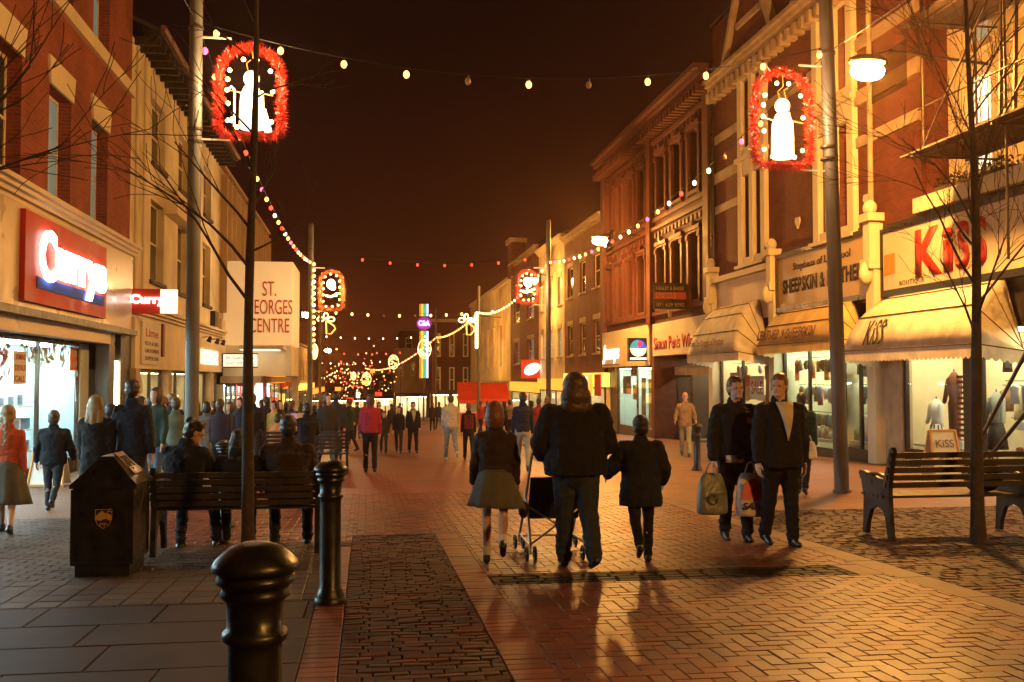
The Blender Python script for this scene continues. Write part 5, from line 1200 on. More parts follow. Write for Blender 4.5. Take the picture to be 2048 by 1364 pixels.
    secs = [(lo, .160*bw+.10*ca, .128*bw+.10*ca), (lo.lerp(P0, .5), .166*bw+.05*ca, .132*bw+.05*ca), (P0+up*.03, .168*bw, .132*bw), (T1-up*.04, .158*bw, .122*bw), (T1+up*.08, .164*bw, .122*bw), (CH+up*.0, .180*bw, .130*bw), (CH+up*.055, .184*bw, .126*bw), (SHc-up*.045, .165*bw, .100*bw), (SHc-up*.005, .115*bw, .075*bw), (SHc+up*.028, .07*bw, .06*bw)]
    secs = [(c, rx*(1+box*min(1, max(0, (CH.z-c.z)/.25))), ry*(1+box*min(1, max(0, (CH.z-c.z)/.25)))) for c, rx, ry in secs]; m.loft(secs, 22, .92); m.cap2(SHc-up*.03, .075, NK-up*.01, .060)
    for s_ in (-1, 1): m.cap2(SHc+Vector((s_*.03, 0, .0)), .060, SHc+Vector((s_*.135*bw**.8, -.004, -.052)), .060*bw)
    for so, el, wr, d, sgn in A:
        m.cap2(so, .062*bw*(1+(slv-1)*.5), el, .053*bw*slv, 12); m.cap2(el, .054*bw*slv, wr-d*.02, .042*bw*(1+(slv-1)*.6), 12)
        r_ = random.Random(int(wr.x*777)); m.ball(el+Vector((0, -.008, 0)), (.058*bw, .060*bw, .05), 10, 6)
    if hood: m.ball(NK+Vector((0, -.075, .0)), (.11, .075, .07), 14, 8); 
    else: m.cap2(NK+Vector((-.03, -.02, .01)), .058, NK+Vector((.03, -.02, .01)), .058)
    jk = link('jacket', vox(m, vs, 5 if near > 1 else 7), top, T)
    if near <= 1:
        for o in T.children:
            if o.name.split('.')[0] in ('jacket', 'trousers'): md = o.modifiers.new('folds', 'DISPLACE'); md.texture = FOLDS; md.texture_coords = 'LOCAL'; md.strength = .048 if o.name.startswith('jacket') else .034; md.mid_level = .5
    if shirt:   # pale shirt front showing in the open jacket
        m = MB(); y_ = (.128*bw+.022); S_ = SHc+Vector((0, 0, .0)); n = 6; vv = []
        for j in range(n+1):
            t = j/n; z_ = S_.z+.045-t*.40; w2 = .088*(1-t)+.006; yo = (.080*bw+.014)+(.052*bw+.012)*sin(min(1, t*1.7)*pi/2); vv += [(-w2, yo, z_), (0, yo+.012, z_), (w2, yo, z_)]
        m.add(vv, [(3*j+i, 3*j+i+1, 3*j+i+4, 3*j+i+3) for j in range(n) for i in (0, 1)], True); o = m.build('shirt_front', shirt, T); md = o.modifiers.new('t', 'SOLIDIFY'); md.thickness = .02
    if patch:
        yf = .130*bw+.016; mm = MB(); mm.prism([(-.028, .03), (.028, .03), (.03, -.01), (0, -.04), (-.03, -.01)], (-.10, yf, CH.z-.02), (1, 0, 0), (0, 0, 1), (0, 1, 0), .012); mm.build('chest_badge', 'poster_badge', jk)
        mm = MB(); mm.loft([(P0+Vector((.05, .10*bw, -.10)), .10, .05), (P0+Vector((.05, .105*bw, -.02)), .115, .055)], 14); mm.build('shirt_tail', 'shirt_pale', T)
    if collar:
        m = MB(); m.tube([NK+Vector((.058*cos(t), .055*sin(t)-.005, .02+.008*sin(t))) for t in [2*pi*i/16 for i in range(17)]], .017, 8); m.build('collar', collar, jk)
    if stripes:
        for i in range(5): 
            mm = MB(); xx = (-.12+.06*i)*bw; mm.prism([(xx-.009, 0), (xx+.009, 0), (xx+.009, .42), (xx-.009, .42)], (0, -.1415*bw, P0.z+.03), (1, 0, 0), (0, .05, 1), (0, 1, 0), .02); mm.build('stripe', 'red_shirt', jk)
    # ---- hair / hat
    m = MB(); hb = (.083*hs, .100*hs, .094*hs)
    if hairstyle != 'bald':
        m.ball(q(0, -.022, .040), hb, 16, 10, hr); m.ball(q(0, -.050, -.01), (.078*hs, .07*hs, .085*hs), 14, 8, hr)
        if hairstyle == 'bob': m.ball(q(0, -.03, -.03), (.098*hs, .085*hs, .12*hs), 14, 10, hr)
        if hairstyle == 'long': m.ball(q(0, -.04, -.05), (.108*hs, .09*hs, .14*hs), 14, 10, hr); m.cap2(q(-.05, -.06, -.10), .062, q(-.07, -.075, -.21), .05); m.cap2(q(.05, -.06, -.10), .062, q(.07, -.075, -.21), .05); m.cap2(q(0, -.08, -.1), .06, q(0, -.09, -.24), .05)
        if hairstyle == 'bushy':
            m.ball(q(0, -.03, .02), (.125, .12, .135), 16, 10, hr); m.ball(q(0, -.05, -.08), (.15, .11, .13), 16, 10, hr); m.ball(q(0, -.06, -.17), (.16, .09, .10), 16, 10, hr)
            m.ball(q(0, -.07, -.24), (.15, .07, .09), 16, 10, hr)
        if hairstyle == 'braid':
            m.cap2(q(0, -.1, -.03), .04, q(0, -.115, -.09), .035)
            for i in range(6): m.ball(q(.008*(-1)**i, -.115-.012*i, -.11-.042*i), (.032, .028, .03), 8, 6)
        if hairstyle == 'curly':
            r_ = random.Random(9)
            for i in range(26): a = r_.uniform(0, 2*pi); e2 = r_.uniform(.1, 1.5); m.ball(q(.075*cos(a)*cos(e2*.6), -.03+.085*sin(a)*cos(e2*.6), .03+.085*sin(e2)), .03, 8, 6)
        # keep the face clear
        me = vox(m, .011 if near <= 1 else vs*.7, 3 if hairstyle != 'bushy' else 12)
        inv = hr.inverted(); bm = bmesh.new(); bm.from_mesh(me); dl = []
        for v in bm.verts:
            l = (inv @ (v.co-HD2))/hs
            if l.y > .042 and l.z < .058 and abs(l.x) < .078: dl.append(v)
        if not hood or True: bmesh.ops.delete(bm, geom=dl, context='VERTS')
        bm.to_mesh(me); bm.free(); me.polygons.foreach_set('use_smooth', [True]*len(me.polygons)); ho = link('hair', me, hair, T); md = ho.modifiers.new('t', 'SOLIDIFY'); md.thickness = .012
        if near <= 1: md = ho.modifiers.new('locks', 'DISPLACE'); md.texture = LOCKS; md.texture_coords = 'LOCAL'; md.strength = .014 if hairstyle != 'bushy' else .012
    if hat:
        m = MB(); m.ball(q(0, -.01, .055), (.090*hs, .105*hs, .075*hs), 16, 9, hr); m.ball(q(0, .085, .042), (.065*hs, .07*hs, .012), 14, 6, hr); link('cap', vox(m, .012, 2), hat, T)
    # place: scale to height, feet (or seat) on the street
    s_ = h/(1.785 if not child else 1.82); T.scale = (s_, s_, s_); T.rotation_euler = (0, 0, rz)
    lift = (zmin-.085 if sit is None else 0)*s_
    T.location = (x, y, (gz(y)-lift) if z is None else z); return T
def at(px, py): return G(px, py)
B0 = 0.0; BK = 0.0; PIh = pi
# facing: rz = 0 walks away from the camera, pi comes toward it
def pp(px, pyfeet, label, rz, h=None, pytop=None, **k):
    x, y = G(px, pyfeet)
    if h is None:
        zt = PY(px, pytop, y)[1]; h = zt-gz(y)
    return person(label, x, y, rz, h, **k)
pp(12, 1066, 'girl in orange coat with long fair braid and grey skirt at the left edge', .15, pytop=806, top='orange_coat', hair='hair_blonde', hairstyle='braid', skirt='grey_skirt', skirt_len=.62, bare_legs=True, coat=.22, child=True, legs=((.3, .05), (-.25, .25)), hood=False, bulk=1.05)
pp(105, 1022, 'child in baggy black jacket with emblem walking toward the electrical shop', .05, pytop=820, top='black_cloth', low='charcoal', hair='hair_brown', child=True, legs=((.12, .0), (-.3, .55)), arms=((-.1, .25, .35), (.15, .3, .3)), bulk=1.32, coat=.12)
x = PY(193, 757, 13.2)[0]; person('long haired blonde woman in a black coat left of a tall man', x, 13.2, -.1, 1.62, top='black_cloth', hair='hair_blonde', hairstyle='long', coat=.4, bulk=1.12)
x, y = PY(266, 757, 13.3)[0], 13.3; person('tall dark haired man in a black jacket behind the litter bin', x, y, -.15, 1.82, top='navy_cloth', low='black_cloth', hair='hair_dark', bulk=1.12, arms=((.1, .2, .3), (-.1, .2, .2)), coat=.1)
x = PY(352, 757, 17.5)[0]; person('person in pale green jacket just left of the left pole', x, 17.5, .3, 1.63, top='green_jacket', hair='hair_brown', near=2)
x = PY(414, 757, 21)[0]; person('woman in grey green coat and skirt right of the left pole', x, 21.0, .2, 1.58, top='grey_coat', skirt='grey_skirt', bare_legs=True, hair='hair_dark', hairstyle='bob', near=2, coat=.3, legs=((.25, .1), (-.2, .2)))
x = PY(441, 757, 19.5)[0]; person('dark jacketed person with brown hair near the small bollard', x, 19.5, -.2, 1.62, top='purple_cloth', low='black_cloth', hair='hair_brown', near=2, bulk=1.05)
x = PY(480, 757, 26)[0]; person('man in dark blue jacket at the edge of the left tree trunk', x, 26, 2.6, 1.72, top='navy_cloth', near=2, hair='hair_dark')
x = PY(506, 757, 24)[0]; person('person in black jacket just right of the left tree trunk', x, 24, .1, 1.78, top='black_cloth', near=2, hair='hair_ginger', bulk=1.1)
x = PY(524, 757, 33)[0]; person('man in dark blue coat turning left before the white doorway', x, 33, 1.2, 1.72, top='navy_cloth', near=2, hair='hair_dark', bulk=1.1)
x = PY(614, 757, 18.5)[0]; person('man in black jacket with pale collar standing behind the bench', x, 18.5, .25, 1.53, top='black_cloth', low='navy_cloth', near=1, hair='hair_dark', collar='white_cloth', bulk=1.2, arms=((.5, .2, 1.1), (.4, .2, 1.2)))
x = PY(672, 757, 27)[0]; person('tall man in dark coat standing behind the child in red', x, 27, -.2, 1.88, top='charcoal', low='black_cloth', near=2, hair='hair_dark', bulk=1.15)
pp(676, 919, 'small child in red coat with fair hair facing us', pi+.2, pytop=828, top='red_coat', low='charcoal', child=True, hair='hair_blonde', hairstyle='bob', near=2, bulk=1.25, coat=.2, arms=((.1, .35, .3), (.1, .4, .5)), legs=((.05, 0), (-.05, 0)))
pp(740, 944, 'woman in crimson jacket and black trousers walking away', .05, pytop=790, top='crimson_jacket', low='black_cloth', hair='hair_brown', hairstyle='bob', near=1, bulk=1.12, legs=((.10, .05), (-.12, .1)))
pp(767, 908, 'slim person in dark top left of a strolling pair', pi, pytop=822, top='dark_brown', low='charcoal', near=2, hair='hair_ginger')
pp(797, 906, 'woman in black jacket beside the man with a pale shirt', pi-.1, pytop=812, top='black_cloth', low='charcoal', near=2, hair='hair_dark')
pp(826, 906, 'man in open dark jacket over a yellowish shirt walking toward us', pi+.1, pytop=803, top='black_cloth', low='black_cloth', near=1, hair='hair_dark', shirt='pale_top', bulk=1.1, legs=((.25, .05), (-.25, .15)))
pp(901, 921, 'person in pale top white cap and blue jeans walking away', .1, pytop=789, top='pale_top', low='light_denim', near=1, hair='hair_brown', hat='cap_white', legs=((.2, .05), (-.3, .6)), shoes='white_shoe', bulk=1.08)
pp(937, 920, 'person in red and black striped top behind the blurred girl', 0, pytop=806, top='black_cloth', low='black_cloth', near=2, hair='hair_ginger', stripes=True)
pp(990, 1128, 'schoolgirl in dark jacket pleated grey skirt and white socks stepping forward', -.15, pytop=802, top='dark_brown', skirt='grey_skirt', skirt_len=.42, bare_legs=True, socks=True, hair='hair_ginger', hairstyle='bob', child=True, legs=((.10, .0), (-.28, .75)), arms=((.0, .2, .3), (-.1, .18, .3)), lean=.12, near=1, bulk=1.12, head=(-.5, 0), legbulk=.85)
pp(1046, 944, 'man in dark jacket with red cap and pale jeans walking away', -.1, pytop=784, top='navy_cloth', low='khaki', hat='cap_red', hair='hair_dark', near=1, legs=((.25, .05), (-.28, .35)), bulk=1.05)
pp(1152, 1134, 'large bushy haired person in bulky black jacket and jeans pushing the pushchair', .03, pytop=750, top='black_cloth', low='denim_dark', hair='hair_brown', hairstyle='bushy', near=0, bulk=1.58, coat=.10, slv=1.28, box=.12, arms=((.12, .30, .95), (.12, .30, .95)), legs=((.10, .0), (-.22, .30)), legbulk=1.32, lean=.05, armyaw=(.35, .35))
pp(1282, 1124, 'boy in dark padded jacket walking away right of the pushchair', -.1, pytop=830, top='navy_cloth', low='black_cloth', hair='hair_dark', child=True, near=1, bulk=1.34, coat=.26, slv=1.4, box=.12, legs=((-.35, .55), (.06, .0)), arms=((.3, .5, .7), (.1, .32, .7)))
pp(1371, 912, 'bald ruddy man in tan coat strolling out of the dark shop entrance', pi-.3, pytop=784, top='tan_coat', low='khaki', hairstyle='bald', skin='skin_red', near=1, coat=.12, bulk=1.12, arms=((.1, .3, .9), (.1, .3, .9)), legs=((.22, .0), (-.2, .25)))
# the two young men with carrier bags
M1 = pp(1473, 1080, 'young man in black sweatshirt holding two carrier bags', pi-.05, pytop=755, top='black_cloth', low='black_cloth', hair='hair_brown', near=0, bulk=1.24, slv=1.2, box=.14, legbulk=1.15, patch=True, coat=.06, arms=((.10, .22, .12), (.05, .24, .15)), legs=((.12, .05), (-.08, .1)), head=(.12, 0), armyaw=(0, 0))
M2 = pp(1562, 1090, 'young man in open black jacket over pale shirt glancing to the left', pi+.05, pytop=750, top='black_cloth', low='black_cloth', hair='hair_ginger', near=0, bulk=1.28, coat=.14, slv=1.22, box=.12, legbulk=1.15, shirt='shirt_pale', arms=((.0, .16, .1), (.0, .18, .15)), legs=((.10, .0), (-.12, .15)), head=(-.75, 0))
x = PY(1603, 757, 15.5)[0]; person('dark hooded person with a white and green bag behind the two young men', x, 15.5, -.6, 1.66, top='dark_green', low='black_cloth', hood=True, near=1, hair='hair_dark', bulk=1.1)
# distant walkers
gr = 'crowd far down the street'
far = [(548, 830, 24, 'yellow_cloth'), (700, 836, 40, 'charcoal'), (715, 838, 46, 'dark_brown'), (758, 815, 44, 'black_cloth'), (783, 822, 48, 'navy_cloth'), (643, 822, 38, 'dark_brown'), (655, 830, 52, 'charcoal'), (865, 838, 60, 'dark_brown'), (878, 842, 66, 'charcoal'), (1062, 806, 36, 'black_cloth'),
       (1078, 812, 33, 'red_shirt'), (1094, 808, 30, 'dark_brown'), (326, 800, 24, 'dark_brown'), (300, 806, 22, 'black_cloth'), (335, 806, 30, 'red_shirt'), (962, 822, 50, 'red_shirt'), (975, 830, 58, 'charcoal'), (730, 840, 60, 'red_coat'), (690, 842, 64, 'black_cloth'), (572, 822, 40, 'black_cloth'), (538, 815, 36, 'purple_cloth'), (892, 845, 80, 'black_cloth'), (800, 842, 78, 'charcoal'), (585, 835, 45, 'pale_top'), (1008, 815, 40, 'black_cloth'), (1020, 818, 46, 'tan_coat')]
protos = {}
wd = {'yellow_cloth': 'mustard', 'charcoal': 'charcoal', 'dark_brown': 'brown', 'black_cloth': 'black', 'navy_cloth': 'navy', 'red_shirt': 'dull red', 'red_coat': 'bright red', 'purple_cloth': 'purple', 'pale_top': 'pale', 'tan_coat': 'tan'}
spot = {548: 'beside the seated pair behind the bench', 700: 'left of the woman in crimson', 715: 'just left of the woman in crimson', 758: 'just right of the woman in crimson', 783: 'between the slim person and the walking pair', 643: 'right of the middle left pole', 655: 'left of the tall man with the red coated child', 865: 'right of the man in the open jacket',
        878: 'left of the person in the white cap', 1062: 'right of the red capped man', 1078: 'left of the bushy haired person', 1094: 'close against the bushy haired person', 326: 'between the tall man and the left pole', 300: 'right behind the tall man by the bin', 335: 'in front of the cream building door', 962: 'before the red stalls', 975: 'before the red stalls near the third right pole', 730: 'far behind the woman in crimson', 690: 'far behind the red coated child',
        572: 'above the man seated on the bench', 538: 'before the white doorway', 892: 'in the far distance left of the white cap', 800: 'in the far distance behind the strolling pair', 585: 'left of the pale collared man', 1008: 'behind the blurred schoolgirl', 1020: 'left of the red capped man'}
for i, (px, py, Y, c) in enumerate(far):
    X = PY(px, 757, Y)[0]; hh = 1.62+.06*((i*7) % 4); lb = 'distant walker in %s %s' % (wd[c], spot[px])
    if c not in protos:
        protos[c] = person(lb, X, Y, .3*((i % 5)-2)+(pi if i % 3 == 0 else 0), hh, top=c, low='black_cloth', near=3, hair=('hair_dark', 'hair_brown', 'hair_ginger')[i % 3], group=gr, coat=.1*(i % 3), hairstyle=('short', 'bob')[i % 2])
    else:
        o = copy_tree(protos[c], (X, Y, gz(Y)), .4*((i % 5)-2), label=lb); o.location.z = protos[c].location.z-gz(protos[c].location.y)+gz(Y)

# a denser group on the left side between the shops and the bench
grp = 'shoppers thronging the left pavement'
sp = [(225, 15.2, 'charcoal', 'woman with bobbed hair between the blonde woman and the tall man'), (312, 16.5, 'dark_green', 'person in dark green coat right of the tall man by the bin'), (345, 21, 'black_cloth', 'dark figure behind the pale green jacket'), (392, 24, 'navy_cloth', 'navy figure right behind the left pole'), (428, 27, 'dark_brown', 'brown coated figure between the two women by the pole'),
      (460, 23, 'charcoal', 'charcoal figure left of the left tree trunk'), (470, 30, 'tan_coat', 'tan coated figure beyond the charcoal one by the trunk'), (496, 31, 'black_cloth', 'black figure directly behind the left tree trunk'), (533, 27, 'dark_brown', 'brown figure left of the seated orange shirt'), (560, 29, 'charcoal', 'standing figure just behind the seated pair'), (585, 27, 'navy_cloth', 'navy figure between the seated pair and the pale collar'),
      (603, 34, 'dark_brown', 'brown figure beyond the newspaper'), (630, 30, 'black_cloth', 'black figure right of the pale collared man'), (655, 24, 'charcoal', 'charcoal figure left of the tall dark coated man'), (698, 33, 'dark_green', 'green coated figure right of the red coated child'), (283, 19, 'red_shirt', 'dull red figure glimpsed left of the cream shop door')]
for i, (px, Y, c, lb) in enumerate(sp):
    person(lb, PY(px, 757, Y)[0], Y, .5*((i % 5)-2)+(pi if i % 4 == 1 else 0), 1.52+.05*((i*5) % 6), top=c, low=('black_cloth', 'denim')[i % 2], near=3, hair=('hair_dark', 'hair_brown', 'hair_ginger', 'hair_dark')[i % 4], hairstyle=('short', 'bob', 'curly', 'long')[i % 4], coat=.12*(i % 4), bulk=1.0+.07*(i % 4), group=grp, legs=((.25-.1*(i % 3), .1), (-.2, .3)), arms=((.1*(i % 4), .2, .3), (-.1, .25, .5)), head=(.3*((i % 3)-1), 0))
# ------------------------------------------------------------------ benches
def bench(x, y, length, label, hs=1.0):
    T = thing('park_bench', label, 'bench', (x, y, 0), 'dark slatted benches with cast iron ends'); g = gz(y); m = MB()
    for k in range(5): z = g+(.55+k*.083)*hs; yy = y+.0-.028*k; m.box(x, x+length, yy-.014, yy+.014, z, z+.060*hs)
    m.build('backrest', 'dark_wood', T); m = MB()
    for k in range(5): yy = y+.06+k*.095; m.box(x, x+length, yy, yy+.075, g+.43, g+.458)
    m.build('seat', 'dark_wood', T)
    for xx in (x+.04, x+length-.04):
        prof = [(-.10, .0), (-.03, .0), (.02, .22), (.08, .30), (.20, .33), (.34, .28), (.42, .12), (.44, .0), (.52, .0), (.50, .2), (.49, .40), (.55, .62), (.60, .66), (.58, .70), (.48, .70), (.20, .64), (.04, .64), (-.02, .80), (-.08, .97), (-.13, 1.0), (-.16, .96), (-.11, .80), (-.06, .55), (-.07, .35)]
        m = MB(); m.prism([(u, (v-.02)*(hs if v > .7 else 1)) for u, v in prof], (xx-.025, y, g+.02), (0, 1, 0), (0, 0, 1), (1, 0, 0), .05)
        e_ = m.build('cast_end', 'black_gloss', T); q_ = MB(); q_.tube([(xx, y+.03+.42*i/6, g+.655+.03*sin(i/6*pi)) for i in range(7)]+[(xx, y+.56, g+.66), (xx, y+.585, g+.62), (xx, y+.55, g+.60)], .022, 8); q_.build('arm_rail', 'black_gloss', e_)
    return T
ax, ay = G(1770, 1078); bench(ax+.0, ay, 1.72, 'empty dark slatted bench with cast iron ends by the right tree')
lx, ly = G(300, 1112); rx_ = G(640, 1112)[0]; bench(lx, ly, rx_-lx, 'dark slatted bench with three people seated on it beside the litter bin', .87)
MB_ = None
sy = ly+.23
person('man seated on the left end of the bench with head bowed', PY(365, 757, sy)[0], sy, -.25, 1.72, top='black_cloth', low='black_cloth', hair='hair_dark', hairstyle='curly', sit=.44, near=0, bulk=1.3, lean=.22, head=(-.95, -.45), arms=((.5, .2, .8), (.5, .2, .8)), z=gz(sy), legs=((-.1, .3), (.1, .3)))
person('small hooded person seated in the middle of the bench beyond the trunk', PY(478, 757, sy)[0], sy, .1, 1.48, top='black_cloth', low='black_cloth', hair='hair_dark', hairstyle='long', sit=.44, near=1, bulk=1.25, lean=.1, hood=True, arms=((.3, .25, .7), (.3, .25, .7)), z=gz(sy), coat=.0)
person('broad man seated on the right end of the bench seen from behind', PY(577, 757, sy)[0], sy, .0, 1.74, top='dark_brown', low='black_cloth', hair='hair_dark', sit=.44, near=0, bulk=1.38, lean=.06, arms=((.4, .25, .8), (.4, .25, .8)), z=gz(sy), legs=((-.05, .3), (.05, .6)))
Y3 = 22.0; X3 = PY(520, 757, Y3)[0]; bench(X3, Y3, 1.9, 'far slatted bench where people in orange and red shirts sit')
person('person in orange shirt seated on the far bench', PY(548, 757, Y3)[0], Y3+.25, -.5, 1.66, top='orange_shirt', low='light_denim', hair='hair_dark', sit=.44, near=2, bulk=1.1, lean=.25, z=gz(Y3), arms=((.6, .2, .7), (.6, .2, .7)))
person('person in red shirt seated on the far bench', PY(566, 757, Y3)[0]+.25, Y3+.3, -.3, 1.72, top='red_shirt', low='charcoal', hair='hair_dark', sit=.44, near=2, bulk=1.05, lean=.12, z=gz(Y3), arms=((.6, .2, .7), (.6, .2, .7)))
T = thing('newspaper', 'pink and white newspaper held open behind the bench', 'newspaper', (PY(592, 850, 18.9)[0], 18.9, PY(592, 850, 18.9)[1])); a = PY(578, 858, 18.9); b_ = PY(612, 826, 18.9)
pm('pink_paper', (.60, .22, .40), .8); mx_ = (a[0]+b_[0])/2
MB().add([(a[0], 18.95, a[1]), (mx_, 18.8, a[1]), (mx_, 18.8, b_[1]), (a[0]+.02, 18.95, b_[1])], [(0, 1, 2, 3)]).build('left_page', 'pink_paper', T); MB().add([(mx_, 18.8, a[1]), (b_[0], 18.97, a[1]), (b_[0], 18.97, b_[1]), (mx_, 18.8, b_[1])], [(0, 1, 2, 3)]).build('right_page', 'plaster_pale', T)

# ------------------------------------------------------------------ bollards, bin, bags, pushchair, boards
BP = [(.0, 1.062), (.04, 1.058), (.075, 1.045), (.100, 1.025), (.119, 1.006), (.126, .992), (.124, .980), (.110, .974), (.106, .966), (.112, .958), (.111, .944), (.098, .936), (.094, .926), (.100, .918), (.099, .904), (.086, .895), (.081, .88), (.080, .812), (.092, .804), (.095, .792), (.092, .780), (.079, .772),
      (.077, .75), (.079, .12), (.090, .10), (.104, .07), (.108, .03), (.110, -.03)]
def bollard(x, y, label):
    T = thing('bollard', label, 'bollard', (x, y, gz(y)), 'black ringed iron bollards'); MB().lathe(BP, (x, y, gz(y)), 40).build('shaft', 'black_gloss', T); MB().lathe([(.112, -.03), (.122, .0), (.120, .035), (.109, .05)], (x, y, gz(y)), 40).build('base_collar', 'black_gloss', T); return T
bollard(PY(515, 757, 3.0)[0], 3.0, 'nearest black bollard with a domed cap in the bottom foreground')
bollard(*G(660, 1206), 'black bollard standing by the right end of the occupied bench')
bollard(PY(453, 757, 12.6)[0], 12.6, 'black bollard glimpsed behind the middle of the occupied bench')
bollard(PY(1393, 757, 21.6)[0], 21.6, 'black bollard on the right pavement before the dark shop entrance')
bollard(PY(1597, 757, 14.9)[0]-.02, 17.6, 'black bollard half hidden behind the two young men')

bx0, by = G(143, 1155); bx1 = G(262, 1152)[0]; bd = .62; g = gz(by)
T = thing('litter_bin', 'large black litter bin with a sloped hipped lid and gold crest', 'litter bin', ((bx0+bx1)/2, by+.3, g))
T.rotation_euler = (0, 0, 0)
m = MB()
m.box(bx0, bx1, by, by+bd, g+.10, g+.76); m.box(bx0+.02, bx1-.02, by+.02, by+bd-.02, g-.02, g+.10); m.box(bx0-.012, bx1+.012, by-.012, by+bd+.012, g+.10, g+.135)
for a in (bx0, bx1):
    for c in (by, by+bd): m.box(a-.014, a+.014, c-.014, c+.014, g+.13, g+.75)
b0_ = m.build('body', 'black_gloss', T)
m = MB(); lz = g+.76; x0_, x1_, y0_, y1_ = bx0-.025, bx1+.04, by-.025, by+bd+.025; xr0, xr1, yr0, yr1 = bx0+.19, bx0+.30, by+.12, by+bd-.12
v = [(x0_, y0_, lz), (x1_, y0_, lz), (x1_, y1_, lz), (x0_, y1_, lz), (x0_, y0_, lz+.03), (x1_, y0_, lz+.03), (x1_, y1_, lz+.03), (x0_, y1_, lz+.03),
     (x0_+.10, y0_+.06, lz+.13), (x1_-.10, y0_+.06, lz+.13), (x1_-.10, y1_-.06, lz+.13), (x0_+.10, y1_-.06, lz+.13), (xr0, yr0, lz+.265), (xr1, yr0, lz+.265), (xr1, yr1, lz+.265), (xr0, yr1, lz+.265)]
f_ = [(0, 1, 2, 3)]
for b_ in (0, 4, 8): f_ += [(b_+i, b_+(i+1) % 4, b_+4+(i+1) % 4, b_+4+i) for i in range(4)]
f_.append((12, 13, 14, 15)); m.add(v, f_); m.build('lid', 'black_gloss', T)
pm('worn_bronze', (.20, .095, .04), .35, metal=.5, nz=(8, .3)); m = MB()
sl = lambda u, w: (xr1+(x1_-.10-xr1)*u+.012, yr0+.06+(yr1-yr0-.12)*w, lz+.265+(-.135)*u+.012)
def sq(u0, u1, w0, w1): m.add([sl(u0, w0), sl(u1, w0), sl(u1, w1), sl(u0, w1)], [(0, 1, 2, 3)])
sq(-.1, .16, -.05, 1.05); sq(.84, 1.25, -.05, 1.05); sq(.16, .84, -.05, .06); sq(.16, .84, .94, 1.05); o = m.build('opening_frame', 'worn_bronze', T); md = o.modifiers.new('t', 'SOLIDIFY'); md.thickness = .012
cx = (bx0+bx1)/2+.015; cz = g+.50
T2 = None; m = MB(); sh_ = [(-.068, .08), (.068, .08), (.068, .0), (.05, -.05), (0, -.085), (-.05, -.05), (-.068, 0)]
m.prism(sh_, (cx, by-.0185, cz), (1, 0, 0), (0, 0, 1), (0, -1, 0), .003); cr = m.build('crest_shield', 'dark_wood', T)
lamb = [(-.070, -.02), (-.066, .012), (-.05, .028), (-.03, .045), (-.012, .058), (.002, .05), (.01, .036), (.035, .034), (.058, .026), (.068, .006), (.066, -.02), (.05, -.028), (.03, -.012), (.0, -.014), (-.02, -.026), (-.045, -.022)]
m = MB(); m.prism(lamb, (cx, by-.022, cz+.01), (1, 0, 0), (0, 0, 1), (0, -1, 0), .003); m.bar((cx+.02, by-.024, cz+.04), (cx+.055, by-.024, cz+.088), .006); m.bar((cx+.03, by-.0245, cz+.062), (cx+.07, by-.0245, cz+.058), .005); m.build('crest_lamb', 'gold_ink', cr)
m = MB(); 
for a, b_ in zip(sh_, sh_[1:]+sh_[:1]): m.bar((cx+a[0], by-.023, cz+a[1]), (cx+b_[0], by-.023, cz+b_[1]), .004)
m.build('crest_rim', 'gold_ink', cr)
text('PP', 'gold_ink', cr, (cx-.03, by-.022, cz-.065), (1, 0, 0), .06, .028, ext=.002)

def carrier(cx, cy, ztop, w_, h_, mat, label, deco=None, yaw=0.0):
    T = thing('carrier_bag', label, 'carrier bag', (cx, cy, ztop-h_), None); m = MB(); n = 14; vv = []; ff = []; r = random.Random(int(w_*1000))
    lv = [(0, .92, .085), (.08, 1.0, .10), (.35, .98, .085), (.65, .90, .065), (.85, .78, .04), (.94, .58, .022)]
    for t, ww, dd in lv:
        for i in range(n):
            a = 2*pi*i/n; ex = abs(cos(a))**.6*(1 if cos(a) > 0 else -1); ey = abs(sin(a))**.8*(1 if sin(a) > 0 else -1)
            X = ex*w_/2*ww+r.uniform(-.006, .006); Y_ = ey*dd+r.uniform(-.008, .008); vv.append((cx+X*cos(yaw)-Y_*sin(yaw), cy+X*sin(yaw)+Y_*cos(yaw), ztop-h_+t*h_*.86))
    for j in range(len(lv)-1):
        for i in range(n): ff.append((j*n+i, j*n+(i+1) % n, (j+1)*n+(i+1) % n, (j+1)*n+i))
    ff.append(tuple(range(n))[::-1]); m.add(vv, ff, True); b_ = m.build('bag', mat, T)
    md = b_.modifiers.new('s', 'SUBSURF'); md.levels = md.render_levels = 2
    m = MB(); zt = ztop-h_*.17
    for s_ in (-1, 1): m.tube([(cx+s_*w_*.20, cy, zt-.02), (cx+s_*w_*.10, cy, zt+.08), (cx, cy, ztop+.01)], .008, 6)
    m.build('handle', mat, T)
    if deco: deco(T, cx, cy-.085, ztop, w_, h_)
    return T
pm('bag_green', (.15, .17, .155), .35, nz=(6, .3), bump=(9, .9, .03)); pm('bag_white', (.60, .50, .42), .35, nz=(6, .2), bump=(9, .9, .03)); pm('bag_red', (.55, .05, .03), .4); pm('bag_ink', (.05, .04, .06), .5)
gy = M1.location.y-.02
a = PY(1428, 1028, gy); b_ = PY(1428, 930, gy)
def deco_round(T, cx, cy, zt, w_, h_): MB().tube([(cx-.02+.05*cos(t), cy-.022, zt-h_*.68+.05*sin(t)) for t in [2*pi*i/18 for i in range(19)]], .006, 5).build('emblem', 'bag_ink', T)
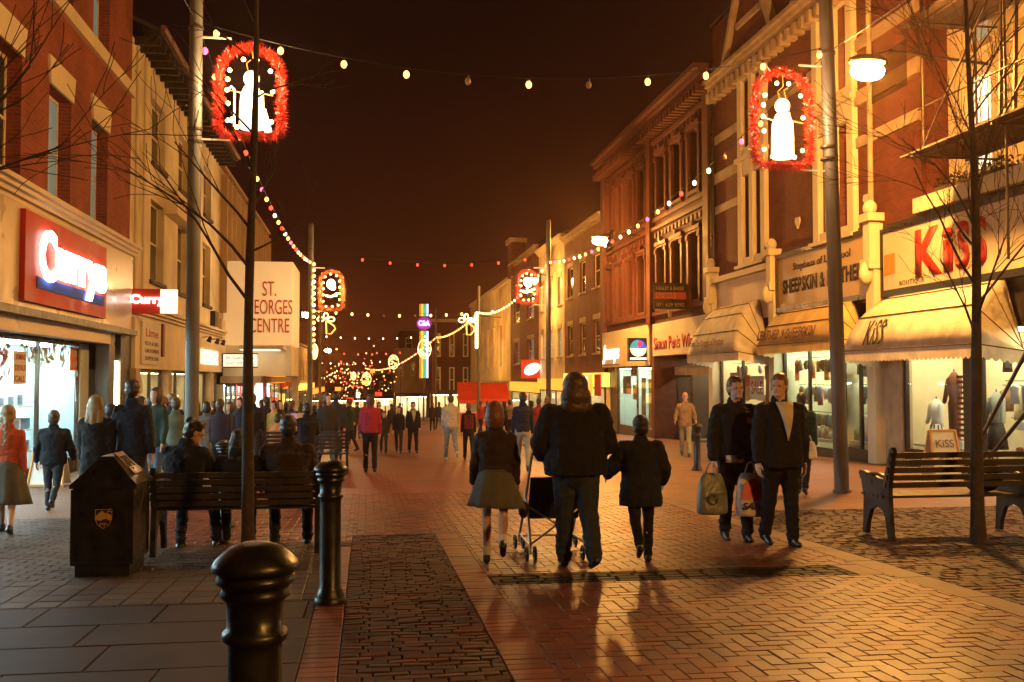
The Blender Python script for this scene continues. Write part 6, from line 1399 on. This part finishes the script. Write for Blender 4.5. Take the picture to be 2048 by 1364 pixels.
def deco_red(T, cx, cy, zt, w_, h_):
    MB().prism([(-.13, .0), (.13, .0), (.10, .17), (.03, .22), (-.05, .2), (-.10, .15)], (cx, cy+.012, zt-h_*.66), (1, 0, 0), (0, .12, 1), (0, -1, 0), .012).build('print', 'bag_red', T); text('SALE', 'bag_ink', T, (cx-.14, cy-.020, zt-h_*.84), (1, 0, 0), .28, .075, bold=.03, ext=.004, shear=.3)
carrier(PY(1422, 757, gy)[0], gy, b_[1]+.02, .36, b_[1]-a[1]+.03, 'bag_green', 'crumpled grey green carrier bag hanging from the sweatshirt man left of him', deco_round, .1)
a = PY(1499, 1034, gy-.16); b_ = PY(1499, 925, gy-.16)
carrier(PY(1499, 757, gy-.16)[0], gy-.16, b_[1], .33, b_[1]-a[1], 'bag_white', 'white and red printed carrier bag held between the two young men', deco_red, -.1)
a = PY(1617, 905, 15.2); carrier(a[0], 15.2, a[1]+.25, .28, .36, 'bag_white', 'white and green bag carried by the hooded person behind')

# pushchair in front of the big jacketed person
ux, uy = G(1120, 1122); uy += .35; g = gz(uy); T = thing('pushchair', 'folding pushchair with twin wheels half hidden by the person pushing it', 'pushchair', (ux, uy, g)); W2 = .27
pm('frame_alloy', (.45, .44, .40), .35, metal=.7); m = MB()
for s_ in (-1, 1):
    X = ux+s_*W2
    m.tube([(X, uy-.42, g+1.02), (X, uy-.34, g+.98), (X, uy-.05, g+.62), (X, uy+.42, g+.12)], .013, 8); m.tube([(X, uy-.30, g+.10), (X, uy-.10, g+.50), (X, uy+.06, g+.62)], .013, 8); m.tube([(X, uy-.29, g+.14), (X, uy+.40, g+.16)], .011, 8)
m.tube([(ux-W2, uy-.28, g+.16), (ux+W2, uy-.12, g+.50)], .010, 6); m.tube([(ux+W2, uy-.28, g+.16), (ux-W2, uy-.12, g+.50)], .010, 6); m.tube([(ux-W2, uy+.4, g+.14), (ux+W2, uy+.4, g+.14)], .010, 6); m.build('frame', 'frame_alloy', T)
for s_ in (-1, 1):
    m = MB(); m.tube([(ux+s_*W2, uy-.42, g+1.02), (ux+s_*W2, uy-.52, g+1.05), (ux+s_*W2, uy-.55, g+1.03)], .018, 8); m.build('handle', 'black_gloss', T)
for yy in (uy-.30, uy+.42):
    for s_ in (-1, 1):
        f_ = MB(); f_.tube([(ux+s_*W2-.06, yy, g+.075), (ux+s_*W2+.06, yy, g+.075)], .009, 6); f_.tube([(ux+s_*W2, yy, g+.075), (ux+s_*W2, yy+(.03 if yy < uy else -.02), g+.16)], .011, 6); w_ = f_.build('wheel_fork', 'frame_alloy', T)
        for o_ in (-.04, .04):
            q_ = MB(); c = (ux+s_*W2+o_, yy, g+.075); q_.tube([(c[0], c[1]+.062*cos(t), c[2]+.062*sin(t)) for t in [2*pi*i/20 for i in range(21)]], .013, 8, cap=False)
            for i in range(3): t = pi*i/3; q_.bar((c[0], c[1]-.06*cos(t), c[2]-.06*sin(t)), (c[0], c[1]+.06*cos(t), c[2]+.06*sin(t)), .008)
            q_.build('wheel', 'black_gloss', w_)
m = MB(); m.add([(ux-W2+.02, uy-.16, g+.78), (ux+W2-.02, uy-.16, g+.78), (ux+W2-.02, uy+.0, g+.38), (ux-W2+.02, uy+.0, g+.38), (ux+W2-.02, uy+.30, g+.40), (ux-W2+.02, uy+.30, g+.40)], [(0, 1, 2, 3), (3, 2, 4, 5)]); o = m.build('seat_fabric', 'navy_cloth', T); md = o.modifiers.new('t', 'SOLIDIFY'); md.thickness = .02
m = MB(); m.ball((ux-W2-.08, uy-.36, g+.50), (.05, .07, .08), 10, 7); m.build('hanging_pouch', 'black_gloss', T)

# boards on the pavement
def a_board(px, py, w_, h_, mat, label, txt=None, yaw=0):
    x, y = G(px, py); g = gz(y); T = thing('pavement_sign', label, 'pavement sign', (x, y, g)); 
    for nm, s_ in (('front_panel', -1), ('rear_panel', 1)):
        m = MB(); m.add([(x-w_/2, y+s_*.26, g+.02), (x+w_/2, y+s_*.26, g+.02), (x+w_/2*.82, y+s_*.03, g+h_), (x-w_/2*.82, y+s_*.03, g+h_)], [(0, 1, 2, 3)]); o = m.build(nm, mat, T); md = o.modifiers.new('t', 'SOLIDIFY'); md.thickness = .02
    m = MB()
    for s_ in (-1, 1): m.bar((x+s_*w_/2, y-.28, g), (x+s_*w_*.41, y-.045, g+h_+.01), .03)
    m.bar((x-w_/2, y-.275, g+.04), (x+w_/2, y-.275, g+.04), .03); m.bar((x-w_*.41, y-.045, g+h_), (x+w_*.41, y-.045, g+h_), .03); m.build('frame', 'orange_tape', T)
    if txt:
        V = Vector((0, .23, h_)).normalized()
        for i, s_ in enumerate(txt): text(s_, 'brown_ink' if mat != 'plaster_pale' else 'red_ink', T, Vector((x-w_*.30, y-.28, g))+V*(h_*(.70-.24*i))+Vector((0, -.008, 0)), (1, 0, 0), w_*.6, h_*.15, V=V, ext=.004)
a_board(99, 972, .62, .78, 'plaster_pale', 'white and orange pavement sign seen between the walking child and the shop', ('SALE', 'NOW ON'))
a_board(1884, 966, .60, .98, 'kiss_board', 'cream pavement sign with dark script behind the empty bench', ('KiSS', 'SALE'))
T = thing('holdall', 'dark bag slumped on the right end of the empty bench', 'bag', (ax+1.35, ay+.25, gz(ay)+.46)); m = MB(); m.ball((ax+1.34, ay+.22, gz(ay)+.64), (.20, .14, .18), 16, 10); m.ball((ax+1.28, ay+.24, gz(ay)+.58), (.16, .15, .13), 14, 8); link('sack', vox(m, .015, 3), 'black_cloth', T).location = -T.location
m = MB(); m.tube([(ax+1.24, ay+.2, gz(ay)+.78), (ax+1.30, ay+.18, gz(ay)+.88), (ax+1.40, ay+.18, gz(ay)+.87), (ax+1.44, ay+.2, gz(ay)+.77)], .012, 6); m.build('strap', 'black_gloss', T)

# ------------------------------------------------------------------ winter trees
pm('bark', (.055, .04, .03), .9, nz=(9, .4), bump=(28, .8, .02))
def grow(m, p, d, L, r, depth, rnd, spread=.5, grav=-.05, n=5):
    pts = [p.copy()]; rr = [r]; d = d.normalized()
    for i in range(n):
        d = (d+Vector((rnd.gauss(0, .09), rnd.gauss(0, .09), rnd.gauss(0, .06)+grav*.3))).normalized(); p = p+d*L/n; pts.append(p.copy()); rr.append(max(.0028, r*(1-.62*(i+1)/n)))
        if depth > 0 and i >= 1 and rnd.random() < .85:
            ax_ = d.cross(Vector((rnd.gauss(0, 1), rnd.gauss(0, 1), rnd.gauss(0, 1)))).normalized(); nd = (d+ax_*rnd.uniform(spread*.7, spread*1.5)).normalized(); nd.z += .18
            grow(m, p.copy(), nd, L*rnd.uniform(.45, .72), max(.003, rr[-1]*.62), depth-1, rnd, spread, grav, n)
    m.tube(pts, rr, 6 if r > .012 else 4)
def tree(x, y, h, r, label, branches, seed, depth=3):
    rnd = random.Random(seed); g = gz(y); T = thing('bare_tree', label, 'tree', (x, y, g), 'young bare street trees'); pts = []; rr = []; n = 16
    for i in range(n+1): t = i/n; pts.append((x+.05*sin(t*7+seed)*t, y+.05*cos(t*5)*t, g-.05+h*t)); rr.append(max(.012, r*(1.12-.95*t)+(.02 if i == 0 else 0)+.004*rnd.random()))
    MB().tube(pts, rr, 12).build('trunk', 'bark', T)
    for z, az, el, L, br in branches:
        t = z/h; i = min(n-1, int(t*n)); p = Vector(pts[i]).lerp(Vector(pts[i+1]), t*n-i); m = MB(); d = Vector((cos(az)*cos(el), sin(az)*cos(el), sin(el))); grow(m, p, d, L, br, depth, rnd); m.build('branch', 'bark', T)
tx_, ty_ = G(495, 1142); R_ = random.Random(2)
br = [(3.3+.33*i, (0.2 if i % 3 == 0 else pi)+R_.uniform(-.6, .6), R_.uniform(.6, 1.0), R_.uniform(.5, .9), .012-.0005*i) for i in range(9)]
br += [(2.45, pi-.2, 1.05, 1.5, .017), (2.75, pi+.4, .9, 1.3, .015), (3.1, 2.7, .8, 1.2, .014), (2.9, .1, .5, .5, .011)]
tree(tx_, ty_, 6.4, .052, 'slender bare tree growing in front of the occupied bench on the left', br, 3, 2)
tx_, ty_ = G(1957, 1086); R_ = random.Random(8)
br = [(2.15+.20*i, R_.uniform(0, 6.3), R_.uniform(.75, 1.15), R_.uniform(1.0, 1.9), .017-.0005*i) for i in range(18)]
tree(tx_, ty_, 6.4, .062, 'bare tree with many rising twigs beside the empty bench on the right', br, 5)
tx_ = -2.55; ty_ = 6.3
br = [(2.25, .25, 1.0, 1.7, .022), (2.5, .1, .75, 1.3, .015), (2.35, .6, 1.25, 1.6, .018), (2.9, .4, .6, 1.0, .012)]
tree(tx_-.45, ty_, 5.0, .06, 'bare tree just outside the left edge whose limbs reach in at top left', br, 9, 2)
# ------------------------------------------------------------------ goods in the shop windows
def mannequin(x, y, zb, label, top, low, rz=0, h=1.5, skirt=True, sleeves=True, stripes=None):
    T = thing('mannequin', label, 'mannequin', (x, y, zb), 'clothes on display behind the right hand windows'); m = MB(); s_ = h/1.5
    m.loft([((x, y, zb+.80*s_), .15, .10), ((x, y, zb+.92*s_), .115, .085), ((x, y, zb+1.12*s_), .16, .10), ((x, y, zb+1.30*s_), .17, .085), ((x, y, zb+1.38*s_), .10, .06), ((x, y, zb+1.44*s_), .05, .05)], 16)
    m.build('blouse', top, T)
    if sleeves:
        for k in (-1, 1): MB().cap2((x, y+k*.20, zb+1.28*s_), .07, (x-.06, y+k*.30, zb+.85*s_), .05).build('sleeve', top, T)
    m = MB(); n = 28
    if skirt: 
        m.loft([((x, y, zb+.82*s_), .12, .12), ((x, y, zb+.6*s_), .18, .18), ((x, y, zb+.28*s_), .22, .22)], n); m.build('skirt', low, T)
        if stripes:
            for k in range(10): a = 2*pi*k/10; MB().bar((x+.135*cos(a), y+.135*sin(a), zb+.80*s_), (x+.225*cos(a), y+.225*sin(a), zb+.29*s_), .03, .012).build('stripe', stripes, T)
    else:
        for k in (-1, 1): MB().cap2((x, y+k*.08, zb+.82*s_), .10, (x, y+k*.11, zb+.15*s_), .065).build('trouser_leg', low, T)
    MB().tube([(x, y, zb), (x, y, zb+1.5*s_)], .018, 8).build('stand', 'pole_paint', T); return T
pm('velvet', (.14, .035, .02), .8, nz=(6, .3)); pm('bright_white', (.80, .78, .74), .7); pm('goods_brown', (.30, .17, .08), .7, nz=(5, .4), bump=(10, .6, .03)); pm('goods_green', (.16, .26, .16), .7, nz=(5, .4)); pm('goods_blue', (.14, .24, .34), .7, nz=(5, .4)); pm('goods_red', (.5, .08, .04), .7); pm('goods_cream', (.62, .52, .34), .8, nz=(5, .3)); pm('goods_grey', (.25, .27, .28), .5, nz=(4, .3))
pm('poster_orange', (.75, .22, .05), .5, nz=(3, .1)); pm('poster_yellow', (.80, .55, .08), .5, nz=(6, .3)); em('poster_lit', (1, .92, .8), .9); em('spot_bulb', (1, .82, .5), 40)
xw = XR+.75; zf = gz(21)+.42
mannequin(xw, FY(1872, xw), zf-.25, 'white bridal style dress over a striped skirt in the boutique window', 'bright_white', 'bright_white', skirt=True, stripes='purple_cloth', h=1.45)
mannequin(xw-.15, FY(1908, xw-.15), zf+.10, 'brown velvet suit with pale collar high in the boutique window', 'velvet', 'velvet', skirt=False, h=1.75)
mannequin(xw, FY(1992, xw), zf-.2, 'dark dress on a stand in the near boutique window', 'goods_grey', 'charcoal', skirt=True, h=1.6)
mannequin(xw, FY(1822, xw+.3), zf-.1, 'pale blouse on a stand at the left of the boutique window', 'goods_cream', 'goods_grey', skirt=True, h=1.35)
for k, (px, a, b_) in enumerate(((1590, 'goods_cream', 'goods_brown'), (1700, 'goods_green', 'goods_green'), (1722, 'goods_brown', 'charcoal'))):
    y = FY(px, xw); mannequin(xw, y, gz(y)+.35, ('pale sheepskin coat left of the right pole in the sheepskin shop', 'green leather jacket right of the right pole in the sheepskin shop', 'brown leather coat beside the cream shop pilaster')[k], a, b_, skirt=(k != 1), h=1.5)
def hangers(label, y0, y1, z, x, n, seed, ln=.75):
    r = random.Random(seed); T = thing('clothes_rail', label, 'clothes rail', (x, (y0+y1)/2, z), 'rails of hanging clothes'); MB().tube([(x, y0, z), (x, y1, z)], .015, 6).build('rail', 'pole_paint', T)
    for i in range(n):
        y = y0+(y1-y0)*(i+.5)/n; w_ = r.uniform(.16, .24); l = ln*r.uniform(.7, 1.1); m = MB(); a = r.uniform(-.3, .3)
        m.loft([((x, y, z-l), w_*.8, .03), ((x, y, z-l*.5), w_*.75, .035), ((x, y, z-.16), w_, .03), ((x, y, z-.06), .05, .02)], 10); m.build('garment', r.choice(['goods_brown', 'goods_green', 'goods_blue', 'goods_cream', 'velvet', 'goods_grey', 'goods_red', 'bright_white']), T)
hangers('rail of coats deep in the sheepskin shop left window', FY(1622, XR)-1.4, s2[1]-.3, 1.25, XR+1.6, 12, 1); hangers('rail of coats in the sheepskin shop right window', s2[0]+.2, FY(1683, XR)-.2, 1.35, XR+1.5, 9, 2)
hangers('rail of clothes along the rear of the boutique', 12.5, 21.5, 1.3, XR+2.0, 22, 3); hangers('rail of pale clothes in the shop under the faint script awning', s1[0]+1.2, s1[1]-.4, .95, XR+1.6, 10, 4)
def clutter(label, x, y0, y1, z, n, seed, mats, group='goods laid out in the shop windows', hmax=.45, nm='window_goods', cat='goods'):
    r = random.Random(seed); T = thing(nm, label, cat, (x, (y0+y1)/2, z), group); MB().box(x-.3, x+.35, y0, y1, z-.05, z).build('plinth', 'goods_cream', T)
    for i in range(n):
        y = r.uniform(y0+.15, y1-.15); xx = x+r.uniform(-.2, .2); w_ = r.uniform(.07, .16); h_ = r.uniform(.1, hmax); m = MB()
        if r.random() < .5: m.loft([((xx, y, z), w_, w_*.7), ((xx, y, z+h_*.7), w_*.9, w_*.7), ((xx, y, z+h_), w_*.4, w_*.3)], 10)
        else: m.mbox(Matrix.Translation((xx, y, z+h_/2)) @ Matrix.Rotation(r.uniform(0, 1.5), 4, 'Z') @ Matrix.Rotation(r.uniform(-.15, .15), 4, 'X'), w_*1.6, w_, h_)
        m.build('item', r.choice(mats), T)
wm = ['goods_brown', 'goods_cream', 'bright_white', 'goods_red', 'velvet', 'goods_green']
clutter('bags and shoes low in the sheepskin shop left window', XR+.5, FY(1622, XR)-1.3, s2[1]-.25, gz(27)+.45, 22, 5, wm); clutter('bags and shoes low in the sheepskin shop right window', XR+.5, s2[0]+.2, FY(1683, XR)-.15, gz(25)+.45, 16, 6, wm)
clutter('small goods and cards on the floor of the boutique window', XR+.45, kw[1]+.2, kw[0]-.2, gz(21)+.5, 10, 7, wm, hmax=.25); clutter('goods in the bright window under the faint script awning', XR+.5, s1[0]+1.1, s1[1]-.3, gz(32)+.5, 22, 8, ['bright_white', 'goods_cream', 'poster_orange', 'goods_red'], hmax=.7)
def dressing(label, y0, y1, zb, zt, seed, pal, dx=.32, n=9, rows_=2):
    """garments and small goods hung close behind the glass"""
    r = random.Random(seed); T = thing('window_display', label, 'window display', (XR+dx, (y0+y1)/2, zb), 'displays close behind the right hand shop glass')
    for j in range(rows_):
        z = zt-.12-(zt-zb)*j/rows_*.98; MB().tube([(XR+dx+.12*j, y0+.1, z), (XR+dx+.12*j, y1-.1, z)], .012, 5).build('rail', 'pole_paint', T)
        for i in range(n):
            if r.random() < .18: continue
            y = y0+.15+(y1-y0-.3)*(i+.5)/n+r.uniform(-.06, .06); x = XR+dx+.12*j+r.uniform(-.06, .1); l = (zt-zb)/rows_*r.uniform(.45, .85); w_ = r.uniform(.09, .17); m = MB()
            k = r.random()
            if k < .6: m.loft([((x, y, z-l), .05, w_), ((x, y, z-l*.6), .06, w_*.8), ((x, y, z-.14), .055, w_*1.15), ((x, y, z-.05), .02, .04)], 10)
            elif k < .8: m.box(x-.02, x+.05, y-w_, y+w_, z-l*.7, z-.08)
            else: m.ball((x, y, z-.22), (.08, w_*.8, .15), 10, 7)
            m.build('garment', r.choice(pal), T)
    for i in range(14):
        y = r.uniform(y0+.15, y1-.15); x = XR+.2+r.uniform(0, .4); w_ = r.uniform(.06, .14); h_ = r.uniform(.1, .4); m = MB(); m.loft([((x, y, zb), w_, w_), ((x, y, zb+h_*.8), w_*r.uniform(.5, 1.1), w_), ((x, y, zb+h_), w_*.4, w_*.4)], 9); m.build('ornament', r.choice(pal), T)
    MB().box(XR+.12, XR+.8, y0+.05, y1-.05, zb-.06, zb).build('plinth', 'goods_cream', T)
pal = ['goods_brown', 'goods_cream', 'bright_white', 'goods_green', 'goods_blue', 'goods_gold', 'goods_grey', 'goods_cream', 'poster_orange']
pm('goods_gold', (.55, .36, .12), .6, nz=(5, .4))
dressing('coats and gifts crowding the sheepskin shop window left of the right pole', FY(1622, XR)-1.4, s2[1]-.15, gz(27)+.5, 2.2, 31, pal+['goods_red'], n=16, rows_=3)
dressing('jackets and gifts crowding the sheepskin shop window right of the right pole', s2[0]+.1, FY(1683, XR)-.1, gz(25)+.5, 2.2, 32, pal+['goods_red'], n=16, rows_=3)
dressing('orange and white goods in the glowing window under the faint script awning', s1[0]+1.0, s1[1]-.2, gz(32)+.5, 2.1, 33, ['bright_white', 'poster_orange', 'goods_cream', 'goods_red', 'bright_white'], n=11, rows_=3)
dressing('small accessories hung in the near boutique window', 13.0, kw[2]-.2, gz(20)+.5, 2.3, 34, ['bright_white', 'goods_grey', 'charcoal', 'goods_blue', 'velvet'], n=16, rows_=3)
T = thing('striped_column', 'column of dark horizontal bars in the boutique window beside the brown suit', 'display stand', (XR+.5, FY(1925, XR+.5), 0)); yq = FY(1925, XR+.5)
for k in range(14): MB().box(XR+.45, XR+.5, yq-.16, yq+.16, -.1+.12*k, -.04+.12*k).build('bar', 'velvet', T)
# posters: flat printed sheets stuck inside the glass
def poster(sd, X, pl, pr, pt, pb, mat, label, words=None, ink='red_ink', nm='poster', grp=None):
    y0, z1 = FX(pl, pt, X); y1_, z0 = FX(pr, pb, X); a, b_ = min(y0, y1_), max(y0, y1_); za, zb_ = min(z0, z1), max(z0, z1)
    T = thing(nm, label, 'poster', (X, (a+b_)/2, za), grp); MB().box(X, X+sd*.008, a, b_, za, zb_).build('sheet', mat, T)
    if words:
        n = len(words)
        for i, s_ in enumerate(words):
            hh = (zb_-za)/n; zz = zb_-hh*(i+1)+hh*.22; w_ = (b_-a)*.82
            text(s_, ink, T, (X-sd*.004, (a+b_)/2+sd*w_/2*(1 if sd > 0 else 1) if sd > 0 else (a+b_)/2-w_/2, zz), (0, -sd, 0), w_, hh*.56, ext=.002, bold=.02)
    return T
XC = LX-.53
poster(-1, XC, 28, 52, 702, 768, 'bright_white', 'white poster with red words XMAS and CALL in the electrical shop window', ('XMAS', 'DEALS', 'CALL'))
poster(-1, XC, 141, 174, 694, 742, 'poster_orange', 'orange and white price poster in the electrical shop window', ('EXTRA', 'VALUE'), 'plaster_pale')
for k, (a, b_, c, d) in enumerate(((150, 162, 752, 768), (151, 163, 770, 786), (152, 164, 786, 802))): poster(-1, XC, a, b_, c, d, 'bright_white', ('topmost', 'middle', 'lowest')[k]+' of three small price cards below the orange poster', ('99', ), grp='price cards')
for k, (px, py) in enumerate(((62, 715), (8, 712), (95, 706), (150, 690), (120, 704))):
    r = random.Random(px); a, z = FX(px, py, XC-.15); T = thing('leaf_garland', 'yellow and orange paper leaf garland '+('right of the xmas poster', 'at the left edge of the electrical shop', 'in the middle of the electrical shop window', 'above the orange poster', 'left of the orange poster')[k], 'decoration', (XC, a, z), 'paper leaf garlands'); m = MB()
    for i in range(26):
        c = Vector((XC-.12+r.uniform(-.1, .08), a+r.gauss(0, .28), z+r.gauss(0, .16))); t = r.uniform(0, 6.3); d1 = Vector((0, cos(t), sin(t)))*.15; d2 = Vector((.02, -sin(t), cos(t)))*.05; m.add([c-d1, c+d2, c+d1, c-d2, c+Vector((.012, 0, 0))], [(0, 1, 4), (1, 2, 4), (2, 3, 4), (3, 0, 4)])
    m.build('leaves', 'poster_yellow' if k % 2 == 0 else 'poster_orange', T)
# shelves of white goods
def shelf(x, y0, y1, label, seed, levels):
    r = random.Random(seed); g = gz((y0+y1)/2); T = thing('display_shelf', label, 'shelf', (x, (y0+y1)/2, g), 'white display shelves in the electrical shop'); m = MB()
    for z in levels: m.box(x-.28, x+.28, y0, y1, g+z-.04, g+z)
    for y in (y0, y1-.05): m.box(x-.28, x-.22, y, y+.05, g, g+levels[-1]+.5)
    m.build('shelf_frame', 'bright_white', T)
    for z in levels:
        y = y0+.12
        while y < y1-.45:
            w_ = r.uniform(.32, .52); h_ = r.uniform(.2, .34)
            T2 = thing('appliance', 'boxy white appliance with a dark front on a display shelf in the electrical shop', 'appliance', (x, y, g+z), 'boxy appliances on the electrical shop shelves')
            MB().box(x-.20, x+.20, y, y+w_, g+z, g+z+h_).build('case', r.choice(['bright_white', 'bright_white', 'goods_grey']), T2); MB().box(x+.201, x+.212, y+.04, y+w_*.68, g+z+.04, g+z+h_-.04).build('front', r.choice(['pane_dark', 'goods_blue', 'goods_grey']), T2)
            y += w_+r.uniform(.06, .2)
shelf(LX-1.5, 18.6, 21.6, 'white display shelf of appliances left in the electrical shop window', 1, (.45, .95, 1.5, 1.95)); shelf(LX-1.7, 21.9, 24.9, 'white display shelf of appliances right in the electrical shop window', 2, (.45, .95, 1.5)); shelf(LX-4.2, 14, 25, 'long white rear shelf of appliances deep in the electrical shop', 3, (.5, 1.0, 1.5, 2.0))
T = thing('lit_case', 'bright small display with white goods in the porch beside the electrical shop', 'display case', (LX-.2, 26.4, .4)); MB().box(LX-.3, LX-.05, 26.27, 26.58, .4, 1.0).build('box', 'poster_lit', T)
# camera shop window: white sheets and strips, letter D hanging
XJ = XR+.42
for k, (a, b_, c, d, mt) in enumerate(((1246, 1262, 752, 788, 'goods_grey'), (1266, 1276, 770, 800, 'goods_cream'), (1283, 1292, 756, 850, 'goods_brown'), (1297, 1306, 758, 858, 'poster_orange'))):
    poster(1, XJ, a, b_, c, d, mt, ('grey leaflet at the left of the camera shop window', 'cream leaflet in the camera shop window', 'tall brown strip in the camera shop window', 'tall strip of orange cards at the right of the camera shop window')[k], ('OO', 'EE', 'OO', 'EE', 'OO') if k == 3 else None, 'green_ink')
poster(1, XR+.40, 1262, 1274, 736, 752, 'bright_white', 'white card with a large letter D at the top of the camera shop window', ('D',), 'ink')
for k, (a, b_, c, d, mt) in enumerate(((1460, 1478, 745, 790, 'bright_white'), (1482, 1500, 750, 800, 'poster_orange'), (1500, 1528, 752, 800, 'bright_white'))): poster(1, XR+.2, a, b_, c, d, mt, ('white poster at the left', 'orange poster in the middle', 'wide white poster at the right')[k]+' of the window under the faint script awning', ('SALE',) if k != 1 else None)
# small spotlights inside the dark entrance
for k, (px, py) in enumerate(((1336, 782), (1330, 800), (1342, 796))):
    y, z = FX(px, py, XR+1.6); T = thing('entrance_spotlight', ('highest', 'lowest', 'middle')[k]+' of three small warm spotlights in the dark shop entrance', 'lamp', (XR+1.6, y, z), 'spotlights in the dark entrance'); MB().ball((XR+1.6, y, z), .05, 8, 6).build('bulb', 'spot_bulb', T); MB().tube([(XR+1.7, y, z+.03), (XR+2.0, y, z+.1)], .03, 6).build('arm', 'black_gloss', T)
# ------------------------------------------------------------------ the far end: small signs and lights
r = random.Random(21)
SG = [('glow_orange', 'orange'), ('glow_red', 'red'), ('glow_yellow', 'yellow'), ('sign_white_soft', 'white'), ('window_bright', 'pale green')]
em('far_spot', (1, .55, .18), 3.2); em('far_spot_red', (1, .10, .03), 3)
for k, (px, py, w_, h_, Y, c, lb) in enumerate(((548, 757, 30, 16, 74, 3, 'white shop sign just right of the sign tower'), (565, 772, 22, 10, 80, 0, 'orange sign above the crowd right of the sign tower'), (700, 800, 14, 9, 120, 1, 'small red sign far down the left row'), (655, 798, 12, 22, 105, 2, 'small yellow framed sign left of the tall man'), (730, 765, 12, 8, 160, 2, 'tiny yellow sign in the distance under the long string'),
         (805, 800, 16, 14, 148, 3, 'white lit shop front left of the tall bright window'), (676, 778, 12, 8, 140, 0, 'tiny orange sign above the man in the distance'), (757, 788, 14, 8, 150, 1, 'tiny red sign right of centre far away'), (770, 806, 14, 10, 145, 4, 'tiny pale green shop front in the distance'), (1002, 792, 28, 10, 78, 3, 'white lit strip under the right red canopy'), (716, 790, 8, 12, 130, 4, 'small pale green sign far down the street'), (588, 700, 8, 26, 66, 2, 'slim yellow sign beside the sign tower'), (745, 742, 10, 8, 170, 0, 'tiny orange sign near the dip of the long string'))):
    a = PY(px-w_/2, py+h_/2, Y); b_ = PY(px+w_/2, py-h_/2, Y); T = thing('shop_sign', lb, 'sign', (a[0], Y, a[1])); MB().box(a[0], b_[0], Y, Y+.15, a[1], b_[1]).build('panel', SG[c][0], T); MB().box(a[0]-.05, b_[0]+.05, Y+.16, Y+.25, a[1]-.05, b_[1]+.05).build('case', 'black_gloss', T)
    MB().bar(((a[0]+b_[0])/2, Y+.2, a[1]), ((a[0]+b_[0])/2, Y+.2, gz(Y)), .08).build('post', 'gutter', T)
T = thing('distant_lights', 'scatter of tiny amber and red lights along the far end of the street', 'lights', (0, 150, 0)); T['kind'] = 'stuff'
m = MB(); m2 = MB()
for i in range(150):
    Y = r.uniform(95, 230); px = r.gauss(705, 45); py = 757-abs(r.gauss(0, 26))+r.uniform(-2, 44); px = max(600, min(px, 840)); c = PY(px, py, Y)
    if c[1] < gz(Y)+1.2: continue
    (m2 if r.random() < .35 else m).ball((c[0], Y, c[1]), Y*.00062*r.uniform(.6, 1.5), 6, 4)
m.build('amber_lights', 'far_spot', T); m2.build('red_lights', 'far_spot_red', T)

# ------------------------------------------------------------------ damp winter air that the lamps light up
hz = bpy.data.materials.new('night_air'); hz.use_nodes = True; n = hz.node_tree; n.nodes.clear()
o = n.nodes.new('ShaderNodeOutputMaterial'); v = n.nodes.new('ShaderNodeVolumePrincipled'); v.inputs['Color'].default_value = (.95, .55, .38, 1)
v.inputs['Density'].default_value = .00055; v.inputs['Anisotropy'].default_value = .8; n.links.new(v.outputs[0], o.inputs['Volume']); M['night_air'] = hz
h = MB().box(-410, 410, -70, 910, gz(910)-1.2, 24).build('haze', 'night_air'); h['kind'] = 'stuff'
